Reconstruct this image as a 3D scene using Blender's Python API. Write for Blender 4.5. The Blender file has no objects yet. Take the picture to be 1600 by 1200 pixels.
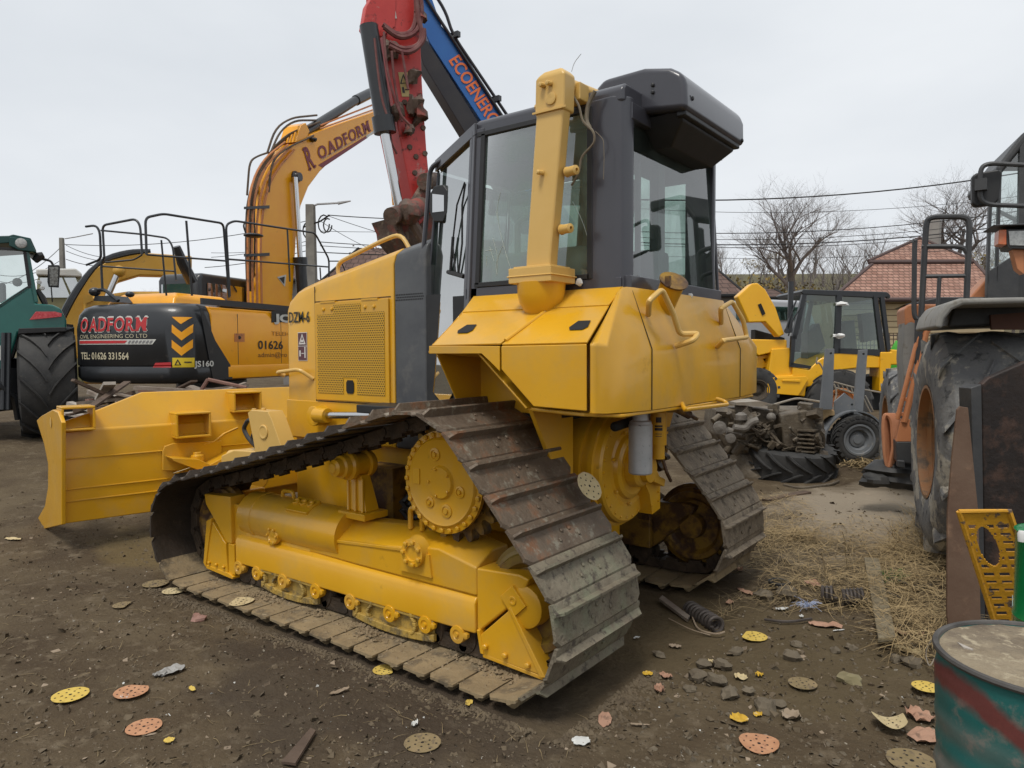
import bpy, math, random
from mathutils import Vector, Matrix, noise
random.seed(7)
V = Vector
D = bpy.data
scene = bpy.context.scene
COL = scene.collection
# ---------------------------------------------------------------- camera
CAM = V((-2.230, 4.268, 1.793))
CR = V((-0.79959, -0.60052, -0.00504)); CF = V((0.60012, -0.79869, -0.04418)); CU = CR.cross(CF)
FOC = 1130.94
cam_d = D.cameras.new('camera'); cam = D.objects.new('camera', cam_d); COL.objects.link(cam)
cam_d.sensor_width = 36; cam_d.lens = FOC/1600*36; cam_d.clip_end = 2000; cam_d.clip_start = .05
m = Matrix((CR, CU, -CF)).transposed().to_4x4(); m.translation = CAM
cam.matrix_world = m
scene.camera = cam
# ---------------------------------------------------------------- world, sun, exposure
SUN_EL, SUN_AZ = math.radians(64), math.radians(100)
w = D.worlds.new('World'); scene.world = w; w.use_nodes = True
nt = w.node_tree; nt.nodes.clear()
out = nt.nodes.new('ShaderNodeOutputWorld'); bg = nt.nodes.new('ShaderNodeBackground'); bg2 = nt.nodes.new('ShaderNodeBackground')
sky = nt.nodes.new('ShaderNodeTexSky'); sky.sky_type = 'NISHITA'; sky.sun_disc = False
sky.sun_elevation = SUN_EL; sky.sun_rotation = math.pi/2 - SUN_AZ; sky.dust_density = 4; sky.air_density = .6
nt.links.new(sky.outputs[0], bg.inputs[0]); bg.inputs[1].default_value = .05
tc = nt.nodes.new('ShaderNodeTexCoord'); nz = nt.nodes.new('ShaderNodeTexNoise'); nz.inputs['Scale'].default_value = 1.6; nz.inputs['Detail'].default_value = 5
mp = nt.nodes.new('ShaderNodeMapping'); mp.inputs['Scale'].default_value = (1, 1, 2.6)
nt.links.new(tc.outputs['Generated'], mp.inputs[0]); nt.links.new(mp.outputs[0], nz.inputs['Vector'])
rp = nt.nodes.new('ShaderNodeValToRGB'); rp.color_ramp.elements[0].position = .3; rp.color_ramp.elements[1].position = .75
rp.color_ramp.elements[0].color = (.60, .635, .675, 1); rp.color_ramp.elements[1].color = (.76, .785, .81, 1)
nt.links.new(nz.outputs[0], rp.inputs[0]); nt.links.new(rp.outputs[0], bg2.inputs[0]); bg2.inputs[1].default_value = .87
add = nt.nodes.new('ShaderNodeAddShader'); mx = nt.nodes.new('ShaderNodeMixShader'); mx.inputs[0].default_value = .93
nt.links.new(bg.outputs[0], mx.inputs[1]); nt.links.new(bg2.outputs[0], mx.inputs[2]); nt.links.new(mx.outputs[0], out.inputs[0])
sun_d = D.lights.new('sun', 'SUN'); sun_d.energy = 1.5; sun_d.angle = math.radians(16); sun_d.color = (1, .96, .9)
sun = D.objects.new('sun', sun_d); COL.objects.link(sun)
sd = V((math.cos(SUN_EL)*math.cos(SUN_AZ), math.cos(SUN_EL)*math.sin(SUN_AZ), math.sin(SUN_EL)))
sun.rotation_euler = (-sd).to_track_quat('-Z', 'Y').to_euler()
scene.view_settings.view_transform = 'Standard'; scene.view_settings.look = 'None'; scene.view_settings.exposure = .5; scene.view_settings.gamma = 1
# ---------------------------------------------------------------- measuring helpers: pixel of the 1600x1200 photo -> point on a real plane
def ray(u, v): return CF + CR*((u-800)/FOC) - CU*((v-600)/FOC)
def on(ax, c, u, v):
    i = 'xyz'.index(ax); d = ray(u, v); return CAM + d*((c-CAM[i])/d[i])
def dep(u, v, d): return CAM + ray(u, v)*d
def onp(p, n, u, v):
    d = ray(u, v); return CAM + d*((p-CAM).dot(n)/d.dot(n))
# ---------------------------------------------------------------- mesh builder
class MB:
    def __init__(s): s.v = []; s.f = []; s.mi = []; s.m = 0
    def add(s, vs, fs):
        b = len(s.v); s.v += [V(p) for p in vs]; s.f += [tuple(b+i for i in f) for f in fs]; s.mi += [s.m]*len(fs); return s
    def box(s, c, sz, rot=None, taper=1.0):
        c = V(c); hx, hy, hz = sz[0]/2, sz[1]/2, sz[2]/2; vs = []
        for z in (-1, 1):
            t = taper if z > 0 else 1
            for x, y in ((-1, -1), (1, -1), (1, 1), (-1, 1)): vs.append(V((x*hx*t, y*hy*t, z*hz)))
        if rot is not None: vs = [rot @ p for p in vs]
        return s.add([c+p for p in vs], [(3, 2, 1, 0), (4, 5, 6, 7), (0, 1, 5, 4), (1, 2, 6, 5), (2, 3, 7, 6), (3, 0, 4, 7)])
    def bx(s, x0, x1, y0, y1, z0, z1): return s.box(((x0+x1)/2, (y0+y1)/2, (z0+z1)/2), (abs(x1-x0), abs(y1-y0), abs(z1-z0)))
    def prism(s, pts, ext):
        pts = [V(p) for p in pts]; ext = V(ext); n = len(pts)
        a = sum(((pts[i]).cross(pts[(i+1) % n]) for i in range(n)), V())
        if a.dot(ext) > 0: pts = pts[::-1]
        return s.add(pts+[p+ext for p in pts], [tuple(range(n)), tuple(range(2*n-1, n-1, -1))]+[(i, i+n, (i+1) % n+n, (i+1) % n) for i in range(n)])
    def loft(s, loops, cap=True):
        n = len(loops[0]); vs = [p for l in loops for p in l]; fs = []
        for k in range(len(loops)-1):
            for i in range(n): fs.append((k*n+i, k*n+(i+1) % n, (k+1)*n+(i+1) % n, (k+1)*n+i))
        if cap: fs += [tuple(range(n-1, -1, -1)), tuple(range((len(loops)-1)*n, len(loops)*n))]
        return s.add(vs, fs)
    def tube(s, pts, r, n=8, cap=True):
        pts = [V(p) for p in pts]; loops = []; rr = r if isinstance(r, (list, tuple)) else [r]*len(pts)
        ref = None
        for i, p in enumerate(pts):
            a = pts[max(i-1, 0)]; b = pts[min(i+1, len(pts)-1)]; t = (b-a)
            if t.length < 1e-9: t = V((0, 0, 1))
            t.normalize()
            if ref is None: ref = V((0, 0, 1)) if abs(t.z) < .9 else V((1, 0, 0))
            u = (ref - t*ref.dot(t)).normalized(); w_ = t.cross(u); ref = u
            k = 1.0
            if 0 < i < len(pts)-1:
                c = (pts[i]-a).normalized().dot((b-pts[i]).normalized()); k = min(1.4, 1/max(.5, math.sqrt(max(.1, (1+c)/2))))
            loops.append([p + (u*math.cos(q*2*math.pi/n) + w_*math.sin(q*2*math.pi/n))*rr[i]*k for q in range(n)])
        return s.loft(loops, cap)
    def cyl(s, a, b, r, r2=None, n=20): return s.tube([a, b], [r, r if r2 is None else r2], n)
    def lathe(s, o, ax, prof, n=28):
        """prof: (distance along axis, radius)"""
        o = V(o); ax = V(ax).normalized(); ref = V((0, 0, 1)) if abs(ax.z) < .9 else V((1, 0, 0))
        u = (ref-ax*ref.dot(ax)).normalized(); w_ = ax.cross(u)
        return s.loft([[o+ax*d+(u*math.cos(q*2*math.pi/n)+w_*math.sin(q*2*math.pi/n))*max(r, .0004) for q in range(n)] for d, r in prof])
    def bolt(s, p, ax, r=.012, h=.012): return s.lathe(p, ax, [(0, r), (h, r), (h+.003, r*.6)], 6)
    def sphere(s, c, r, n=10, sc=(1, 1, 1), jit=0, seed=0):
        c = V(c); vs = []; fs = []; m_ = n//2+1
        for i in range(m_+1):
            for j in range(n):
                th = math.pi*i/m_; ph = 2*math.pi*j/n
                p = V((math.sin(th)*math.cos(ph), math.sin(th)*math.sin(ph), math.cos(th)))
                k = 1+jit*noise.noise(p*1.7+V((seed*3.1, seed*1.7, seed)))
                vs.append(c+V((p.x*sc[0], p.y*sc[1], p.z*sc[2]))*r*k)
        for i in range(m_):
            for j in range(n): fs.append((i*n+j, (i+1)*n+j, (i+1)*n+(j+1) % n, i*n+(j+1) % n))
        return s.add(vs, fs)
    def grid(s, P):
        n = len(P[0]); return s.add([p for r in P for p in r], [(i*n+j, i*n+j+1, (i+1)*n+j+1, (i+1)*n+j) for i in range(len(P)-1) for j in range(n-1)])
    def slab(s, q, t):
        q = [V(p) for p in q]; n = (q[1]-q[0]).cross(q[2]-q[0]).normalized(); return s.prism(q, n*t)
    def build(s, name, mat, parent=None, bevel=0, angle=35, seg=2, flat=False):
        me = D.meshes.new(name); top = parent is None
        o = D.objects.new(name, me); COL.objects.link(o)
        vs = s.v
        if top:
            xs = [p.x for p in vs]; ys = [p.y for p in vs]; zs = [p.z for p in vs]
            c = V(((min(xs)+max(xs))/2, (min(ys)+max(ys))/2, min(zs))); vs = [p-c for p in vs]; o.location = c; W[o.name] = Matrix.Translation(c)
        else:
            o.parent = parent; o.matrix_parent_inverse = W[parent.name].inverted(); W[o.name] = Matrix.Identity(4)
        me.from_pydata([tuple(p) for p in vs], [], s.f)
        for mm in (mat if isinstance(mat, (list, tuple)) else [mat]): me.materials.append(mm)
        for p, k in zip(me.polygons, s.mi): p.material_index = k
        if not flat:
            me.polygons.foreach_set('use_smooth', [True]*len(me.polygons)); me.set_sharp_from_angle(angle=math.radians(angle))
        if bevel:
            b = o.modifiers.new('bevel', 'BEVEL'); b.width = bevel; b.segments = seg; b.limit_method = 'ANGLE'; b.angle_limit = math.radians(32); b.harden_normals = True; b.use_clamp_overlap = True
        return o
W = {}
def tag(o, label=None, cat=None, group=None, kind=None):
    if label: o['label'] = label
    if cat: o['category'] = cat
    if group: o['group'] = group
    if kind: o['kind'] = kind
    return o
def thing(name, loc, label, cat, group=None):
    o = D.objects.new(name, None); COL.objects.link(o); o.location = loc; W[o.name] = Matrix.Translation(V(loc)); o.empty_display_size = .2
    return tag(o, label, cat, group)
def arc(c, u, v, r, a0, a1, n=8):
    c = V(c); u = V(u); v = V(v)
    return [c+u*(r*math.cos(math.radians(a0+(a1-a0)*i/n)))+v*(r*math.sin(math.radians(a0+(a1-a0)*i/n))) for i in range(n+1)]
def rnd(pts, r, n=4):
    """round the corners of an open polyline"""
    pts = [V(p) for p in pts]; o = [pts[0]]
    for i in range(1, len(pts)-1):
        a = pts[i]+(pts[i-1]-pts[i]).normalized()*min(r, (pts[i-1]-pts[i]).length*.49); b = pts[i]+(pts[i+1]-pts[i]).normalized()*min(r, (pts[i+1]-pts[i]).length*.49)
        for k in range(n+1):
            t = k/n; o.append(a*(1-t)**2+pts[i]*2*t*(1-t)+b*t*t)
    return o+[pts[-1]]
def textm(txt, o, xd, up, h, mat, parent, name='lettering', width=None, bold=0, push=.004, shear=0, serif=False, depth=.0015):
    """text lying on a surface: o = left end of the baseline, h = capital height"""
    cu = D.curves.new('t', 'FONT'); cu.body = txt; cu.size = 1; cu.offset = bold; cu.resolution_u = 3; cu.extrude = 0; cu.shear = shear
    ob = D.objects.new('t', cu); COL.objects.link(ob)
    dg = bpy.context.evaluated_depsgraph_get(); me = D.meshes.new_from_object(ob.evaluated_get(dg)); D.objects.remove(ob)
    xs = [v.co.x for v in me.vertices]; x0, x1 = min(xs), max(xs)
    xd = V(xd).normalized(); up = V(up); up = (up-xd*up.dot(xd)).normalized(); n = xd.cross(up)
    k = h/.69; kx = k if width is None else width/(x1-x0)
    mb = MB(); mb.add([V(o)+xd*((v.co.x-x0)*kx)+up*(v.co.y*k)+n*push for v in me.vertices], [tuple(p.vertices) for p in me.polygons])
    D.meshes.remove(me)
    if not mb.v: return None
    ob = mb.build(name, mat, parent, flat=True); return ob
SERIF = {'R': ((0, 0), (0, 1), (1, 0)), 'A': ((0, 0), (1, 0)), 'D': ((0, 0), (0, 1)), 'F': ((0, 0), (0, 1)), 'M': ((0, 0), (0, 1), (1, 0), (1, 1)), 'O': (), 'T': ((.5, 0),), 'E': ((0, 0), (0, 1)), 'L': ((0, 0), (0, 1))}
def serif_text(txt, o, xd, up, h, mat, parent, width, bold=.03, push=.006, gap=.10):
    """letters set one by one, with slab serifs, as ONE mesh"""
    xd = V(xd).normalized(); up = V(up); up = (up-xd*up.dot(xd)).normalized(); n = xd.cross(up); polys = []; x = 0
    for ch in txt:
        cu = D.curves.new('t', 'FONT'); cu.body = ch; cu.size = 1; cu.offset = bold; cu.resolution_u = 3
        ob = D.objects.new('t', cu); COL.objects.link(ob); dg = bpy.context.evaluated_depsgraph_get(); me = D.meshes.new_from_object(ob.evaluated_get(dg)); D.objects.remove(ob)
        x0 = min(v.co.x for v in me.vertices); x1 = max(v.co.x for v in me.vertices); w_ = x1-x0
        polys.append(([(v.co.x-x0+x, v.co.y) for v in me.vertices], [tuple(p.vertices) for p in me.polygons])); D.meshes.remove(me)
        for sx, sy in SERIF.get(ch, ()):
            c_ = x+(.07 if sx == 0 else (w_-.07 if sx == 1 else w_/2)); y0 = 0 if sy == 0 else .69-.055
            polys.append(([(c_-.145, y0), (c_+.145, y0), (c_+.145, y0+.055), (c_-.145, y0+.055)], [(0, 1, 2, 3)]))
        x += w_+gap
    tot = x-gap; mb = MB()
    for vs, fs in polys: mb.add([V(o)+xd*(a/tot*width)+up*(b_*h/.69)+n*push for a, b_ in vs], fs)
    return mb.build('lettering', mat, parent, flat=True)
# ---------------------------------------------------------------- materials
def mat(name, c1, c2=None, scale=4, rough=.5, metal=0, bump=.0, bscale=30, c3=None, th=.6, sc3=3, soft=.06, coat=0, spec=.5, rough3=None, stretch=None, trans=0, detail=6, c4=None, th4=.62, sc4=9):
    m_ = D.materials.new(name); m_.use_nodes = True; t = m_.node_tree; L = t.links; b = t.nodes['Principled BSDF']
    def N(k): return t.nodes.new('ShaderNode'+k)
    tcn = N('TexCoord'); oi = N('ObjectInfo'); vm = N('VectorMath'); vm.operation = 'SCALE'; vm.inputs[3].default_value = 1
    cmb = N('CombineXYZ'); ml = N('Math'); ml.operation = 'MULTIPLY'; ml.inputs[1].default_value = 37
    L.new(oi.outputs['Random'], ml.inputs[0]); L.new(ml.outputs[0], cmb.inputs[0]); L.new(ml.outputs[0], cmb.inputs[2])
    ad = N('VectorMath'); L.new(tcn.outputs['Object'], ad.inputs[0]); L.new(cmb.outputs[0], ad.inputs[1]); vec = ad.outputs[0]
    if stretch:
        mpn = N('Mapping'); mpn.inputs['Scale'].default_value = stretch; L.new(vec, mpn.inputs[0]); vec = mpn.outputs[0]
    def nz_(sc, det=detail, rg=.6):
        n = N('TexNoise'); n.inputs['Scale'].default_value = sc; n.inputs['Detail'].default_value = det; n.inputs['Roughness'].default_value = rg; L.new(vec, n.inputs['Vector']); return n.outputs[0]
    def mixc(f, a, b_):
        x = N('Mix'); x.data_type = 'RGBA'; L.new(f, x.inputs['Factor'])
        for s_, q in ((x.inputs['A'], a), (x.inputs['B'], b_)):
            if isinstance(q, tuple): s_.default_value = (*q, 1)
            else: L.new(q, s_)
        return x.outputs['Result']
    def ramp(f, lo, hi):
        r = N('MapRange'); r.inputs['From Min'].default_value = lo; r.inputs['From Max'].default_value = hi; L.new(f, r.inputs[0]); return r.outputs[0]
    col = c1
    if c2: col = mixc(ramp(nz_(scale), .35, .68), c1, c2)
    if c3:
        f3 = ramp(nz_(sc3, 8, .65), th-soft, th+soft); col = mixc(f3, col, c3)
        if rough3 is not None:
            rr = N('Mix'); L.new(f3, rr.inputs[0]); rr.inputs[2].default_value = rough; rr.inputs[3].default_value = rough3; L.new(rr.outputs[0], b.inputs['Roughness'])
    if c4: col = mixc(ramp(nz_(sc4, 8, .7), th4-.05, th4+.05), col, c4)
    if isinstance(col, tuple): b.inputs['Base Color'].default_value = (*col, 1)
    else: L.new(col, b.inputs['Base Color'])
    if not (c3 and rough3 is not None): b.inputs['Roughness'].default_value = rough
    b.inputs['Metallic'].default_value = metal; b.inputs['Coat Weight'].default_value = coat; b.inputs['Specular IOR Level'].default_value = spec
    b.inputs['Coat Roughness'].default_value = .08
    if bump:
        bn = N('Bump'); bn.inputs['Strength'].default_value = bump; bn.inputs['Distance'].default_value = .02; L.new(nz_(bscale, 6), bn.inputs['Height']); L.new(bn.outputs[0], b.inputs['Normal'])
    if trans: b.inputs['Transmission Weight'].default_value = trans
    m_['vec'] = 1
    return m_
def glass(name, tint, amount, rough=.02, dirt=.1):
    """thin pane: see-through mixed with mirror reflection and a film of dirt, greened and brightened to paint in tint and reflections"""
    m_ = D.materials.new(name); m_.use_nodes = True; t = m_.node_tree; t.nodes.clear(); L = t.links
    N = lambda k: t.nodes.new('ShaderNode'+k)
    o = N('OutputMaterial'); tr = N('BsdfTransparent'); tr.inputs[0].default_value = (*tint, 1); gl = N('BsdfGlossy'); gl.inputs['Roughness'].default_value = rough
    fr = N('Fresnel'); fr.inputs[0].default_value = 1.5; mrr = N('MapRange'); mrr.inputs['To Min'].default_value = amount; mrr.inputs['To Max'].default_value = 1
    L.new(fr.outputs[0], mrr.inputs[0]); m1 = N('MixShader'); L.new(mrr.outputs[0], m1.inputs[0]); L.new(tr.outputs[0], m1.inputs[1]); L.new(gl.outputs[0], m1.inputs[2])
    df = N('BsdfDiffuse'); df.inputs[0].default_value = (.24, .34, .29, 1); tcn = N('TexCoord'); nzz = N('TexNoise'); nzz.inputs['Scale'].default_value = 4; nzz.inputs['Detail'].default_value = 7  # green diffuse film paints in the panes' reflections and inner brightness
    L.new(tcn.outputs['Object'], nzz.inputs['Vector']); r = N('MapRange'); r.inputs['From Min'].default_value = .4; r.inputs['From Max'].default_value = .75; r.inputs['To Max'].default_value = dirt*2.2; r.inputs['To Min'].default_value = dirt*.4
    L.new(nzz.outputs[0], r.inputs[0]); m2 = N('MixShader'); L.new(r.outputs[0], m2.inputs[0]); L.new(m1.outputs[0], m2.inputs[1]); L.new(df.outputs[0], m2.inputs[2]); L.new(m2.outputs[0], o.inputs[0])
    return m_
YEL = mat('yellow_machine_paint', (.63, .320, .010), (.68, .36, .016), 1.5, .30, bump=.07, bscale=4, coat=.2, spec=.45, c3=(.54, .31, .055), th=.60, sc3=2.2, soft=.12, rough3=.48, c4=(.46, .235, .015), th4=.69, sc4=6)
YELB = mat('yellow_paint_over_grime', (.55, .28, .008), (.60, .33, .012), 3, .38, bump=.2, bscale=25, coat=.15, c3=(.20, .115, .03), th=.68, sc3=9, c4=(.10, .07, .04), th4=.73, sc4=22)
YELP = mat('pale_yellow_coat', (.62, .385, .10), (.67, .43, .13), 2, .4, bump=.05, bscale=10, coat=.1, c4=(.46, .28, .06), th4=.7, sc4=8)
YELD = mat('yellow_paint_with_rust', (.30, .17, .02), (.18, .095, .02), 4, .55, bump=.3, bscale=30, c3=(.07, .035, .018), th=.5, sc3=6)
YELM = mat('muddy_yellow_paint', (.46, .29, .05), (.30, .21, .06), 7, .6, bump=.4, bscale=30, c3=(.17, .125, .055), th=.55, sc3=9)
CABG = mat('dark_grey_cab_paint', (.045, .045, .055), (.052, .052, .062), 3, .3, coat=.25, bump=.01)
CABG2 = mat('scuffed_dark_grey_paint', (.045, .047, .052), (.075, .078, .08), 3, .42, bump=.03, c3=(.12, .115, .105), th=.64, sc3=5, soft=.12)
BLK = mat('black_plastic', (.012, .012, .013), (.02, .02, .02), 6, .5, bump=.03)
DARK = mat('dark_interior', (.008, .008, .008), None, 1, .8)
STEEL = mat('worn_track_steel', (.115, .083, .057), (.175, .135, .095), 6, .55, metal=.25, bump=.5, bscale=28, c3=(.19, .095, .05), th=.58, sc3=6, c4=(.24, .215, .165), th4=.6, sc4=13, rough3=.7)
STEELG = mat('moss_stained_track_steel', (.15, .122, .085), (.22, .19, .135), 7, .7, metal=.1, bump=.6, bscale=30, c3=(.19, .20, .13), th=.62, sc3=4, soft=.12, c4=(.075, .06, .045), th4=.58, sc4=18)
STEELM = mat('mud_coated_track_steel', (.21, .155, .085), (.30, .225, .125), 5, .85, bump=.5, bscale=26, c3=(.105, .08, .05), th=.57, sc3=7, c4=(.3, .24, .15), th4=.62, sc4=14)
STEELD = mat('dark_track_steel', (.035, .028, .022), (.055, .042, .032), 5, .55, metal=.3, bump=.3, bscale=25, c4=(.09, .07, .05), th4=.66, sc4=9)
STEELB = mat('straw_dusted_track_steel', (.17, .135, .095), (.26, .21, .15), 9, .8, bump=.6, bscale=30, c3=(.09, .07, .05), th=.57, sc3=11, c4=(.33, .28, .2), th4=.62, sc4=25)
CHAIN = mat('greasy_chain_iron', (.04, .03, .022), (.10, .07, .045), 9, .55, metal=.3, bump=.5, bscale=40)
CHROME = mat('chromed_rod', (.6, .6, .6), None, 1, .15, metal=1)
GREYM = mat('scratched_grey_metal', (.38, .385, .39), (.48, .48, .48), 7, .4, metal=.3, bump=.05, c4=(.05, .05, .05), th4=.67, sc4=40)
WHITE = mat('white_plastic', (.7, .7, .68), (.6, .6, .58), 4, .5)
RUB = mat('black_rubber_hose', (.015, .015, .015), (.03, .028, .025), 8, .55)
TYRE = mat('dusty_tyre_rubber', (.03, .03, .03), (.055, .053, .05), 4, .8, bump=.25, bscale=30, c4=(.10, .09, .075), th4=.66, sc4=5)
TYREM = mat('mud_caked_tyre_rubber', (.12, .12, .125), (.19, .187, .175), 3, .9, bump=.7, bscale=12, c3=(.36, .33, .27), th=.56, sc3=4, soft=.03, c4=(.05, .05, .05), th4=.6, sc4=7)
GLS = glass('cab_glass', (.60, .76, .68), .18, dirt=.24)
GLSR = glass('rear_cab_glass', (.74, .82, .79), .18, dirt=.05)
GLSM = glass('reflective_door_glass', (.35, .42, .4), .62, dirt=.06)
GLSB = glass('tinted_vehicle_glass', (.52, .64, .60), .07, dirt=.04)
INT = mat('cab_interior_trim', (.13, .14, .14), (.17, .18, .17), 3, .7)
# ================================================================ THE BULLDOZER
dz = thing('bulldozer', (1.5, 0, 0), 'large yellow crawler bulldozer with dark grey cab, wide muddy tracks and angled blade', 'bulldozer')
def hull(circ):
    """belt round circles (x,z,r), clockwise seen from +y; returns dense closed polyline"""
    pts = []
    for (x, z, r) in circ:
        for k in range(120): a = 2*math.pi*k/120; pts.append((x+r*math.cos(a), z+r*math.sin(a)))
    pts = sorted(set(pts)); 
    def cr(o, a, b): return (a[0]-o[0])*(b[1]-o[1])-(a[1]-o[1])*(b[0]-o[0])
    lo = []; up = []
    for p in pts:
        while len(lo) > 1 and cr(lo[-2], lo[-1], p) <= 0: lo.pop()
        lo.append(p)
    for p in reversed(pts):
        while len(up) > 1 and cr(up[-2], up[-1], p) <= 0: up.pop()
        up.append(p)
    return lo[:-1]+up[:-1]
def shoes(parent, y0, y1, phase, mats):
    H = hull([(-.01, .445, .385), (3.0, .445, .385), (.58, 1.045, .425)])
    H = [V((a, 0, b)) for a, b in H]; n = len(H)
    L = sum((H[(i+1) % n]-H[i]).length for i in range(n)); N = 43; st = L/N
    # sag and mud waves on the upper front run
    def at(s):
        s %= L
        for i in range(n):
            d = (H[(i+1) % n]-H[i]).length
            if s <= d: return H[i].lerp(H[(i+1) % n], s/d)
            s -= d
        return H[0]
    w_ = y1-y0; chain = MB(); yc = (y0+y1)/2
    for k in range(N):
        a = at(k*st+phase); b = at((k+1)*st+phase); t = (b-a).normalized(); o_ = V((t.z, 0, -t.x))   # outward
        c = (a+b)/2
        sag = 0
        if c.z > .9 and c.x > 1.0: sag = -.025*math.sin((c.x-.9)/2.2*math.pi)
        c = c+V((0, 0, sag)); h = st/2
        # section along travel (s) and outward (q): raised grouser bar, plate, overlapping lip
        sec = [(-h+.006, .010), (-h+.006, -.002), (h-.006, -.002), (h+.012, -.010), (h+.015, -.002), (h-.002, .014), (-h+.068, .016), (-h+.060, .058), (-h+.047, .060), (-h+.040, .020), (-h+.012, .014)]
        if o_.z < -.9: sec = [(-h+.007, .012), (-h+.007, .0), (h-.007, .0), (h-.007, .012), (-h+.068, .016), (-h+.064, .055), (-h+.046, .055), (-h+.038, .018)]
        def mk(y): return [c+t*s_+o_*q+V((0, y, 0)) for s_, q in sec]
        ch = .035
        m_ = MB()
        def sc2(y, f): return [c+t*(s_*f if s_ > 0 else s_)+o_*(q*(1 if q < .03 else .45+.55*(f > .99)))+V((0, y, 0)) for s_, q in sec]
        m_.loft([sc2(y0, .68), sc2(y0+ch, 1), sc2(y1-ch, 1), sc2(y1, .68)])
        for yy in (-.09, -.035, .035, .09):
            m_.bolt(c+t*(.045 if abs(yy) > .05 else .0)+o_*.012+V((0, yc+yy, 0)), o_, .013, .009)
        bottom = o_.z < -.8; front = c.x > 3.0
        if bottom: mt = mats[1]
        elif front or (c.x > 1.0 and c.z > .75): mt = mats[2]
        elif c.x < .1 and c.z < .72: mt = mats[3]
        else: mt = mats[0]
        so = m_.build('track_shoe', mt, parent, angle=28)
        ins = -o_
        for yy in (-.085, .085):
            p = c+V((0, yc+yy, 0)); R = Matrix((t, V((0, 1, 0)), o_)).transposed()
            chain.box(p+ins*.05, (st*.93, .035, .07), R); chain.box(p+ins*.085, (st*.5, .03, .04), R)
        chain.cyl(a+ins*.05+V((0, yc-.11, 0)), a+ins*.05+V((0, yc+.11, 0)), .028, n=10)
    return chain
tl = MB(); 
def track(side):
    s = side; y0, y1 = (.66, 1.5) if s > 0 else (-1.5, -.66)
    root = MB()
    root = shoes_holder = None
    return y0, y1
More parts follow.
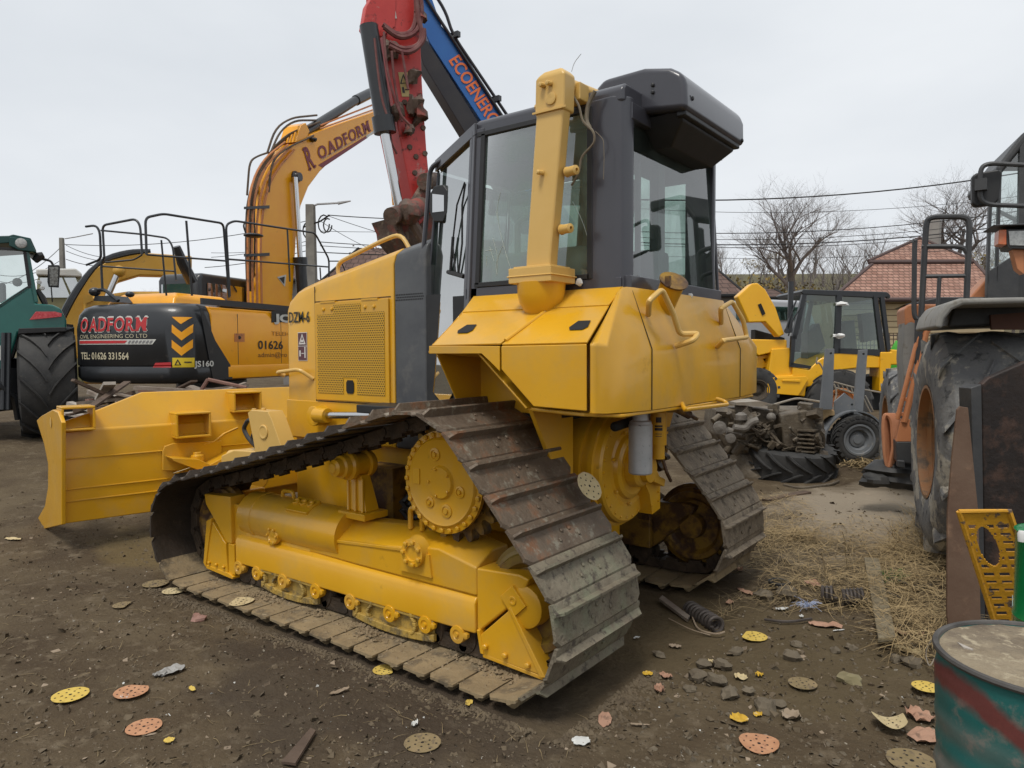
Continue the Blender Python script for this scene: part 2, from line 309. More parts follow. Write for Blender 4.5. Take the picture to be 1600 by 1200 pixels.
# left track assembly (part) > shoes (sub-parts)
for s in (1, -1):
    y0, y1 = (.66, 1.5) if s > 0 else (-1.5, -.66); yc = 1.08*s
    belt = MB(); belt.bx(.3, .31, yc-.01, yc+.01, .2, .21)
    ch_o = D.objects.new('track_chain', D.meshes.new('track_chain')); COL.objects.link(ch_o); ch_o.parent = dz; ch_o.matrix_parent_inverse = W[dz.name].inverted(); W[ch_o.name] = Matrix.Identity(4)
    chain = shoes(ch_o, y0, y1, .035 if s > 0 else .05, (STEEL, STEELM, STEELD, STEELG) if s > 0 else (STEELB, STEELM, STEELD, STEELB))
    ch_o.data.from_pydata([tuple(p) for p in chain.v], [], chain.f); ch_o.data.materials.append(CHAIN)
    # idlers
    for (ix, iz, r_) in ((-.01, .445, .29), (3.0, .445, .29)):
        b = MB(); b.lathe((ix, yc-.085, iz), (0, 1, 0), [(0, .08), (.0, r_-.03), (.02, r_-.02), (.03, r_+.0), (.055, r_+.0), (.06, r_+.03), (.11, r_+.03), (.115, r_), (.14, r_), (.15, r_-.02), (.17, r_-.03), (.17, .22), (.13, .19), (.13, .1), (.2, .09), (.2, 0)], 40)
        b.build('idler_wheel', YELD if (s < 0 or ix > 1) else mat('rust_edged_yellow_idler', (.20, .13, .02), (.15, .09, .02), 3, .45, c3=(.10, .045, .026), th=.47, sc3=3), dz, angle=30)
    # sprocket with teeth in segments
    b = MB(); n = 21; pr = []
    cx, cz = .58, 1.045
    loops = []
    for yy in (yc-.035, yc+.035):
        lp = []
        for k in range(n*6):
            a = 2*math.pi*k/(n*6); ph = k % 6; r = (.305, .312, .36, .372, .36, .312)[ph]
            lp.append(V((cx+r*math.cos(a), yy, cz+r*math.sin(a))))
        loops.append(lp)
    b.loft(loops if s < 0 else loops[::-1])
    for k in range(20):
        a = 2*math.pi*k/20; b.bolt((cx+.275*math.cos(a), yc+.035*s, cz+.275*math.sin(a)), (0, s, 0), .016, .014)
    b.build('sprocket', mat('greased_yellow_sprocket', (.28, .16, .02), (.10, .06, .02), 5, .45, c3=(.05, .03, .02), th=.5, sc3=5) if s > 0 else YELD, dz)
    # final drive housing
    b = MB(); ys = .70*s
    b.lathe((cx, ys, cz), (0, s, 0), [(0, .26), (.26, .26), (.30, .235), (.46, .235), (.465, .292), (.50, .298), (.505, .262), (.512, .258), (.52, .248), (.515, .235), (.512, .1), (.518, .095), (.53, .088), (.53, 0)], 56)
    for k in range(28):
        a = 2*math.pi*k/28; b.bolt((cx+.278*math.cos(a), ys+.50*s, cz+.278*math.sin(a)), (0, s, 0), .0155, .016)
    fd = b.build('final_drive', YEL, dz, angle=25)
    for (a, rr, r0) in ((105, .165, .038), (-15, .15, .034), (-75, .165, .04), (-125, .15, .032), (150, .21, .0)):
        if r0: 
            b = MB(); p = V((cx-rr*math.cos(math.radians(a)), ys+.512*s, cz+rr*math.sin(math.radians(a)))); b.lathe(p, (0, s, 0), [(0, r0), (.008, r0), (.010, r0*.7), (.004, r0*.66), (.006, r0*.4), (.016, r0*.36), (.016, 0)], 20); b.build('plug_boss', YEL, fd)
    b = MB(); b.box((cx+.19, ys+.518*s, cz+.02), (.05, .006, .09)); b.build('casting_mark', YEL, fd)
    b = MB()
    for k in range(5): b.bolt((cx+.08*math.cos(k*1.25), ys+.53*s, cz+.08*math.sin(k*1.25)), (0, s, 0), .009, .008)
    b.build('cover_bolts', YEL, fd)
    # roller frame
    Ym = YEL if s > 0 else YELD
    f = MB(); q = lambda *p: [V((x, y*s, z)) for x, y, z in p]
    sec = [(.92, .23), (1.24, .23), (1.24, .40), (1.225, .425), (1.17, .455), (.92, .455)]
    f.loft([[V((.31, y*s, z)) for y, z in sec], [V((2.64, y*s, z)) for y, z in sec]])
    f.build('track_frame', Ym, dz, bevel=.012)
    f = MB()
    f.loft([[V((x, y*s, z)) for y, z in sc_] for x, sc_ in (
        (.31, [(.93, .44), (1.225, .44), (1.225, .60), (1.08, .67), (.93, .67)]),
        (.60, [(.93, .44), (1.222, .44), (1.222, .66), (1.06, .72), (.93, .72)]),
        (.66, [(.93, .44), (1.222, .44), (1.222, .655), (1.05, .725), (.93, .725)]),
        (1.30, [(.93, .44), (1.215, .44), (1.215, .575), (1.06, .69), (.93, .69)]),
        (1.80, [(.93, .44), (1.20, .44), (1.20, .55), (1.06, .66), (.93, .66)]),
        (1.92, [(.95, .44), (1.16, .44), (1.16, .52), (1.06, .6), (.95, .6)]))])
    f.build('frame_cover', Ym, dz, bevel=.012)
    f = MB(); f.loft([[V((x, y*s, z)) for y, z in ((1.18, .575+dz_), (1.23+q_, .57+dz_), (1.23+q_, .55+dz_), (1.18, .545+dz_))] for x, dz_, q_ in ((.80, .055, 0), (1.78, -.02, -.018))]); f.build('weld_flange', Ym, dz, bevel=.004)
    f = MB(); f.lathe((1.5, 1.07*s, .575), (1, 0, 0), [(0, .17), (.95, .17), (.955, .176), (1.0, .176), (1.005, .17), (1.12, .168), (1.13, .155)], 36)
    f.loft([[V((x, y*s, z)) for y, z in ((.92, .44), (1.20, .44), (1.19, .50), (.93, .50))] for x in (1.8, 2.62)])
    cy_ = f.build('recoil_cylinder', Ym, dz, angle=25)
    f = MB()
    # gland covers with rings of bolts
    for (x, y, z, ax, r) in ((1.13, 1.225, .615, (0, 1, 0), .085),):
        f.lathe((x-.36+.0, y*s, z), (ax[0], ax[1]*s, 0), [(-.02, r*1.15), (.02, r), (.04, r), (.045, r*.55), (.035, r*.5), (.035, 0)], 28)
        for k in range(7): a = k*2*math.pi/7; f.bolt((x-.36+r*.78*math.cos(a), y*s+.04*s, z+r*.78*math.sin(a)), (0, s, 0), .015, .016)
        f.prism([V((x-.36+dx, 1.222*s, z+dz_)) for dx, dz_ in ((-.13, -.13), (.13, -.13), (.11, .0), (-.11, .0))], (0, .015*s, 0))
    f.build('bogie_cap', Ym, dz)
    f = MB(); f.tube(rnd([V((.86, 1.08*s, .70)), V((.86, 1.08*s, .83)), V((.96, 1.08*s, .83)), V((.96, 1.08*s, .70))], .03), .017, 8)
    f.tube(rnd([V((2.15, 1.07*s, .73)), V((2.15, 1.07*s, .79)), V((2.28, 1.07*s, .79)), V((2.28, 1.07*s, .73))], .03), .014, 8); f.build('lifting_eye', Ym, dz)
    f = MB()
    p = V((2.18, 1.235*s, .50)); f.sphere(p+V((0, -.04*s, .02)), .075, 16, (1, .6, 1)); f.lathe(p, (0, s, .15), [(-.03, .062), (.0, .062), (.004, .045), (-.002, .04), (-.002, 0)], 20)
    for k in range(6): a = k*math.pi/3; f.bolt(p+V((.05*math.cos(a), 0, .05*math.sin(a))), (0, s, .15), .011, .014)
    f.build('adjuster_cover', Ym, dz)
    f = MB(); f.box((1.95, 1.14*s, .725), (.24, .14, .03), Matrix.Rotation(-.5*s, 3, 'X')); 
    for dx in (-.08, .0, .08): f.lathe(V((1.95+dx, 1.13*s, .74)), (0, .5*s, 1), [(0, .03), (.02, .03), (.022, .018), (.01, .015), (.01, 0)], 12)
    f.build('access_cover', Ym, dz, bevel=.008)
    # rear and front guards
    g = MB(); g.prism([V((x, 1.225*s, z)) for x, z in ((.31, .60), (.31, .23), (.0, .50), (-.05, .60), (.02, .615))], (0, -.26*s, 0))
    g.build('rear_end_housing', Ym, dz, bevel=.012)
    g = MB(); yy = 1.235*s
    g.prism([V((x, yy, z)) for x, z in ((.285, .225), (.265, .13), (-.13, .115), (.075, .415))], (0, -.03*s, 0))
    g.prism([V((x, yy+.012*s, z)) for x, z in ((.075, .425), (.06, .44), (-.165, .115), (-.13, .105))], (0, -.16*s, 0))
    g.prism([V((x, yy+.006*s, z)) for x, z in ((.30, .26), (.28, .26), (.25, .13), (.275, .13))], (0, -.06*s, 0))
    g.prism([V((x, yy, z)) for x, z in ((.265, .135), (-.14, .112), (-.14, .09), (.26, .11))], (0, -.2*s, 0))
    for xx, zz in ((.235, .18), (.10, .165), (-.05, .15)): g.bolt((xx, yy, zz), (0, s, 0), .018, .02)
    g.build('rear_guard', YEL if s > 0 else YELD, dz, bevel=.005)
    g = MB(); g.box((.045, 1.22*s, .47), (.11, .05, .13), Matrix.Rotation(.75, 3, 'Y')); g.lathe((.045, 1.24*s, .475), (0, s, 0), [(0, .025), (.01, .025), (.01, .012), (.004, .012), (.004, 0)], 12)
    g.lathe((-.01, yc+.05*s, .445), (0, s, 0), [(0, .12), (.09, .115), (.1, .09), (.1, 0)], 24); g.build('idler_block', Ym, dz, bevel=.006)
    g = MB(); g.prism([V((x, 1.235*s, z)) for x, z in ((2.70, .72), (3.06, .70), (3.04, .62), (2.76, .36), (2.70, .36))], (0, -.13*s, 0)); g.bx(2.55, 2.72, 1.0*s, 1.2*s, .3, .66)
    g.build('front_end_housing', Ym, dz, bevel=.01)
    g = MB(); g.prism([V((x, 1.245*s, z)) for x, z in ((2.76, .355), (2.93, .50), (3.03, .18), (3.01, .14), (2.74, .14))], (0, -.03*s, 0)); g.prism([V((x, 1.255*s, z)) for x, z in ((2.93, .53), (3.0, .50), (3.06, .16), (3.03, .13))], (0, -.12*s, 0))
    g.prism([V((x, 1.25*s, z)) for x, z in ((3.03, .15), (2.73, .14), (2.66, .12), (2.67, .10), (3.03, .12))], (0, -.18*s, 0)); g.bx(2.66, 2.74, 1.08*s, 1.235*s, .13, .36)
    for xx in (2.98, 2.88, 2.78): g.bolt((xx, 1.245*s, .175), (0, s, 0), .014, .016)
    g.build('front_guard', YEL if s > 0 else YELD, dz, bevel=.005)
    # track rollers, end caps and scalloped guards
    for k in range(8):
        xx = (.44, .69, .99, 1.35, 1.70, 2.06, 2.37, 2.60)[k]
        r_ = MB(); r_.lathe((xx, yc-.11, .165), (0, 1, 0), [(0, .05), (0, .09), (.03, .105), (.05, .105), (.055, .08), (.165, .08), (.17, .105), (.19, .105), (.22, .09), (.22, .05), (.225, 0)], 24); r_.build('track_roller', CHAIN, dz)
        if k in (0, 2, 4, 5, 7) or True:
            c_ = MB(); c_.lathe((xx+.0, 1.235*s, .200), (0, s, 0), [(-.05, .05), (.0, .052), (.012, .05), (.014, .03), (.008, .026), (.008, .014), (.02, .012), (.02, 0)], 20); c_.bolt((xx-.06, 1.225*s, .205), (0, s, 0), .02, .02)
            c_.build('roller_cap', Ym, dz)
    for (xa, xb) in ((.63, 1.34), (1.69, 2.33)):
        g = MB(); n_ = 10
        low = []
        for i in range(n_+1):
            t_ = i/n_; x = xa+(xb-xa)*t_; z = .075+.05*(2*t_-1)**2*.6
            low.append(V((x, 1.235*s, z)))
        # frame of the guard: bottom strip, end cheeks, curved webs
        for i in range(n_): g.slab([low[i], low[i+1], low[i+1]+V((0, 0, .045)), low[i]+V((0, 0, .045))], .03*s)
        for xx, lean in ((xa+.02, .03), (xa+.17, -.03), (xb-.19, .04), (xb-.03, -.03)):
            for dzz in range(5):
                za = .11+dzz*.026; la = lean*math.sin(dzz/4*math.pi); lb = lean*math.sin((dzz+1)/4*math.pi) if dzz < 4 else 0
                g.slab([V((xx+la, 1.24*s, za)), V((xx+.024+la, 1.24*s, za)), V((xx+.024+lb, 1.24*s, za+.026)), V((xx+lb, 1.24*s, za+.026))], .05*s)
        g.bx(xa+.02, xb-.02, 1.195*s, 1.21*s, .10, .235); g.bx(xa, xb, 1.17*s, 1.235*s, .215, .236)
        g.build('roller_guard', YELM, dz, bevel=.006)
    # carrier roller on its bracket
    b = MB(); b.lathe((1.50, .93*s, 1.045), (0, s, 0), [(0, .05), (0, .085), (.02, .095), (.05, .095), (.055, .075), (.16, .075), (.165, .095), (.195, .095), (.21, .08), (.25, .075), (.26, .06), (.30, .055), (.31, .035), (.32, .03), (.32, 0)], 28); b.build('carrier_roller', Ym, dz)
    b = MB(); b.prism([V((x, y*s, .70)) for x, y in ((1.32, .93), (1.58, .93), (1.58, 1.14), (1.32, 1.14))], (0, 0, .045))
    b.loft([[V((x, y*s, .745)) for x, y in ((1.36, .97), (1.54, .97), (1.54, 1.09), (1.36, 1.09))], [V((x, y*s, .98)) for x, y in ((1.45, .97), (1.55, .97), (1.55, 1.05), (1.45, 1.05))]])
    for dx in (1.37, 1.44, 1.51): b.prism([V((dx, 1.09*s, .745)), V((dx+.018, 1.09*s, .745)), V((dx+.06, 1.05*s, .96)), V((dx+.045, 1.05*s, .96))], (0, .02*s, 0))
    b.build('carrier_bracket', Ym, dz, bevel=.006)
# ---- belly, frame between the tracks
b = MB(); b.bx(.3, 3.0, -.42, .42, .42, 1.25); b.bx(.30, 1.3, -.6, .6, .62, 1.36)
b.build('main_frame', YELP if False else YEL, dz, bevel=.02)
b = MB(); b.cyl((.55, -.75, 1.045), (.55, .75, 1.045), .27, n=32); b.bx(.2, .9, .5, .66, .7, 1.36); b.bx(.2, .9, -.66, -.5, .7, 1.36); b.build('axle_housing', YEL, dz)
b = MB(); b.cyl((1.75, -1.0, .52), (1.75, 1.0, .52), .075, n=20); b.bx(1.6, 1.95, .40, .62, .40, .95); b.build('pivot_shaft', YELD, dz, bevel=.01)
b = MB(); 
for k, (z0, z1) in enumerate(((.93, .80), (.88, .74))): b.tube([V((1.05, .6, z0)), V((1.2, .72, z0-.03)), V((1.32, .80, z1-.03)), V((1.15, .86, z1-.1)), V((.98, .72, z1-.06))], .018, 8)
b.build('hydraulic_hose', RUB, dz)
# transmission bell at the rear
b = MB(); TC = (.34, .03, 1.04)
b.lathe(TC, (-1, 0, 0), [(0, .40), (.20, .40), (.205, .375), (.25, .375), (.255, .395), (.29, .395), (.295, .375), (.33, .37), (.345, .355), (.35, .26), (.335, .24), (.345, .215), (.37, .205), (.385, .18), (.375, .15), (.375, .13), (.44, .125), (.455, .11), (.46, .07), (.46, 0)], 56)
for k in range(26): a = k*2*math.pi/26; b.bolt((TC[0]-.343, TC[1]+.335*math.cos(a), TC[2]+.335*math.sin(a)), (-1, 0, 0), .009, .009)
for k in range(7): a = k*2*math.pi/7+.3; b.bolt((TC[0]-.35, TC[1]+.245*math.cos(a), TC[2]+.245*math.sin(a)), (-1, 0, 0), .012, .018)
b.build('transmission_case', YEL, dz, angle=25)
b = MB(); b.lathe((-.11, .02, 1.03), (-1, 0, 0), [(0, .085), (.05, .085), (.055, .03), (.055, 0)], 24); b.prism([V((-.09, y, z)) for y, z in ((-.22, .98), (-.06, 1.0), (-.05, .90), (-.10, .84), (-.14, .70), (-.26, .72), (-.26, .92))], (.10, 0, 0)); b.box((-.12, -.14, .935), (.05, .16, .05), Matrix.Rotation(.35, 3, 'X'))
for y, z in ((-.22, .9), (-.22, .84), (-.22, .78), (-.12, .76)): b.bolt((-.09, y, z), (-1, 0, 0), .008, .01)
b.build('drawbar_bracket', YEL, dz, bevel=.008)
b = MB(); b.bx(.12, .5, -.62, .62, 1.38, 1.62); b.cyl((-.12, .45, 1.34), (-.08, .12, 1.35), .03, n=12); b.bx(-.08, .12, -.45, .1, 1.40, 1.5); b.build('hydraulic_block', DARK, dz, bevel=.02)
b = MB(); b.lathe((-.21, .275, 1.045), (0, 0, 1), [(0, .05), (.0, .066), (.008, .072), (.30, .072), (.305, .068), (.32, .066), (.33, .05), (.37, .045), (.37, 0)], 32); b.build('oil_filter', GREYM, dz)
b = MB(); b.lathe((-.19, -.02, 1.10), (0, 0, 1), [(0, .034), (.0, .04), (.09, .04), (.09, .052), (.30, .052), (.31, .04), (.33, .035), (.33, 0)], 24); ff = b.build('fuel_filter', YEL, dz)
b = MB()
for k, (h, w_) in enumerate(((.05, .04), (.02, .045), (.012, .045), (.012, .045), (.008, .03))):
    pass
DRK = mat('printed_dark_lettering', (.02, .018, .02), None, 1, .5)
fdir = (CAM-V((-.19, -.02, 1.3))); fdir.z = 0; fdir.normalize()
for zz, hh, ww in ((1.355, .035, .035), (1.315, .012, .05), (1.295, .018, .05), (1.265, .004, .04), (1.25, .004, .04)):
    for a_ in range(-3, 4):
        aa = a_*ww/.052/7; d_ = Matrix.Rotation(aa, 3, 'Z') @ fdir; p = V((-.19, -.02, zz))+d_*.0525
        b.box(p, (.001, ww/7*.92, hh), Matrix.Rotation(math.atan2(d_.y, d_.x), 3, 'Z'))
b.build('filter_label', DRK, ff)
b = MB(); b.tube([V((-.2, .0, 1.43)), V((-.25, -.15, 1.42)), V((-.3, -.25, 1.37))], .028, 10); b.cyl((-.3, -.25, 1.37), (-.33, -.31, 1.34), .012, n=8)
b.tube([V((-.15, -.1, 1.45)), V((-.2, -.09, 1.3)), V((-.17, -.08, 1.15)), V((-.2, -.12, 1.0)), V((-.17, -.25, .92))], .012, 6); b.build('hydraulic_valve', YELD, dz)
# ---- rear tank body (housing over the tracks)
def half(outl): return outl+[V((p.x, -p.y, p.z)) for p in reversed(outl)]
b = MB()
bot = half([V((-.40, 1.205, 1.495)), V((-.425, 1.195, 1.49)), V((-.455, 1.12, 1.485)), V((-.472, .95, 1.48)), V((-.482, .69, 1.475)), V((-.485, .3, 1.475))])
cre = half([V((-.40, 1.205, 1.83)), V((-.425, 1.195, 1.83)), V((-.455, 1.12, 1.825)), V((-.472, .95, 1.815)), V((-.482, .69, 1.805)), V((-.485, .3, 1.80))])
top = half([V((-.315, .80, 2.06)), V((-.32, .79, 2.10)), V((-.335, .76, 2.14)), V((-.347, .72, 2.145)), V((-.36, .68, 2.145)), V((-.365, .3, 2.145))])
inn = half([V((.2, .80, 2.1)), V((.2, .78, 2.1)), V((.2, .75, 2.1)), V((.2, .72, 2.1)), V((.2, .69, 2.1)), V((.2, .3, 2.1))])
b.loft([bot, cre, top], cap=False)
b.add(bot, [tuple(range(len(bot)))]); b.add(top, [tuple(range(len(top)))])
tank = b.build('rear_tank', YEL, dz, bevel=.03, seg=4)
# vertical panel joints on the tank
b = MB()
for (y_) in (.685, -.685):
    for pa, pb in ((V((-.484, y_, 1.475)), V((-.484, y_, 1.805))), (V((-.484, y_, 1.805)), V((-.362, y_, 2.13)))):
        b.slab([pa+V((-.0, .003, 0)), pa+V((0, -.003, 0)), pb+V((0, -.003, 0)), pb+V((0, .003, 0))], .003)
b.build('panel_seam', DARK, tank)
b = MB(); b.prism([V((-.47, -1.0, 1.475)), V((-.49, 0, 1.47)), V((-.47, 1.0, 1.475)), V((-.36, 1.19, 1.49)), V((.0, 1.15, 1.5)), V((.0, -1.15, 1.5)), V((-.36, -1.19, 1.49))], (0, 0, -.02)); b.build('tank_floor', YEL, dz, bevel=.008)
# side fender, each side: sloped top + vertical skirt
for s in (1, -1):
    def fy(x, y, z): return V((x, y*s, z))
    b = MB(); t_ = .012
    b.slab([fy(-.392, 1.205, 1.50), fy(-.392, 1.205, 1.83), fy(.135, 1.205, 1.825), fy(.135, 1.205, 1.70), fy(-.075, 1.205, 1.51)][::s], t_)
    d1 = b.build('fender_door', YEL, dz, bevel=.006)
    b = MB(); b.slab([fy(.145, 1.205, 1.69), fy(.145, 1.205, 1.825), fy(.66, 1.205, 1.83), fy(.66, 1.205, 1.785), fy(.27, 1.205, 1.785), fy(.215, 1.205, 1.745)][::s], t_)
    # slopes
    for (xa, xb, ya, yb) in ((-.392, .135, -.322, .06), (.145, .64, .066, .70)):
        b.slab([fy(xa, 1.205, 1.83), fy(ya, .86, 2.03), fy(yb, .86, 2.03), fy(xb, 1.205, 1.825)][::s], t_)
    b.slab([fy(-.325, .87, 2.032), fy(-.32, .70, 2.14), fy(.75, .70, 2.14), fy(.70, .87, 2.032)][::s], t_)
    # front edge fin
    b.slab([fy(.64, 1.205, 1.83), fy(.70, .86, 2.035), fy(.76, .68, 2.15), fy(.80, .68, 2.11), fy(.73, .86, 2.0), fy(.68, 1.20, 1.785)][::s], t_)
    b.build('side_fender', YEL, dz, bevel=.008)
    for cx_ in (.50, -.265):
        b = MB(); o_ = []
        for dx, dy in ((-.075, .03), (-.05, .065), (.05, .065), (.075, .03), (.05, -.05), (-.05, -.05)):
            y_ = 1.06+dy*.75; o_.append(fy(cx_+dx*.75, y_, 1.83+(1.205-y_)/.345*.2+.019))
        b.add(o_, [tuple(range(6))]); b.build('lamp_opening', DARK, dz)
    if s > 0:
        b = MB(); b.tube([fy(.125, 1.19, 1.855), fy(.065, .90, 2.02)], .011, 8); b.build('door_hinge', YEL, dz)
    # inner walls under the fender
    b = MB(); b.slab([fy(.6, 1.19, 1.79), fy(.25, 1.19, 1.79), fy(.05, .70, 1.75), fy(.72, .70, 1.75)][::s], .01)
    b.slab([fy(.72, .70, 1.42), fy(.72, .70, 2.1), fy(-.2, .70, 2.1), fy(-.2, .70, 1.42)][::s], .012)
    b.slab([fy(.70, .66, 1.45), fy(.70, .66, 2.1), fy(.70, 1.14, 1.84), fy(.70, .9, 1.45)][::-s], .012)
    b.slab([fy(.35, 1.18, 1.80), fy(.0, 1.18, 1.49), fy(-.05, .70, 1.49), fy(.2, .70, 1.80)][::s], .012)
    b.prism([fy(.10, .55, 1.52), fy(.10, 1.0, 1.50), fy(.10, .72, 1.05), fy(.10, .55, 1.05)], (.03, 0, 0))
    b.build('inner_fender', YEL, dz, bevel=.006)
# handles on the tank
b = MB(); P = lambda u, v, x=-.52: on('x', x, u, v)
b.tube(rnd([P(1013, 492, -.43), P(1014, 470, -.48), P(1034, 452, -.50), P(1052, 490), P(1062, 522, -.53), P(1091, 521, -.60), P(1083, 532, -.60), P(1056, 541, -.49)], .03), .016, 10); b.build('grab_handle', YELP, dz)
b = MB(); b.tube(rnd([P(1127, 505, -.43), P(1126, 482, -.47), P(1144, 471, -.48), P(1161, 500), P(1167, 527, -.53), P(1130, 532, -.56), P(1121, 542, -.49)], .03), .016, 10); b.build('grab_handle', YELP, dz)
b = MB(); b.tube(rnd([P(1064, 627, -.46), P(1070, 640, -.54), P(1137, 632, -.55), P(1132, 627, -.52), P(1112, 621, -.46)], .02), .013, 10); b.build('lower_handle', YEL, dz)
b = MB(); p0 = on('x', -.38, 1037, 478); p1 = on('x', -.47, 1052, 441); ax = (p1-p0).normalized()
b.cyl(p0-ax*.06, p1, .062, .07, 24); fn = b.build('filler_neck', YEL, dz)
b = MB(); b.lathe(p1, ax, [(0, .082), (.012, .085), (.016, .07), (.016, 0)], 28); b.box(p1+V((0, .07, .0)), (.03, .02, .06)); b.build('filler_cap', YELD, fn)
# ---- engine hood
b = MB()
def hs(x, z, y=.5, zt=0): return [V((x, y, 1.08)), V((x, y, z-.13)), V((x, y-.025, z-.055)), V((x, y-.11, z)), V((x, -y+.11, z)), V((x, -y+.025, z-.055)), V((x, -y, z-.13)), V((x, -y, 1.08))]
b.loft([hs(3.02, 2.22, .46), hs(2.98, 2.28, .49), hs(2.86, 2.35), hs(2.62, 2.405), hs(1.69, 2.575)]); b.build('engine_hood', YEL, dz, bevel=.012, seg=3, angle=50)
b = MB(); b.bx(2.6, 2.606, .498, .503, 1.12, 2.33); b.bx(1.72, 2.6, .498, .503, 2.205, 2.211); b.bx(1.72, 2.6, .498, .503, 1.40, 1.406); b.build('hood_seam', DARK, dz)
# grille door with punched holes
GR = mat('punched_yellow_grille', (.53, .29, .015), None, 1, .45)
t = GR.node_tree; L = t.links; pb = t.nodes['Principled BSDF']
def NN(k): return t.nodes.new('ShaderNode'+k)
def MT(op, a, b_=None, c_=None):
    n = NN('Math'); n.operation = op
    for i, q in enumerate((a, b_, c_)):
        if q is None: continue
        if isinstance(q, (int, float)): n.inputs[i].default_value = q
        else: L.new(q, n.inputs[i])
    return n.outputs[0]
tcn = NN('TexCoord'); sp = NN('SeparateXYZ'); L.new(tcn.outputs['Object'], sp.inputs[0]); sx, sz = sp.outputs[0], sp.outputs[2]
pz = .0175; px = .0202
def dist(ox, oz):
    a = MT('SUBTRACT', MT('FRACT', MT('ADD', MT('DIVIDE', sx, px), ox)), .5); c_ = MT('SUBTRACT', MT('FRACT', MT('ADD', MT('DIVIDE', sz, pz*2), oz)), .5)
    a = MT('MULTIPLY', a, px); c_ = MT('MULTIPLY', c_, pz*2); return MT('SQRT', MT('ADD', MT('MULTIPLY', a, a), MT('MULTIPLY', c_, c_)))
hole = MT('LESS_THAN', MT('MINIMUM', dist(0, 0), dist(.5, .5)), .0056)
mxn = NN('Mix'); mxn.data_type = 'RGBA'; mxn.inputs['A'].default_value = (.56, .305, .015, 1); mxn.inputs['B'].default_value = (.018, .012, .006, 1); L.new(hole, mxn.inputs['Factor']); L.new(mxn.outputs['Result'], pb.inputs['Base Color'])
b = MB(); b.bx(1.73, 2.585, .503, .520, 1.415, 2.195); gd = b.build('grille_door', YEL, dz, bevel=.004)
b = MB(); q = .5235
b.add([V((x, q, z)) for x, z in ((2.55, 1.47), (2.24, 1.47), (2.24, 1.60), (2.08, 1.60), (2.08, 1.47), (1.77, 1.47), (1.77, 2.10), (2.03, 2.10), (2.03, 2.17), (2.35, 2.17), (2.35, 2.10), (2.55, 2.10))], [tuple(range(12))])
b.build('grille_screen', GR, gd)
b = MB(); b.prism([V((x, q, z)) for x, z in ((2.19, 1.475), (2.205, 1.495), (2.205, 1.56), (2.19, 1.58), (2.13, 1.58), (2.115, 1.56), (2.115, 1.495), (2.13, 1.475))], (0, .002, 0)); b.build('latch_hole', DARK, gd)
b = MB()
for xx in (2.42, 1.93): b.bx(xx-.09, xx+.09, .50, .524, 2.19, 2.205)
for xx in (2.47, 2.37, 1.98, 1.88): b.bolt((xx, .52, 2.14), (0, 1, 0), .014, .008)
b.build('door_hinge', YEL, gd)
textm('DZM-6', V((2.945, .5, 2.05)), (-1, 0, 0), (0, 0, 1), .085, mat('black_stencil_paint', (.03, .03, .02), None, 1, .6), dz, 'stencil', width=.275, bold=.018, push=.006)
STK = mat('maroon_warning_sticker', (.10, .035, .045), None, 1, .4); STKW = mat('sticker_white', (.62, .60, .56), None, 1, .4)
b = MB(); b.bx(2.71, 2.83, .501, .504, 1.73, 1.965); sk = b.build('warning_sticker', STKW, dz)
b = MB(); b.bx(2.715, 2.825, .5041, .506, 1.855, 1.96); b.bx(2.715, 2.825, .5041, .506, 1.735, 1.848); b.build('sticker_panel', STK, sk)
b = MB(); y_ = .507
b.add([V((x, y_, z)) for x, z in ((2.77, 1.955), (2.725, 1.865), (2.815, 1.865), (2.77, 1.935), (2.745, 1.877), (2.795, 1.877))], [(0, 3, 4, 1), (1, 4, 5, 2), (2, 5, 3, 0)])
b.box((2.77, y_, 1.893), (.03, .001, .02)); b.box((2.735, y_, 1.79), (.014, .001, .075)); b.sphere((2.735, y_, 1.835), .009, 8, (1, .1, 1)); b.box((2.80, y_, 1.79), (.018, .001, .05)); b.box((2.765, y_, 1.79), (.035, .001, .006)); b.build('sticker_symbol', STKW, sk)
b = MB(); b.tube(rnd([V((3.02, .50, 1.60)), V((3.06, .56, 1.63)), V((2.72, .58, 1.66)), V((2.64, .50, 1.58))], .05), .016, 10); b.build('hood_handle', YELP, dz)
b = MB(); hx = .33
b.tube(rnd([V((2.50, hx, 2.40)), V((2.53, hx, 2.53)), V((2.0, hx, 2.66)), V((1.78, hx, 2.70)), V((1.68, hx, 2.56))], .09), .017, 10); b.build('hood_rail', YELP, dz)
# dark firewall section
b = MB(); b.loft([hs(1.685, 2.572, .502), hs(1.36, 2.625, .502)]); fw = b.build('rear_hood_section', CABG2, dz, bevel=.02, seg=3)
b = MB(); 
for i in range(16):
    for j in range(3):
        b.lathe((1.66-i*.0175-(j % 2)*.009, .503, 2.215-j*.019), (0, 1, 0), [(0, .0058), (.001, .0058)], 6)
b.build('vent_holes', DARK, fw)
b = MB(); b.bx(1.30, 1.80, .45, .78, 1.36, 1.42); b.bx(1.1, 1.5, .45, .74, 1.30, 1.36); b.build('step_plate', BLK, dz, bevel=.008)
b = MB(); b.bx(.8, 1.36, -.5, .5, 1.1, 2.2); b.bx(.1, .95, -.68, .68, 1.4, 2.16); b.prism([V((x, y, 1.2)) for x, y in ((.78, .66), (1.36, .42), (1.36, -.42), (.78, -.66))], (0, 0, .93)); b.build('cab_floor_box', BLK, dz)
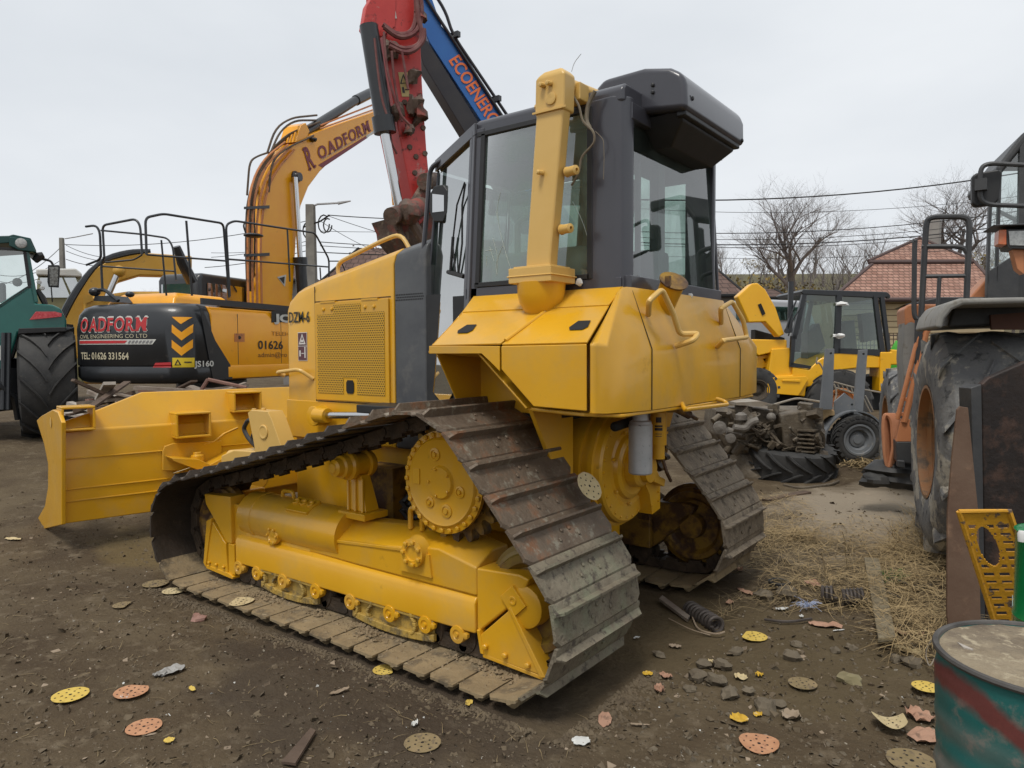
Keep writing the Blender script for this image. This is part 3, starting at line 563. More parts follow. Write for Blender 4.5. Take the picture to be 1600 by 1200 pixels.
# lift cylinder visible in front of the hood base
b = MB(); b.bx(1.72, 3.0, .45, .505, 1.09, 1.40); b.lathe((2.50, .50, 1.29), (0, 1, 0), [(0, .08), (.12, .08), (.125, .03), (.125, 0)], 20); b.cyl((2.48, .60, 1.30), (2.34, .60, 1.30), .06, n=16); b.cyl((1.78, .60, 1.33), (1.62, .62, 1.34), .075, n=16); lc = b.build('lift_cylinder', YEL, dz, bevel=.006)
b = MB(); b.cyl((2.4, .60, 1.30), (1.75, .60, 1.33), .028, n=16); b.build('chrome_rod', CHROME, lc)
# ---- cab
b = MB()
rf = lambda o, z0, z1: [V((-.31, o, z0)), V((.72, o, z1)), V((1.30, .42, z1-.09)), V((1.30, -.42, z1-.09)), V((.72, -o, z1)), V((-.31, -o, z0))]
b.loft([rf(.69, 3.16, 3.16), rf(.69, 3.235, 3.235), rf(.655, 3.27, 3.265)]); b.build('cab_roof', CABG, dz, bevel=.02, seg=3)
for s in (1, -1):
    b = MB(); S = lambda x, y, z: V((x, y*s, z))
    # thick rounded rear pillar
    b.loft([[S(x, y, z) for x, y in ((-.10, .62), (-.10, .695), (-.24, .70), (-.30, .68), (-.325, .62), (-.325, .585), (-.28, .58))] for z in (2.13, 3.2)])
    b.build('rear_pillar', CABG, dz, bevel=.012, seg=3, angle=50)
    b = MB()
    b.loft([[S(x, y, z) for x, y in ((xx, .66), (xx, .695), (xx+.10, .695), (xx+.12, .66))] for xx, z in ((.73, 2.13), (.665, 3.2))]); b.build('front_pillar', CABG, dz, bevel=.008)
    b = MB(); b.loft([[S(-.30, y, z) for y, z in ((.66, 2.13), (.695, 2.13), (.695, 2.205), (.66, 2.205))], [S(.83, y, z) for y, z in ((.66, 2.13), (.695, 2.13), (.695, 2.205), (.66, 2.205))]]); b.build('side_sill', CABG, dz, bevel=.006)
    # window surround + pane
    o_ = MB()
    for (xa, xb, za, zb) in ((-.10, .75, 2.205, 2.235), (-.10, .72, 3.145, 3.175), (-.12, -.085, 2.205, 3.17)): o_.bx(xa, xb, .668*s, .70*s, za, zb)
    o_.slab([S(.745, .70, 2.22), S(.712, .70, 2.22), S(.652, .70, 3.16), S(.685, .70, 3.16)][::-s], .03); wf = o_.build('side_window_frame', BLK, dz, bevel=.003)
    p_ = MB(); p_.add([S(-.09, .682, 2.23), S(.72, .682, 2.23), S(.66, .682, 3.15), S(-.09, .682, 3.15)], [(0, 1, 2, 3)]); p_.build('side_window', GLS, dz)
    # diagonal front pane reaching down beside the hood
    p_ = MB(); p_.add([S(.79, .685, 1.75), S(.80, .69, 2.15), S(.72, .685, 3.15), S(1.30, .42, 3.06), S(1.385, .455, 2.2), S(1.385, .46, 1.55), S(1.10, .6, 1.42)], [tuple(range(7))]); p_.build('corner_window', GLSM, dz)
    b = MB()
    b.tube([S(1.302, .422, 3.08), S(1.39, .458, 2.2), S(1.39, .46, 1.55)], .010, 6); b.slab([S(.72, .69, 3.16), S(1.31, .425, 3.07), S(1.31, .425, 3.15), S(.72, .69, 3.235)][::-s], .02)
    b.slab([S(.79, .69, 1.95), S(.87, .655, 1.95), S(.79, .655, 3.15), S(.72, .69, 3.16)][::-s], .02); b.build('corner_frame', CABG, dz, bevel=.004)
b = MB(); b.add([V((1.31, .41, 3.06)), V((1.31, -.41, 3.06)), V((1.39, -.45, 2.2)), V((1.39, .45, 2.2))], [(0, 1, 2, 3)]); b.build('windscreen', GLS, dz)
b = MB(); b.add([V((-.325, .60, 2.2)), V((-.325, -.66, 2.2)), V((-.29, -.60, 3.16)), V((-.29, .58, 3.16))], [(0, 1, 2, 3)]); b.build('rear_window', GLSR, dz)
b = MB(); b.bx(-.345, -.30, -.69, .66, 2.12, 2.215); b.bx(-.33, -.28, -.62, .62, 3.08, 3.17); b.tube([V((-.327, -.675, 2.15)), V((-.295, -.60, 3.15))], .012, 6); b.build('rear_window_frame', CABG, dz, bevel=.005)
# interior
b = MB(); b.bx(-.29, .70, -.6, .6, 3.09, 3.17); b.bx(.70, 1.22, -.38, .38, 3.06, 3.12); b.bx(-.28, -.02, -.45, .58, 2.93, 3.1); b.build('headliner', BLK, dz, bevel=.02)
b = MB(); b.bx(-.277, -.275, .40, .52, 2.96, 3.10); b.build('instruction_label', WHITE, dz)
b = MB(); b.bx(.22, .68, -.24, .24, 2.22, 2.36); b.box((.16, 0, 2.66), (.13, .48, .62), Matrix.Rotation(-.12, 3, 'Y')); b.box((.08, 0, 3.02), (.09, .26, .16)); b.build('driver_seat', mat('grey_seat_fabric', (.10, .11, .11), (.14, .15, .15), 8, .9), dz, bevel=.05, seg=3)
b = MB(); b.bx(.0, .7, .34, .6, 2.16, 2.42); b.bx(.0, .7, -.6, -.34, 2.16, 2.5); b.bx(1.0, 1.22, -.3, .3, 2.15, 2.5); b.bx(-.25, .78, -.64, .64, 2.1, 2.17); b.bx(.78, 1.28, -.42, .42, 2.1, 2.17); b.build('cab_console', INT, dz, bevel=.03)
b = MB(); b.tube(rnd([V((.55, .5, 2.42)), V((.55, .5, 2.62)), V((.45, .5, 2.66))], .03), .02, 8); b.tube([V((-.2, .3, 2.17)), V((-.2, .3, 3.1))], .02, 8); b.bx(-.26, -.2, .05, .14, 2.17, 3.1); b.build('control_lever', INT, dz)
# roof box
b = MB(); pf = [(.02, 3.25), (.0, 3.355), (-.06, 3.40), (-.32, 3.405), (-.48, 3.37), (-.55, 3.325), (-.575, 3.26), (-.578, 3.12), (-.20, 3.165), (-.165, 3.20), (-.13, 3.25)]
b.prism([V((x, .47, z)) for x, z in pf], (0, -.94, 0)); rb = b.build('roof_box', CABG, dz, bevel=.035, seg=4, angle=50)
b = MB(); b.loft([[V((x, y, 3.14)) for x, y in ((-.2, .40), (-.53, .42), (-.53, -.42), (-.2, -.40))], [V((x, y, 3.085)) for x, y in ((-.2, .38), (-.53, .40), (-.53, -.40), (-.2, -.38))], [V((x, y, 2.99)) for x, y in ((-.24, .28), (-.40, .26), (-.40, -.36), (-.24, -.34))]]); b.bx(-.56, -.50, -.43, .43, 3.10, 3.135); b.build('fan_shroud', BLK, rb, bevel=.01)
b = MB()
for p in (V((-.38, .472, 3.29)), V((-.38, .472, 3.25))): b.bolt(p, (0, 1, 0), .011, .008)
for p in (V((-.572, .38, 3.2)), V((-.572, -.42, 3.15))): b.bolt(p, (-1, 0, 0), .013, .01)
b.bx(-.578, -.30, .405, .411, 3.20, 3.21); b.build('box_bolts', BLK, rb)
b = MB()
for z_ in (3.05, 3.075): b.tube([V((-.4, -.40, z_)), V((-.46, -.40, z_))], .003, 5)
for x_ in (-.41, -.43, -.45): b.tube([V((x_, -.40, 3.04)), V((x_, -.40, 3.1))], .003, 5)
b.build('grille_stub', BLK, rb)
# column beside the cab
b = MB()
def sq(cx_, cy_, z, w_, d_): return [V((cx_-w_/2, cy_-d_/2, z)), V((cx_+w_/2, cy_-d_/2, z)), V((cx_+w_/2, cy_+d_/2, z)), V((cx_-w_/2, cy_+d_/2, z))]
b.loft([sq(.10, .885, 2.25, .165, .085), sq(.095, .885, 2.33, .165, .085), sq(.015, .885, 3.12, .178, .085)])
b.loft([sq(.016, .875, 3.10, .192, .115), sq(.010, .875, 3.30, .192, .115), sq(.005, .865, 3.335, .11, .09)])
colm = b.build('support_column', YELP, dz, bevel=.014, seg=3)
b = MB(); b.loft([sq(.125, .845, 2.18, .29, .25), sq(.125, .845, 2.265, .29, .25)]); b.bx(-.0, .25, .74, .95, 2.265, 2.275); b.bx(-.03, .28, .715, .975, 2.215, 2.222); b.build('column_flange', YELP, colm, bevel=.012)
b = MB(); b.lathe((.13, .845, 2.02), (0, 0, 1), [(-.04, .06), (.0, .095), (.05, .125), (.1, .135), (.165, .14)], 32); b.build('column_base', YEL, colm)
b = MB(); b.cyl((-.02, .80, 3.27), (-.06, .48, 3.27), .045, n=16); b.bx(-.09, .02, .68, .78, 3.19, 3.29); b.build('column_arm', YELP, colm, bevel=.008)
b = MB()
for z_, a in ((2.78, -1), (2.47, -1)): b.lathe((.05-(z_-2.47)*.12-.07, .86, z_), (-1, .25, 0), [(0, .03), (.02, .026), (.07, .026), (.075, .01), (.06, .01), (.06, 0)], 16)
b.lathe((.06, .93, 2.78), (.3, 1, 0), [(0, .014), (.035, .014), (.04, .008), (.04, 0)], 10)
for dx in (.0, .045): b.lathe((dx, .935, 3.25), (.3, 1, 0), [(0, .014), (.03, .014), (.033, .006), (.033, 0)], 10)
b.lathe((-.0, .935, 3.17), (0, 1, 0), [(0, .033), (.006, .033), (.008, .025), (.004, .0)], 20); b.bx(-.10, .12, .935, .942, 3.105, 3.115)
b.lathe((.12, .86, 3.17), (1, 0, 0), [(0, .02), (.03, .02), (.035, 0)], 8); b.lathe((.12, .86, 3.13), (1, 0, 0), [(0, .02), (.02, .02), (.025, 0)], 8); b.build('column_stubs', YELP, colm)
b = MB(); pts = [(892, 145), (905, 165), (910, 190), (928, 205), (930, 222), (908, 245), (905, 270), (893, 290)]
WIR = mat('grey_brown_cable', (.13, .10, .065), (.2, .17, .12), 20, .6)
b.tube(rnd([on('y', .80, *p) for p in pts], .03, 3), .007, 6); b.tube(rnd([on('y', .78, *p) for p in ((930, 142), (918, 165), (916, 190), (922, 200))], .03, 3), .012, 8)
b.tube(rnd([on('y', .80, *p) for p in ((930, 205), (943, 218), (944, 245), (943, 280))], .02, 3), .002, 5); b.build('loose_cable', WIR, colm)
b = MB(); b.tube(rnd([on('y', .80, *p) for p in ((893, 112), (897, 98), (908, 84))], .02), .0018, 5); b.build('wire_end', GREYM, colm)
# mirror, wiper, front grab bar
b = MB(); b.tube(rnd([on('y', .47, *p) for p in ((691, 250), (672, 262), (668, 320), (660, 408))], .06), .017, 10); b.build('grab_bar', CABG, dz)
b = MB(); mo = [on('y', .50, *p) for p in ((678, 290), (692, 288), (699, 297), (699, 330), (692, 347), (678, 347), (671, 332), (671, 303))]
b.prism(mo, (0, -.05, 0)); mr = b.build('mirror', BLK, dz, bevel=.01); b = MB(); b.add([p+V((0, .003, 0)) for p in [on('y', .50, *p) for p in ((676, 303), (694, 305), (694, 330), (676, 332))]], [(0, 1, 2, 3)]); b.build('mirror_glass', CHROME, mr)
b = MB(); fq = lambda u, v: onp(V((.79, .70, 2)), V((.42, .907, 0)), u, v)
b.tube([fq(*p) for p in ((716, 432), (722, 380), (722, 320), (727, 287))], .007, 5); b.tube([fq(*p) for p in ((712, 430), (707, 380), (714, 320), (726, 285))], .006, 5); b.tube([fq(*p) for p in ((704, 425), (708, 370))], .011, 6)
b.tube([fq(*p) for p in ((700, 425), (725, 432))], .015, 6); b.build('wiper', BLK, dz)
b = MB()
for p in (((905, 441),), ((1078, 463),)): 
    c_ = on('y', .71, *p[0]) if p[0][0] < 1000 else on('x', -.355, *p[0]); b.sphere(c_, .022, 8, (1, .4, 1), .6, p[0][0])
b.build('paper_scrap', WHITE, dz)
# abrasive disc stuck on the track
b = MB()
for pts in (((775, 330), (782, 365), (790, 395), (798, 420)), ((770, 372), (778, 400), (776, 430)), ((765, 385), (772, 408)), ((758, 392), (770, 390)), ((760, 400), (760, 415)), ((785, 385), (778, 402), (774, 415), (777, 428)), ((895, 315), (910, 345), (921, 380), (923, 400)), ((782, 300), (776, 325), (779, 345))):
    b.tube(rnd([on('y', .6835, *p) for p in pts], .05), .0013, 4)
b.build('glass_scratch', mat('scratch_white', (.5, .55, .5), None, 1, .6), dz)
# ---- blade (angled)
E0 = V((4.78, 1.60, .2)); bd = V((-.22, -.975, 0)).normalized(); bn = V((-.975, .22, 0)).normalized()
Q = lambda u, v: onp(E0, bd, u, v)
R_ = lambda u, v, off=0: onp(E0+bn*off, bn, u, v)
b = MB()
cheek = [Q(*p) for p in ((57, 657), (64, 650), (82, 640), (90, 644), (96, 660), (96, 820), (50, 831), (56, 815), (70, 790), (75, 760), (75, 725), (69, 695))]
b.prism(cheek, bd*.035); ck = b.build('blade_end_plate', YEL, dz, bevel=.008)
b = MB(); hc = Q(80, 660); b.lathe(hc-bd*.004, -bd, [(0, .045), (.002, .045)], 20); b.build('lifting_hole', YELP, ck)
zf0 = R_(96, 672).z; zb0 = R_(96, 819).z
ztop = R_(222, 613, -.16).z
LB = 4.08; b = MB()
s1 = (R_(222, 613, -.16)-E0).dot(bd)
def bp(s_, off, z): p = E0+bd*s_+bn*off; p.z = z; return p
zc = (zf0+ztop)/2
front_sh = .34
b.loft([[bp(s_, o_, z_) for o_, z_ in ((0, zb0), (0, zf0-.03), (-.005, zf0-.012), (-.02, zf0), (o2, z2), (o2-.04, z2+.0), (-.22, zf0-.02), (-.26, .5), (-.16, zb0-.02))] for s_, o2, z2 in ((.03, -.07, zf0+.06), (.35, -.10, zf0+.16), (s1, -.16, ztop), (LB-s1, -.16, ztop), (LB-.35, -.10, zf0+.16), (LB, -.07, zf0+.06))])
bl = b.build('blade', YEL, dz, bevel=.01, angle=20)
b = MB(); b.prism([Q(52, 820), Q(66, 822), Q(60, 832), Q(34, 841)], bd*4.05); b.build('cutting_edge', STEELM, bl, bevel=.004)
b = MB()
for (va, k) in ((718, 0), (766, 0), (785, 0)):
    z_ = R_(96, va).z; b.bx(0, 0, 0, 0, 0, 0) if False else b.tube([bp(.03, .003, z_), bp(4.0, .003, z_)], .007, 6)
b.build('weld_seam', YEL, bl)
def chan(s_, z, off, w_, h_, dp, t_=.02, solid=True):
    """open rectangular socket whose mouth faces the tractor"""
    o_ = MB(); X = bd; N_ = bn; c_ = bp(s_, off, z)
    def slabq(a0, a1, z0, z1): o_.prism([c_+X*a0+V((0, 0, z0)), c_+X*a1+V((0, 0, z0)), c_+X*a1+V((0, 0, z1)), c_+X*a0+V((0, 0, z1))], N_*dp)
    slabq(-w_/2, w_/2, h_-t_, h_); slabq(-w_/2, w_/2, 0, t_); slabq(-w_/2, -w_/2+t_, t_, h_-t_); slabq(w_/2-t_, w_/2, t_, h_-t_); return o_
for (u0, v0, u1, v1, off) in ((97, 634, 149, 675, .10), (276, 643, 330, 686, .16), (366, 611, 409, 645, .08)):
    pa = R_(u0, v1, off); pb = R_(u1, v0, off); sa = (pa-E0).dot(bd); sb = (pb-E0).dot(bd)
    chan((sa+sb)/2, pa.z, off-.26, abs(sb-sa), pb.z-pa.z, .26).build('socket_bracket', YEL, bl, bevel=.006)
# gusset and C-frame pieces
b = MB(); sB = lambda u, v, off: R_(u, v, off)
b.prism([sB(253, 705, .02), sB(256, 697, .02), (sB(270, 692, .02)), sB(345, 688, .02), sB(345, 735, .02), sB(253, 735, .02)], bn*.03)
b.tube([sB(318, 695, .04), sB(335, 690, .04), sB(350, 678, .04), sB(372, 668, .04)], .014, 6); b.build('mounting_plate', YEL, bl, bevel=.01)
b = MB(); b.prism([sB(258, 712, .05), sB(300, 714, .05), sB(318, 722, .05), sB(352, 705, .05), sB(356, 708, .05), sB(322, 732, .05), sB(298, 730, .05), sB(262, 717, .05)], bn*.2); b.lathe(sB(308, 714, .12), (0, 0, 1), [(-.04, .06), (.02, .06), (.025, .04), (.05, .04), (.05, 0)], 16); b.build('blade_pivot', YEL, bl, bevel=.006)
b = MB(); b.cyl((3.75, .3, .62), (4.6, .2, .6), .12, n=24); b.bx(3.3, 4.4, .52, .75, .42, .62); b.bx(3.3, 4.4, -.75, -.52, .42, .62); b.bx(4.2, 4.5, -.7, .7, .40, .66); b.build('push_frame', YEL, dz, bevel=.02)
b = MB(); PY = .86
b.prism([on('y', PY, *p) for p in ((387, 645), (392, 641), (418, 643), (424, 655), (440, 700), (400, 716), (396, 690))], (0, -.14, 0)); b.lathe(on('y', PY, 412, 675), (0, 1, 0), [(0, .06), (.01, .058), (.012, .045), (.006, .04), (.006, 0)], 20)
b.lathe(on('y', PY-.07, 397, 644), (0, 0, 1), [(0, .02), (.03, .02), (.03, 0)], 8); b.lathe(on('y', PY-.07, 412, 643), (0, 0, 1), [(0, .02), (.03, .02), (.03, 0)], 8); b.build('tilt_cylinder', YELP, dz, bevel=.012)
b = MB(); b.cyl(on('y', .7, 360, 712), on('y', .7, 440, 706), .05, n=16); b.prism([on('y', .8, *p) for p in ((345, 712), (365, 703), (400, 705), (400, 720), (345, 725))], (0, -.2, 0)); b.build('cylinder_rod_eye', YELP, dz, bevel=.012)
b = MB(); b.tube(rnd([on('y', .75, *p) for p in ((402, 700), (388, 685), (380, 670), (388, 655), (398, 660))], .04), .018, 8); b.tube(rnd([on('y', .78, *p) for p in ((405, 705), (395, 690), (394, 680), (404, 672))], .03), .016, 8); b.build('blade_hose', RUB, dz)
# ================================================================ TERRAIN
CF2 = V((CF.x, CF.y, 0)).normalized(); CR2 = V((CR.x, CR.y, 0)).normalized()
def sm(t): t = max(0, min(1, t)); return t*t*(3-2*t)
def gh(x, y, fine=True):
    d = (x-CAM.x)*CF2.x+(y-CAM.y)*CF2.y; l = (x-CAM.x)*CR2.x+(y-CAM.y)*CR2.y
    base = .42*sm((d-5.0)/7.5)
    base = max(base, .20*sm((l-1.5)/1.7)*sm((d-2.8)/2.2))
    dx = max(-.7-x, 0, x-3.55); dy = max(-1.75-y, 0, y-1.75); base *= sm(math.hypot(dx, dy)/1.7)
    h = base
    if d > 26: h += 11.5*sm((d-26)/75)*(.35+.65*sm((l+2)/10))
    if d > 100: h -= 4*sm((d-100)/150)
    if fine and d < 30:
        h += .018*noise.noise(V((x*1.3, y*1.3, 0)))+.010*noise.noise(V((x*5, y*5, 3)))+.006*noise.noise(V((x*14, y*14, 7)))
        if d < 7: h += .004*noise.noise(V((x*40, y*40, 9)))+.004*abs(noise.noise(V((x*24, y*24, 19))))
        h += .07*sm(1-math.hypot((x+.95)/.8, (y+1.55)/.5))*(.7+.6*noise.noise(V((x*3, y*3, 31))))
        h -= .012*sm(1-math.hypot(dx, dy)/.15)
        if l > 1.2 and d < 6.2 and d > 3: h += .05*max(0, noise.noise(V((x*1.9, y*1.9, 21))))
    return h
def gp(u, v, up=0):
    """where the photo's pixel meets the ground"""
    d = ray(u, v); t = 1.0
    for _ in range(4000):
        p = CAM+d*t
        if p.z <= gh(p.x, p.y)+up: break
        t += .01
    return V((p.x, p.y, gh(p.x, p.y)+up))
def spaced(n, near, far):
    o = []
    k = math.asinh(far/near)
    for i in range(-n, n+1): o.append(near*math.sinh(k*i/n))
    return o
gx = spaced(210, 3.2, 600); 
P_ = []
for a in gx:
    row = []
    for b_ in gx:
        # fan the dense zone along the view
        c = CAM+CF2*(3.6+a)+CR2*(.6+b_)
        row.append(V((c.x, c.y, gh(c.x, c.y))))
    P_.append(row)
GM = mat('trodden_dirt', (.066, .046, .027), (.115, .086, .051), 1.6, .95, bump=1.0, bscale=26, c3=(.14, .108, .07), th=.60, sc3=7, c4=(.20, .165, .12), th4=.65, sc4=70, spec=.2)
t = GM.node_tree; L = t.links; pb = t.nodes['Principled BSDF']
def NN(k): return t.nodes.new('ShaderNode'+k)
geo = NN('NewGeometry'); src = pb.inputs['Base Color'].links[0].from_socket
def gmask(c, rad, amp, ns, lo=.0, hi=.35, sq=(1, 1)):
    vs = NN('VectorMath'); vs.operation = 'SUBTRACT'; L.new(geo.outputs['Position'], vs.inputs[0]); vs.inputs[1].default_value = c
    sc_ = NN('VectorMath'); sc_.operation = 'MULTIPLY'; L.new(vs.outputs[0], sc_.inputs[0]); sc_.inputs[1].default_value = (1/rad[0], 1/rad[1], 0)
    ln = NN('VectorMath'); ln.operation = 'LENGTH'; L.new(sc_.outputs[0], ln.inputs[0])
    n = NN('TexNoise'); n.inputs['Scale'].default_value = ns; n.inputs['Detail'].default_value = 8; L.new(geo.outputs['Position'], n.inputs['Vector'])
    ad = NN('Math'); ad.operation = 'MULTIPLY_ADD'; L.new(n.outputs[0], ad.inputs[0]); ad.inputs[1].default_value = amp; L.new(ln.outputs['Value'], ad.inputs[2])
    mr = NN('MapRange'); L.new(ad.outputs[0], mr.inputs[0]); mr.inputs['From Min'].default_value = 1+amp/2-lo-hi; mr.inputs['From Max'].default_value = 1+amp/2+lo; mr.inputs['To Min'].default_value = 1; mr.inputs['To Max'].default_value = 0; return mr.outputs[0]
def over(col, mask, fac):
    global src
    mxn = NN('Mix'); mxn.data_type = 'RGBA'; ml = NN('Math'); ml.operation = 'MULTIPLY'; L.new(mask, ml.inputs[0]); ml.inputs[1].default_value = fac; L.new(ml.outputs[0], mxn.inputs['Factor']); L.new(src, mxn.inputs['A']); mxn.inputs['B'].default_value = (*col, 1); src = mxn.outputs['Result']
pc = gp(1385, 800); over((.30, .25, .185), gmask(pc, (1.25, 1.7), 1.1, 2.2), .8)
pc = gp(1180, 1010); over((.10, .075, .04), gmask(pc, (1.2, .9), 1.2, 3), .7)
pc = gp(250, 860); over((.15, .11, .05), gmask(pc, (.9, .5), 1.0, 3), .7)
pc = gp(600, 1060); over((.045, .034, .026), gmask(pc, (1.3, 1.0), 1.4, 2.6), .6)
# grassy hillside, olive and brown, beyond the houses
hp = CAM+CF2*110+CR2*10; over((.115, .105, .055), gmask(hp, (82, 82), .3, .06), .95)
L.new(src, pb.inputs['Base Color'])
b = MB(); b.grid(P_); tag(b.build('ground', GM, angle=180), kind='structure')

# ================================================================ helpers for machines
def frame(O, X, Y):
    X = V(X); Y = V(Y)
    return lambda a, b_, z: V((O[0]+X.x*a+Y.x*b_, O[1]+X.y*a+Y.y*b_, O[2]+z))
def tyre(T, r, w_, parent=None, lug=.035, n=18, rim=None, rimmat=None, mat_=None, rimr=.55, steel=False, name='wheel', hub=True):
    """T(axis distance, around-x, around-z): wheel centred at 0, axis first coordinate"""
    mb = MB(); N = 48; loops = []
    prof = [(-w_/2+.02, rimr*r), (-w_/2, rimr*r+.03), (-w_*.52, r*.78), (-w_*.47, r*.92), (-w_*.40, r-lug), (0, r-lug*.8), (w_*.40, r-lug), (w_*.47, r*.92), (w_*.52, r*.78), (w_/2, rimr*r+.03), (w_/2-.02, rimr*r)]
    mb.loft([[T(a, rr*math.cos(q*2*math.pi/N), rr*math.sin(q*2*math.pi/N)) for q in range(N)] for a, rr in prof], cap=False)
    for k in range(n):
        for sg in (-1, 1):
            th = 2*math.pi*(k+(.5 if sg > 0 else 0))/n; M_ = 5; top = []; bot = []
            for i in range(M_+1):
                f_ = i/M_; a = sg*(.01+f_*(w_*.49)); sk = -.55*f_**.8*(9/n+.35); wd = .030+.012*f_
                ro = (r if f_ < .8 else r-lug*.35) ; wd = wd*.5/r
                for e in (-1, 1):
                    top.append((a, ro, th+sk+e*wd)); bot.append((a, r-lug*1.6 if f_ < .9 else r*.86, th+sk+e*wd*1.35))
            vs = [T(a, q*math.cos(o_), q*math.sin(o_)) for a, q, o_ in top+bot]; m_ = len(top); fs = []
            for i in range(M_):
                j = 2*i; fs += [(j, j+1, j+3, j+2), (j, j+2, m_+j+2, m_+j), (j+1, m_+j+1, m_+j+3, j+3)]
            fs += [(0, m_, m_+1, 1), (m_-2, m_-1, 2*m_-1, 2*m_-2)]; mb.add(vs, fs)
    if parent is not None and rimmat is None: return mb.build('tyre', mat_ or TYRE, parent, angle=40)
    o_ = mb.build(name, mat_ or TYRE, parent, angle=40)
    if rimmat:
        q = MB(); rr = rimr*r
        pr = [(w_*.5, rr+.015), (w_*.5, rr-.01), (w_*.40, rr-.02), (w_*.36, rr-.06), (w_*.12, rr-.075), (w_*.08, rr*.55), (w_*.16, rr*.5), (w_*.20, rr*.3), (w_*.24, rr*.28), (w_*.24, .001)]
        q.loft([[T(a, R_*math.cos(g*2*math.pi/40), R_*math.sin(g*2*math.pi/40)) for g in range(40)] for a, R_ in pr], cap=False)
        for g in range(10):
            a0 = g*2*math.pi/10; q.cyl(T(w_*.10, rr*.62*math.cos(a0), rr*.62*math.sin(a0)), T(w_*.15, rr*.62*math.cos(a0), rr*.62*math.sin(a0)), .014, n=6)
        q.build('rim', rimmat, o_, angle=30)
    return o_
def wheelT(c, ax):
    ax = V(ax).normalized(); up = V((0, 0, 1)); f_ = up.cross(ax).normalized(); up = ax.cross(f_)
    return lambda a, x, z: V(c)+ax*a+f_*x+up*z
ORG = mat('orange_yellow_machine_paint', (.84, .34, .003), (.88, .39, .005), 2, .3, coat=.12, bump=.02, bscale=8, c4=(.62, .25, .01), th4=.68, sc4=6)
ORGD = mat('dirty_orange_paint', (.5, .18, .05), (.58, .22, .07), 3, .5, c3=(.22, .10, .05), th=.62, sc3=5, bump=.1)
BLKP = mat('black_machine_paint', (.014, .016, .019), (.02, .022, .025), 3, .38, coat=.2, c4=(.06, .055, .05), th4=.68, sc4=4)
LRED = mat('lettering_red', (.50, .02, .03), (.42, .03, .03), 6, .5); LWHT = mat('lettering_white', (.62, .62, .58), (.5, .5, .46), 6, .5); LMAR = mat('lettering_maroon', (.20, .02, .03), None, 1, .5); LBLK = mat('lettering_black', (.02, .018, .015), None, 1, .5)
LCRM = mat('lettering_cream', (.58, .52, .36), (.4, .36, .25), 14, .6)
# ================================================================ ORANGE EXCAVATOR
e_ = (CR2*.946-CF2*.326).normalized(); f_ = (CR2*.326+CF2*.946).normalized()
O_ = dep(290, 550, 11.0); O_.z = 0
T = frame(O_, f_, e_)      # a forward, b sideways (0 = right flank), z world
jx = thing('crawler_excavator', T(2, -1.15, .4), 'orange and black crawler excavator with raised boom behind the blade', 'excavator')
zb, zt = 1.33, 2.60; W2 = 2.42
def cwl(z, ins):
    o = []
    pts = [(.95, 0), (.42, 0), (.13, -.09), (-.04, -.35), (-.12, -.8), (-.14, -W2/2), (-.12, -W2+.8), (-.04, -W2+.35), (.13, -W2+.09), (.42, -W2), (.95, -W2)]
    cx_, cy_ = .5, -W2/2
    for a, b_ in pts:
        k = 1-ins; o.append(T(cx_+(a-cx_)*k, cy_+(b_-cy_)*k, z))
    return o
def smooth_loop(z, ins, n=5):
    P0 = cwl(z, ins); return P0
# finer plan outline for a round counterweight
def cw2(z, ins):
    base = [(.95, 0), (.42, 0), (.13, -.09), (-.04, -.35), (-.12, -.8), (-.14, -W2/2), (-.12, -W2+.8), (-.04, -W2+.35), (.13, -W2+.09), (.42, -W2), (.95, -W2)]
    o = []
    for i in range(len(base)-1):
        p0 = base[max(i-1, 0)]; p1 = base[i]; p2 = base[i+1]; p3 = base[min(i+2, len(base)-1)]
        for k in range(5):
            t = k/5; f0 = [.5*((2*p1[q])+(-p0[q]+p2[q])*t+(2*p0[q]-5*p1[q]+4*p2[q]-p3[q])*t*t+(-p0[q]+3*p1[q]-3*p2[q]+p3[q])*t**3) for q in (0, 1)]
            o.append(f0)
    o.append(base[-1]); k = ins
    res = []
    for a, b_ in o:
        a2 = a+k if a < .4 else a; d_ = (b_+W2/2)/(W2/2); res.append(T(a2 if a < .94 else a, -W2/2+d_*(W2/2-k), z))
    return res
b = MB(); b.loft([cw2(zb+.0, .10), cw2(zb+.03, .04), cw2(zb+.10, .0), cw2(zb+.25, .0), cw2(zb+.27, .02), cw2(zb+.29, .0), cw2(2.2, .0), cw2(2.42, .03), cw2(2.53, .09), cw2(2.58, .18)]); cw = b.build('counterweight', BLKP, jx, angle=50)
# side body: orange panels
b = MB(); b.loft([[T(a, b_, z) for b_, z in ((-.02, zb+.06), (.012, zb+.2), (.012, 2.40), (-.05, 2.53), (-.2, 2.57), (-.2, zb+.02))] for a in (.55, 3.2)]); b.bx(0, 0, 0, 0, 0, 0) if 0 else None
sb = b.build('side_panel', ORG, jx, bevel=.012)
b = MB(); b.loft([[T(a, b_, z) for b_, z in ((.012, zb+.05), (.02, zb+.08), (.02, zb+.24), (.012, zb+.27), (-.1, zb+.2), (-.1, zb+.03))] for a in (.9, 3.2)]); b.build('side_skirt', ORG, jx, bevel=.01)
b = MB(); b.prism([T(.55, .013, zb+.04), T(1.0, .013, zb+.04), T(.95, .013, zb+.28), T(.62, .013, 2.0), T(.38, .013, 2.45), T(.3, .013, 2.5)], e_*.006); b.build('black_swoosh', BLKP, jx)
b = MB(); b.prism([T(.9, -W2+.02, zb+.05), T(3.3, -W2+.02, zb+.05), T(3.3, -.1, zb+.05), T(.9, -.1, zb+.05)], (0, 0, 1.22)); b.build('upper_body', BLKP, jx, bevel=.03)
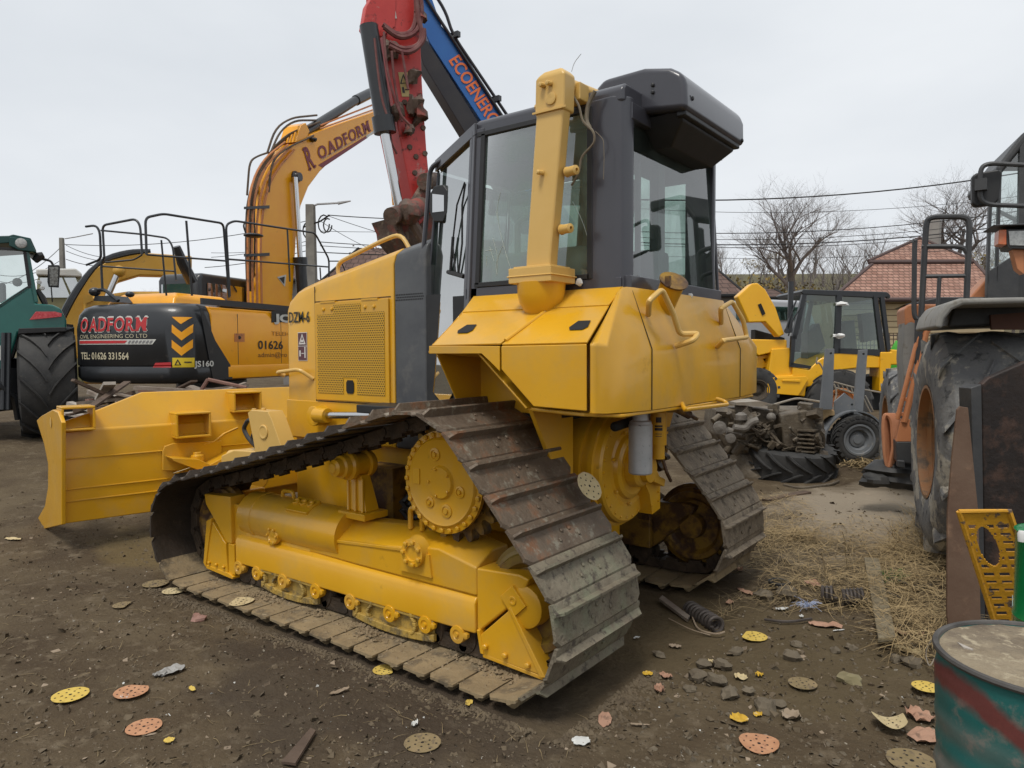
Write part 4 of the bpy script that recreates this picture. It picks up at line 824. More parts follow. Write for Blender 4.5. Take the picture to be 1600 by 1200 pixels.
b = MB(); b.loft([[T(a, b_, z) for a, b_ in pts] for z, pts in ((2.55, ((.5, -2.2), (1.9, -2.2), (1.9, -.7), (.5, -.7))), (2.72, ((.6, -2.1), (1.85, -2.1), (1.85, -.75), (.6, -.75))), (2.80, ((.75, -2.0), (1.8, -2.0), (1.8, -.85), (.75, -.85))))]); b.build('engine_cover', ORG, jx, bevel=.04, seg=3)
b = MB()
for k in range(11): b.slab([T(.70+k*.05, -.06-.0, 2.565), T(.72+k*.05, -.06, 2.565), T(.72+k*.05, -.16, 2.59), T(.70+k*.05, -.16, 2.59)], .006)
for k in range(11): b.slab([T(1.35, -.9-k*.06, 2.805), T(1.35, -.93-k*.06, 2.805), T(1.5, -.93-k*.06, 2.81), T(1.5, -.9-k*.06, 2.81)], .006)
b.build('louvre_slots', DARK, jx)
b = MB(); b.loft([[T(a, b_, z) for b_, z in ((.02, 2.56), (.02, 2.66), (-.02, 2.66), (-.02, 2.56))] for a in (.35, 3.3)]); b.build('deck_kerb', BLKP, jx)
# handrails
RM = BLKP; pr_ = T(0, -.02, 0); 
def on_side(u, v, off=0): return onp(T(0, off, 0), e_, u, v)
def on_rear(u, v, off=0): return onp(T(off, 0, 0), f_, u, v)
b = MB(); tb = lambda pts, r=.019: b.tube(rnd(pts, .09, 4), r, 8)
S_ = on_side
tb([S_(300, 462), S_(291, 345)], .018); tb([S_(229, 398, -.0), S_(227, 340), S_(255, 334), S_(349, 349), S_(358, 465)]); tb([S_(230, 398), S_(357, 408)], .015); tb([S_(252, 375), S_(260, 462)], .014)
tb([S_(359, 463), S_(353, 351), S_(366, 345), S_(492, 364), S_(514, 405), S_(514, 445)]); tb([S_(357, 405), S_(512, 417)], .016); tb([S_(449, 358), S_(453, 440)], .016); tb([S_(500, 418), S_(502, 448)], .014); tb([S_(514, 408), S_(533, 408), S_(545, 438)], .013)
b.build('side_handrail', BLKP, jx)
b = MB(); R2 = lambda u, v: on_rear(u, v, .25)
tb([R2(222, 397), R2(219, 352), R2(212, 342), R2(160, 352), R2(163, 402)]); tb([R2(134, 354), R2(150, 352), R2(156, 362), R2(158, 405), R2(135, 414)]); tb([R2(163, 402), R2(158, 412), R2(160, 452)]); tb([R2(158, 360), R2(222, 366), R2(262, 372), R2(270, 385), R2(275, 438)], .015); tb([R2(165, 410), R2(210, 406), R2(222, 398)], .014); tb([R2(158, 416), R2(272, 424)], .014); tb([R2(145, 455), R2(163, 452), R2(185, 470)], .03)
b.build('rear_handrail', BLKP, jx)
b = MB(); b.sphere(R2(148, 456), .09, 12, (1, 1, .8)); b.loft([[R2(148, 462), R2(176, 462), R2(184, 472), R2(146, 470)], [p+f_*.3 for p in (R2(148, 462), R2(176, 462), R2(184, 472), R2(146, 470))]]); b.sphere(R2(203, 460), .07, 12, (1, 1, .7)); b.build('rear_camera_bracket', BLKP, jx)
# cab on the far side
b = MB(); b.loft([[T(a, b_, z) for a, b_ in ((1.9-q, -2.42), (3.4, -2.42), (3.4, -1.45), (1.9-q, -1.45))] for z, q in ((2.2, 0), (2.6, 0), (3.15, .0), (3.28, -.08))]); cb = b.build('operator_cab', BLKP, jx, bevel=.08, seg=4)
b = MB(); b.prism([T(1.89, y, z) for y, z in ((-2.3, 2.62), (-1.6, 2.62), (-1.6, 3.08), (-2.3, 3.08))], f_*-.01); b.prism([T(a, -1.44, z) for a, z in ((2.1, 2.45), (3.1, 2.45), (3.1, 3.1), (2.1, 3.1))], e_*.01); b.build('cab_window', GLSM, cb)
b = MB(); b.tube([S_(276, 385, -1) , S_(285, 410, -1), S_(300, 440, -1)], [.06, .09, .1], 10); b.build('exhaust_pipe', BLKP, jx)
# boom
pl0 = T(0, -1.0, 0)
BP = lambda u, v, off=0: onp(pl0+e_*off, e_, u, v)
outer = [(410, 485), (408, 345), (410, 312), (416, 286), (428, 260), (445, 238), (466, 221), (490, 208), (530, 193), (592, 172), (652, 154)]
inner = [(655, 176), (592, 205), (556, 225), (524, 245), (500, 268), (482, 292), (470, 322), (463, 370), (456, 485)]
b = MB(); b.prism([BP(*p) for p in outer+inner], e_*-.38); boom = b.build('boom', ORG, jx, bevel=.02)
b = MB(); b.prism([BP(*p, .0) for p in ((640, 148), (660, 150), (655, 230), (640, 318), (628, 320), (622, 250), (628, 180))], e_*-.3); b.build('dipper_arm', ORG, jx, bevel=.02)
b = MB(); b.lathe(BP(461, 277), e_, [(-.05, .13), (.03, .13), (.07, .10), (.13, .09), (.13, 0)], 20); b.build('boom_pin', BLKP, boom)
b = MB(); b.prism([BP(*p, .02) for p in ((462, 222), (470, 196), (478, 192), (484, 205), (476, 222))], e_*-.42); b.build('cylinder_bracket', ORG, boom, bevel=.01)
b = MB(); b.cyl(BP(461, 277, .1), BP(469, 405, .1), .055, n=16); c1 = b.build('boom_cylinder_rod', CHROME, jx)
b = MB(); b.cyl(BP(469, 403, .1), BP(473, 470, .1), .12, n=16); b.cyl(BP(469, 402, .1), BP(470, 415, .1), .145, n=16); b.build('boom_cylinder', BLKP, jx)
b = MB(); b.cyl(BP(476, 207, -.2), BP(562, 153, -.2), .105, n=16); b.cyl(BP(556, 157, -.2), BP(578, 146, -.2), .125, n=16); b.build('arm_cylinder', BLKP, jx)
b = MB(); b.cyl(BP(575, 148, -.2), BP(640, 118, -.2), .045, n=12); b.build('arm_cylinder_rod', CHROME, jx)
b = MB()
for k in range(5):
    o_ = -.04-.07*k; j = k*2.5
    b.tube(rnd([BP(386+j, 455, o_), BP(384+j*1.4, 390, .03), BP(385+j*1.2, 320, .03), BP(396+j, 282, o_), BP(425+j, 232-j*.5, o_), BP(450+j, 209, o_), BP(500, 190+j*.3, o_)], .3), .018, 6)
b.tube(rnd([BP(386, 305, 0), BP(390, 252, 0), BP(402, 244, 0), BP(420, 238, 0)], .2), .02, 6); b.tube(rnd([BP(418, 238, 0), BP(430, 200, 0), BP(455, 184, 0), BP(495, 180, -.2)], .4), .022, 6); b.tube(rnd([BP(424, 236, .02), BP(437, 205, .02), BP(460, 188, 0), BP(498, 188, -.2)], .4), .022, 6)
b.tube(rnd([BP(420, 300, .05), BP(424, 250, .05), BP(450, 230, .05), BP(490, 212, .05)], .4), .022, 6)
b.build('boom_hose', mat('grubby_hose', (.05, .035, .025), (.12, .07, .03), 9, .6), boom)
b = MB()
for k in range(4): b.tube(rnd([BP(388+k*7, 475, .05), BP(386+k*7, 340+k*6, .05), BP(393+k*8, 285+k*3, .04), BP(412+k*8, 248+k*4, .04), BP(445+k*5, 222+k*4, .04)], .4), .022, 6)
b.tube([BP(500, 201, .03), BP(592, 168, .03)], .015, 6); b.tube([BP(500, 196, -.1), BP(592, 160, -.1)], .02, 6)
b.build('boom_pipe', ORGD, boom)
b = MB()
for v_ in (323, 397): b.slab([BP(381, v_, .03), BP(418, v_-2, .03), BP(418, v_+3, .03), BP(381, v_+4, .03)], -.05)
b.sphere(BP(489, 218, .04), .09, 10, (1, 1, .5), .5, 3); b.build('pipe_clamp', BLKP, boom)
b = MB(); mc = S_(396, 368, -.1); b.sphere(mc, .17, 16, (1, 1, .22)); b.tube(rnd([S_(384, 364, -.1), S_(380, 352, -.1), S_(384, 345, -.1)], .05), .015, 6); b.build('round_mirror', BLKP, jx)
# lettering on the boom
ba = BP(486, 261, .0); bb = BP(578, 208, .0); xd = (bb-ba); up_ = V((0, 0, 1))
serif_text('R', BP(483, 266), xd, up_, .46, LMAR, boom, width=.27, bold=.03, push=.012)
serif_text('OADFORM', BP(499, 250), xd, up_, .25, LMAR, boom, width=(BP(577, 199)-BP(499, 250)).length, bold=.03, push=.012)
textm('CIVIL ENGINEERING CO LTD', BP(502, 251), xd, up_, .042, LCRM, boom, 'lettering', width=(BP(576, 206)-BP(502, 251)).length*.95, push=.012)
b = MB(); b.slab([BP(502, 261), BP(564, 225), BP(571, 216), BP(503, 254)], .003) if 0 else b.prism([BP(*p, .004) for p in ((497, 258), (504, 262), (575, 215), (571, 213))], e_*.003); b.build('boom_stripe', LMAR, boom)
b = MB(); b.prism([BP(*p, .006) for p in ((572, 212), (584, 204), (585, 207), (573, 216))], e_*.003); b.prism([BP(*p, .006) for p in ((433, 433), (447, 429), (445, 448))], e_*.004); b.build('boom_badge', LWHT, boom)
b = MB(); b.add([BP(*p, .014) for p in ((436, 434.5), (445, 432), (444, 444))], [(0, 1, 2)]); b.build('badge_symbol', LBLK, boom)
# lettering on the counterweight: letters set one by one round its curved rear face
from mathutils.bvhtree import BVHTree
cwm = MB(); cwm.loft([cw2(zb+.0, .10), cw2(zb+.03, .04), cw2(zb+.10, .0), cw2(zb+.25, .0), cw2(zb+.27, .02), cw2(zb+.29, .0), cw2(2.2, .0), cw2(2.42, .03), cw2(2.53, .09), cw2(2.58, .18)])
BV = BVHTree.FromPolygons([tuple(p) for p in cwm.v], cwm.f)
def drape(o, dr, push=.006):
    """lay a flat decal onto the curved counterweight"""
    if o is None: return o
    for v in o.data.vertices:
        h = BV.ray_cast(v.co-dr*1.5, dr, 4)
        if h[0] is not None: v.co = h[0]-dr*push
    return o
def rearpt(u, v):
    """hit of the photo's pixel with the counterweight face (bulged) """
    best = None
    for k in range(60):
        b_ = -W2+W2*k/59
        pass
    return onp(T(-.13, 0, 0), f_, u, v)
def rear_text(s, u0, v0, u1, v1, h, mt, nm='lettering', dp=.006, **kw):
    A = rearpt(u0, v0); B = rearpt(u1, v1); return drape(textm(s, A, B-A, (0, 0, 1), h, mt, cw, nm, width=(B-A).length, push=.022, **kw), f_, dp)
hh = lambda v0, v1, u=200: rearpt(u, v0).z-rearpt(u, v1).z
A = rearpt(119, 518.6); B = rearpt(227, 517); drape(serif_text('OADFORM', A, B-A, (0, 0, 1), hh(494.5, 517), LWHT, cw, (B-A).length, bold=.055), f_, .006); A = rearpt(119.6, 517.9); B = rearpt(226.4, 516.5); drape(serif_text('OADFORM', A, B-A, (0, 0, 1), hh(496, 516.6), LRED, cw, (B-A).length, bold=.025), f_, .012)
rear_text('CIVIL ENGINEERING CO LTD', 118, 529, 228, 527.5, hh(522, 528), LCRM)
rear_text('TEL: 01626 331564', 120, 561, 202, 561.5, hh(550.5, 561), LCRM, bold=.02)
def decal(name, m_, polys, fn, dr, push, par, n=12):
    b = MB()
    for q in polys:
        q = [fn(*p) for p in q]
        if len(q) == 4:
            b.grid([[q[0].lerp(q[1], i/n).lerp(q[3].lerp(q[2], i/n), j/4) for j in range(5)] for i in range(n+1)])
        else: b.add(q, [tuple(range(len(q)))])
    o = b.build(name, m_, par, flat=True); return drape(o, dr, push)
decal('white_stripe', LWHT, [((116, 531), (240, 530), (235, 538), (116, 538.5))], rearpt, f_, .006, cw)
decal('red_stripe', LRED, [((117, 532.5), (200, 532), (196, 536.5), (117, 537))], rearpt, f_, .010, cw)
GRYL = mat('stripe_grey', (.2, .2, .2), None, 1, .5)
decal('stripe_hatching', GRYL, [((203+k*5, 532), (206+k*5, 532), (203.5+k*5, 536.5), (200.5+k*5, 536.5)) for k in range(7)], rearpt, f_, .010, cw, 2)
cn = (e_*.35-f_*.94).normalized(); cp = T(-.02, -.42, 0)
CP = lambda u, v, k=.03: onp(cp+cn*k, cn, u, v)
for q in [((268, 495), (295, 495), (282, 506), (281, 506))]+[((269, v_), (283, v_+12), (283, v_+25), (269, v_+12)) for v_ in (507, 531)]+[((283, v_+12), (297, v_-1), (297, v_+12), (283, v_+25)) for v_ in (507, 531)]: decal('chevron', ORG, [q], CP, -cn, .008, cw, 5)
w5 = decal('warning_plate', mat('plate_yellow', (.7, .5, .02), None, 1, .5), [((270, 559), (299, 559), (299, 574), (270, 574))], CP, -cn, .008, cw, 6)
decal('plate_symbol', LBLK, [((278, 561), (272.5, 571), (275.2, 569.5), (278, 564)), ((278, 561), (278, 564), (280.8, 569.5), (283.5, 571)), ((272.5, 571), (283.5, 571), (280.8, 569.5), (275.2, 569.5)), ((287, 565), (296, 565), (296, 567), (287, 567))], CP, -cn, .013, w5, 2)
decal('red_reflector', LRED, [((243, 567), (268, 566), (268, 574), (238, 574))], CP, -cn, .008, cw, 6)
textm('JS160', S_(303, 573, .02), f_, (0, 0, 1), .085, LWHT, jx, 'lettering', width=.42, bold=.03, push=.008)
b = MB(); b.prism([S_(*p, .014) for p in ((424, 486), (450, 484), (450, 503), (424, 504))], e_*.004); lg = b.build('logo_plate', LBLK, jx)
textm('JC', S_(428, 502, .02), f_, (0, 0, 1), .13, LWHT, lg, 'lettering', width=.46, bold=.05, push=.006)
textm('TELEH', S_(424, 524, .015), f_, (0, 0, 1), .07, mat('faded_lettering', (.35, .15, .02), None, 1, .5), jx, 'lettering', width=.5, push=.006)
textm('01626', S_(403, 545, .015), f_, (0, 0, 1), .14, LBLK, jx, 'lettering', width=S_(443, 545, .015).length and (S_(442, 545, .015)-S_(403, 545, .015)).length, bold=.02, push=.006)
textm('admin@ro', S_(403, 558, .015), f_, (0, 0, 1), .08, mat('brown_lettering', (.2, .09, .02), None, 1, .5), jx, 'lettering', width=(S_(448, 556, .015)-S_(403, 558, .015)).length, push=.006)
b = MB(); b.prism([S_(*p, .014) for p in ((366, 521), (382, 521), (382, 534), (366, 534))], e_*.004); ep = b.build('socket_plate', ORGD, jx); b = MB(); b.cyl(S_(374, 527.5, .018), S_(374, 527.5, .03), .03, n=10); b.build('socket_hole', LBLK, ep)
b = MB()
for a in (1.15, 2.3): b.slab([T(a, .0135, zb+.28), T(a+.012, .0135, zb+.28), T(a+.012, .0135, 2.45), T(a, .0135, 2.45)], -.003)
b.build('panel_seam', BLKP, jx)
b = MB(); b.lathe(T(1.9, -1.2, .95), (0, 0, 1), [(0, .6), (.4, .6), (.4, 0)], 24)
for bb_ in (-.35, -2.05): 
    b.prism([T(.3, bb_-.25, .45), T(.3, bb_+.25, .45), T(.3, bb_+.25, .95), T(.3, bb_-.25, .95)], f_*3.4)
b.build('undercarriage', BLKP, jx, bevel=.05)
# ================================================================ RED ARM / BLUE ARM
REDP = mat('scraped_red_paint', (.48, .035, .03), (.55, .05, .04), 2.5, .4, bump=.1, c3=(.34, .26, .22), th=.62, sc3=2.6, soft=.03, c4=(.16, .02, .015), th4=.62, sc4=9)
MUDM = mat('muddy_brown_iron', (.07, .045, .035), (.14, .10, .075), 5, .8, bump=.6, bscale=20, c3=(.25, .06, .045), th=.58, sc3=4, c4=(.22, .18, .13), th4=.62, sc4=7)
ra = thing('excavator', gp(640, 640), 'red excavator of which only the muddy upright arm shows above the yellow hood', 'excavator')
rn = (CR2*.45-CF2*.9).normalized(); r0 = dep(640, 200, 8.6)
RP = lambda u, v, k=0: onp(r0+rn*k, rn, u, v)
rt = rn.cross(V((0, 0, 1))); ext = (-CR2*.28+CF2*.33)
b = MB(); b.prism([RP(*p) for p in ((598, -60), (658, -60), (657, 50), (660, 130), (667, 235), (676, 330), (655, 352), (640, 290), (622, 200), (606, 110))], ext); b.build('arm_beam', REDP, ra, bevel=.015)
b = MB(); b.prism([RP(*p, .01) for p in ((596, -30), (620, -30), (618, 42), (596, 58), (584, 50), (575, 60), (566, 45), (572, 10))], ext*.2); b.build('cylinder_mount', REDP, ra, bevel=.01)
b = MB(); b.cyl(RP(576, 40, .1), RP(600, 190, .1), .105, n=16); b.cyl(RP(598, 183, .1), RP(602, 208, .1), .13, n=16); b.build('bucket_cylinder', BLKP, ra)
b = MB(); b.cyl(RP(601, 205, .1), RP(624, 325, .1), .055, n=16); b.build('cylinder_rod', CHROME, ra)
b = MB(); b.cyl(RP(611, 338, .35), RP(648, 326, -.1), .10, n=16); b.cyl(RP(640, 330, .3), RP(668, 318, -.1), .115, n=16); b.sphere(RP(640, 331, .3), .14, 14, (1, 1, 1), .3, 4)
b.tube([RP(645, 325, .05), RP(668, 285, .05)], .07, 8); b.cyl(RP(664, 284, .2), RP(680, 282, -.2), .10, n=16)
b.prism([RP(*p, .08) for p in ((612, 340), (640, 338), (678, 400), (668, 430), (640, 420), (645, 400), (622, 372), (620, 358))], ext*1.1); b.prism([RP(*p, -.1) for p in ((640, 330), (684, 325), (684, 430), (645, 430))], ext); b.tube([RP(642, 342, .25), RP(666, 385, .25)], .06, 8)
b.tube(rnd([RP(622, 360, .2), RP(620, 345, .2), RP(630, 372, .2), RP(640, 378, .2), RP(636, 362, .2)], .05), .03, 6); b.build('bucket_linkage', MUDM, ra, bevel=.01)
b = MB()
for k, pts in enumerate((((598, 38), (620, 55), (645, 52), (652, 20), (648, -20)), ((600, 42), (625, 62), (655, 50), (660, 10), (652, -20)), ((608, 66), (630, 78), (655, 72), (660, 55), (655, 35), (650, 0)), ((608, 72), (632, 84), (650, 78), (663, 62), (662, 45)), ((612, 80), (616, 130), (628, 190)), ((585, 60), (590, 110), (597, 160), (610, 195)), ((628, 80), (633, 110), (638, 140)), ((600, 50), (603, 100), (612, 140), (625, 180), (640, 195)))):
    b.tube(rnd([RP(*p, .10+.02*k) for p in pts], .2), .030 if k < 4 else .015, 7)
b.tube(rnd([RP(610, 208, .1), RP(612, 225, .1), RP(620, 240, .05)], .1), .012, 6)
b.build('arm_hose', mat('red_brown_dirty_hose', (.13, .03, .03), (.2, .09, .08), 9, .7), ra)
for (u, v, r_) in ((612, 80, .09), (645, 118, .075), (647, 165, .10), (655, 178, .09), (620, 175, .09), (655, 25, .08), (640, 205, .06)):
    b = MB(); b.sphere(RP(u, v, .08), r_, 9, (1, 1, 1.2), .9, u); b.build('valve_fitting', MUDM, ra)
for k in range(9):
    b = MB(); b.lathe(RP(*((662, 60), (656, 150), (661, 200), (664, 240), (650, 245), (640, 230), (648, 270), (632, 160), (668, 280))[k], .0), rn, [(0, .035), (.02, .03), (.02, 0)], 8); b.build('bolt', MUDM, ra)
b = MB(); b.prism([RP(*p, .005) for p in ((594, -10), (613, -10), (620, 29), (600, 29))], rn*.003); b.build('white_patch', mat('worn_white_sticker', (.5, .48, .45), (.38, .36, .33), 9, .6), ra)
b = MB(); b.prism([RP(*p, .005) for p in ((622, 113), (637, 113), (640, 151), (628, 151))], rn*.003); st_ = b.build('warning_sticker', mat('sticker_dull_yellow', (.50, .38, .15), None, 1, .5), ra)
b = MB(); b.add([RP(*p, .012) for p in ((630, 115), (625, 131), (637, 130), (630, 119), (627.5, 129.5), (634.5, 129))], [(0, 3, 4, 1), (1, 4, 5, 2), (2, 5, 3, 0)]); b.prism([RP(*p, .01) for p in ((628, 136), (631, 136), (633, 145), (629, 145))], rn*.002); b.prism([RP(*p, .01) for p in ((633, 139), (638, 139), (638, 141), (633, 141))], rn*.002); b.build('sticker_symbol', LBLK, st_)
BLUP = mat('blue_machine_paint', (.010, .11, .38), (.015, .13, .42), 3, .4, coat=.1, c4=(.02, .05, .12), th4=.66, sc4=5)
DNVY = mat('scuffed_dark_underside', (.014, .015, .022), (.03, .028, .03), 4, .6, c4=(.12, .08, .04), th4=.70, sc4=6)
ba_ = thing('excavator', gp(800, 640), 'blue excavator whose arm with orange lettering slants up behind the dozer cab', 'excavator')
un = (CR2*.25-CF2*.97).normalized(); u0 = dep(730, 120, 9.6); UP_ = lambda u, v, k=0: onp(u0+un*k, un, u, v)
b = MB(); b.prism([UP_(*p) for p in ((630, -40), (662, -40), (690, 40), (700, 52), (900, 350), (860, 360), (752, 190), (671, 66), (655, 30), (640, -5))], -un*.35); bm = b.build('arm_beam', BLUP, ba_, bevel=.01)
b = MB(); b.prism([UP_(*p, .03) for p in ((661, 58), (667, 63), (748, 192), (846, 362), (825, 360), (727, 208), (661, 100), (655, 75))], -un*.33); b.build('arm_underside', DNVY, ba_, bevel=.01)  # underside coloured near black, apart from the blue beam
b = MB()
for pts in (((655, -20), (680, 20), (700, 50), (800, 205), (860, 300)), ((672, -20), (697, 18), (706, 52), (806, 200), (866, 290))): b.tube(rnd([UP_(*p, .03) for p in pts], .2), .022, 7)
for (u, v) in ((711, 55), (775, 155)): b.box(UP_(u, v, .03), (.14, .06, .07))
b.build('arm_pipe', BLKP, ba_)
LORG = mat('lettering_orange', (.75, .17, .04), None, 1, .5)
A_ = UP_(701, 95); B_ = UP_(766, 196); dd = (B_-A_).normalized(); upv = un.cross(dd)
textm('ECOENERG', A_, dd, upv, .165, LORG, bm, 'lettering', width=(B_-A_).length, bold=.02, push=.01)
# ================================================================ TAN EXCAVATOR BOOM, FAR LEFT
TAN = mat('tan_yellow_paint', (.50, .27, .03), (.56, .32, .05), 2, .45, c4=(.25, .15, .05), th4=.66, sc4=4)
tx = thing('excavator', gp(150, 620), 'tan yellow excavator with folded boom between green tractor and orange excavator', 'excavator')
LN = (CF2*.86-CR2*.51).normalized(); tn = -LN; t0 = dep(180, 430, 17); TP = lambda u, v, k=0: onp(t0+tn*k, tn, u, v)
b = MB(); b.prism([TP(*p) for p in ((96, 560), (103, 478), (118, 455), (148, 420), (176, 403), (215, 394), (300, 400), (300, 432), (218, 430), (185, 440), (160, 470), (150, 560))], -tn*.5); b.build('boom', TAN, tx, bevel=.03)
b = MB(); b.prism([TP(*p, .1) for p in ((130, 465), (200, 455), (300, 455), (330, 600), (130, 600))], -tn*2.2); b.build('body', TAN, tx, bevel=.08)
b = MB()
for k in range(3): b.tube(rnd([TP(92+k*3, 500, .3), TP(112+k*3, 460, .3), TP(150+k*2, 410-k*2, .3), TP(200, 396-k*2, .2), TP(235, 392, .2)], .5), .05, 6)
b.build('boom_hose', BLKP, tx)
b = MB(); b.cyl(TP(165, 470, .3), TP(183, 428, .3), .07, n=10); b.build('cylinder_rod', CHROME, tx); b = MB(); b.sphere(TP(186, 424, .3), .14, 10); b.prism([TP(*p, .12) for p in ((130, 462), (145, 460), (145, 470), (130, 476))], tn*.02); b.build('cylinder_pin', TAN, tx)
# ================================================================ WHITE VAN FAR LEFT
vn = thing('parked_van', gp(95, 610), 'white roofed van with olive body parked behind the green tractor', 'van')
v0 = dep(95, 450, 20); VP_ = lambda u, v, k=0: onp(v0+tn*k, tn, u, v)
OLV = mat('olive_van_paint', (.16, .15, .07), (.2, .19, .1), 2, .5); WHP = mat('off_white_paint', (.55, .55, .52), (.48, .48, .45), 3, .5)
b = MB(); b.prism([VP_(*p) for p in ((58, 432), (120, 432), (140, 470), (150, 600), (50, 600))], -tn*3); b.build('body', OLV, vn, bevel=.08)
b = MB(); b.prism([VP_(*p, .05) for p in ((56, 420), (118, 419), (128, 427), (128, 433), (56, 430))], -tn*3.1); b.build('roof', WHP, vn, bevel=.05)
b = MB(); b.prism([VP_(*p, .02) for p in ((62, 434), (97, 434), (110, 465), (66, 465))], tn*.02); b.prism([VP_(*p, .02) for p in ((100, 434), (118, 434), (130, 462), (113, 462))], tn*.02); b.build('side_window', GLSM, vn)
# ================================================================ GREEN TRACTOR
GRN = mat('teal_green_tractor_paint', (.006, .10, .085), (.01, .13, .105), 2, .3, coat=.4, c4=(.03, .07, .06), th4=.68, sc4=6)
LT = (CF2*.84-CR2*.54).normalized()
tr = thing('tractor', gp(75, 684), 'green farm tractor with glazed cab and huge rear tyre', 'tractor')
dT = 11.7; g0 = dep(75, 600, dT); TT = lambda u, v, k=0: onp(g0+LT*k, LT, u, v)
axT = (CR2*.84+CF2*.54).normalized()
wc = TT(75, 594, .55); wr = abs(TT(75, 500).z-TT(75, 686).z)/2; wc.z = gh(wc.x, wc.y)+wr-.02
tyre(wheelT(wc, axT), wr, .78, tr, lug=.06, n=14, rimmat=GRN, rimr=.5)
b = MB(); b.prism([TT(*p) for p in ((-60, 370), (14, 368), (20, 366), (48, 372), (57, 392), (55, 394), (46, 386), (40, 378), (-60, 384))], LT*1.7); b.prism([TT(*p, -.05) for p in ((15, 370), (46, 374), (56, 394), (30, 391), (14, 384))], LT*.2); b.build('cab_roof', mat('dark_green_roof', (.006, .05, .045), None, 1, .35), tr, bevel=.03, seg=3)
b = MB(); b.prism([TT(*p) for p in ((-40, 468), (0, 474), (42, 447), (50, 449), (55, 474), (82, 476), (95, 482), (104, 500), (104, 516), (28, 520), (16, 560), (12, 600), (-40, 600))], LT*.9); b.prism([TT(*p, .2) for p in ((28, 522), (104, 517), (114, 528), (115, 545), (40, 545))], LT*.9) if 0 else None; fd_ = b.build('rear_fender', GRN, tr, bevel=.03, seg=3)
b = MB(); b.prism([TT(*p, -.03) for p in ((29, 513), (103, 511), (104, 518), (28, 522))], LT*.9); b.prism([TT(*p, .1) for p in ((28, 521), (16, 540), (14, 560), (20, 560), (30, 530))], LT*.6); b.build('fender_lip', BLK, tr, bevel=.01)
b = MB(); b.prism([TT(*p, -.02) for p in ((46, 500), (56, 487), (86, 487), (97, 490), (96, 495))], -LT*.02); b.build('tail_lamp', mat('tail_lamp_red', (.45, .015, .03), (.6, .1, .1), 30, .2), tr, bevel=.004)
b = MB(); b.prism([TT(*p, .02) for p in ((38, 386), (44, 384), (60, 472), (50, 474))], LT*1.2); b.build('cab_pillar', GRN, tr, bevel=.012)
b = MB(); b.prism([TT(*p, .0) for p in ((35, 388), (40, 388), (49, 446), (43, 446))], LT*.04); b.prism([TT(*p, 0) for p in ((-40, 484), (0, 476), (46, 445), (49, 449), (0, 482), (-40, 495))], LT*.04); b.prism([TT(*p, -.0) for p in ((-40, 384), (40, 388), (40, 392), (-40, 388))], LT*.04); b.build('window_frame', BLK, tr)
b = MB(); b.add([TT(*p, .03) for p in ((-40, 387), (37, 391), (46, 446), (0, 478), (-40, 485))], [(0, 1, 2, 3, 4)]); b.build('rear_window', GLSR, tr)
b = MB(); b.prism([TT(*p, .5) for p in ((-30, 450), (8, 440), (10, 500), (-30, 500))], LT*.3); b.sphere(TT(27, 441, .3), .07, 12); b.build('cab_interior', INT, tr, bevel=.05)
b = MB(); b.prism([TT(*p, 1.2) for p in ((-40, 480), (50, 470), (50, 480), (-40, 500))], LT*.4) 
b.prism([TT(*p, .3) for p in ((-60, 560), (28, 560), (28, 640), (-60, 650))], LT*3.5); b.build('chassis', DARK, tr, bevel=.05)
b = MB()
for (u, v) in ((33, 380),): b.lathe(TT(u, v, -.05), -LT, [(0, .08), (.02, .075), (.03, .05), (.03, 0)], 20)
for (u, v) in ((61, 441), (66, 450)): b.lathe(TT(u, v, .0), -LT, [(-.04, .03), (0, .036), (.01, .025), (.01, 0)], 16)
b.build('work_lamp', mat('lamp_glass', (.5, .5, .48), (.3, .3, .3), 40, .15), tr)
b = MB(); b.tube(rnd([TT(53, 402, .2), TT(70, 405, .2), TT(80, 408, .2), TT(83, 415, .2)], .1), .02, 6); b.tube([TT(54, 408, .2), TT(62, 400, .2), TT(68, 398, .2)], [.05, .07, .05], 8); b.prism([TT(*p, .15) for p in ((75, 414), (92, 414), (94, 418), (92, 449), (76, 448), (74, 440))], LT*.08); mm = b.build('side_mirror', BLK, tr, bevel=.01)
b = MB(); b.add([TT(*p, .145) for p in ((77, 417), (91, 417), (90, 446), (78, 446))], [(0, 1, 2, 3)]); b.build('mirror_glass', mat('dim_mirror', (.25, .25, .23), (.06, .05, .04), 30, .2, metal=.6), mm)
b = MB(); b.tube([TT(58, 452, .1), TT(66, 465, .1), TT(71, 476, .1)], [.03, .05, .04], 6); b.tube([TT(80, 448, .2), TT(82, 472, .2)], .01, 5); b.build('rubber_flap', BLK, tr)
b = MB()
for u in (6, 14): b.cyl(TT(u, 520, -.1), TT(u-2, 640, -.2), .035, n=8)
b.tube([TT(-5, 600, -.2), TT(22, 620, -.1), TT(28, 655, 0)], .05, 6); b.box(TT(8, 600, .1), (.3, .3, .5)); b.build('lift_arm', BLKP, tr)
b = MB(); b.prism([TT(*p, -.28) for p in ((-6, 540), (1, 540), (1, 563), (-6, 563))], LT*.01); b.build('number_plate', LWHT, tr)
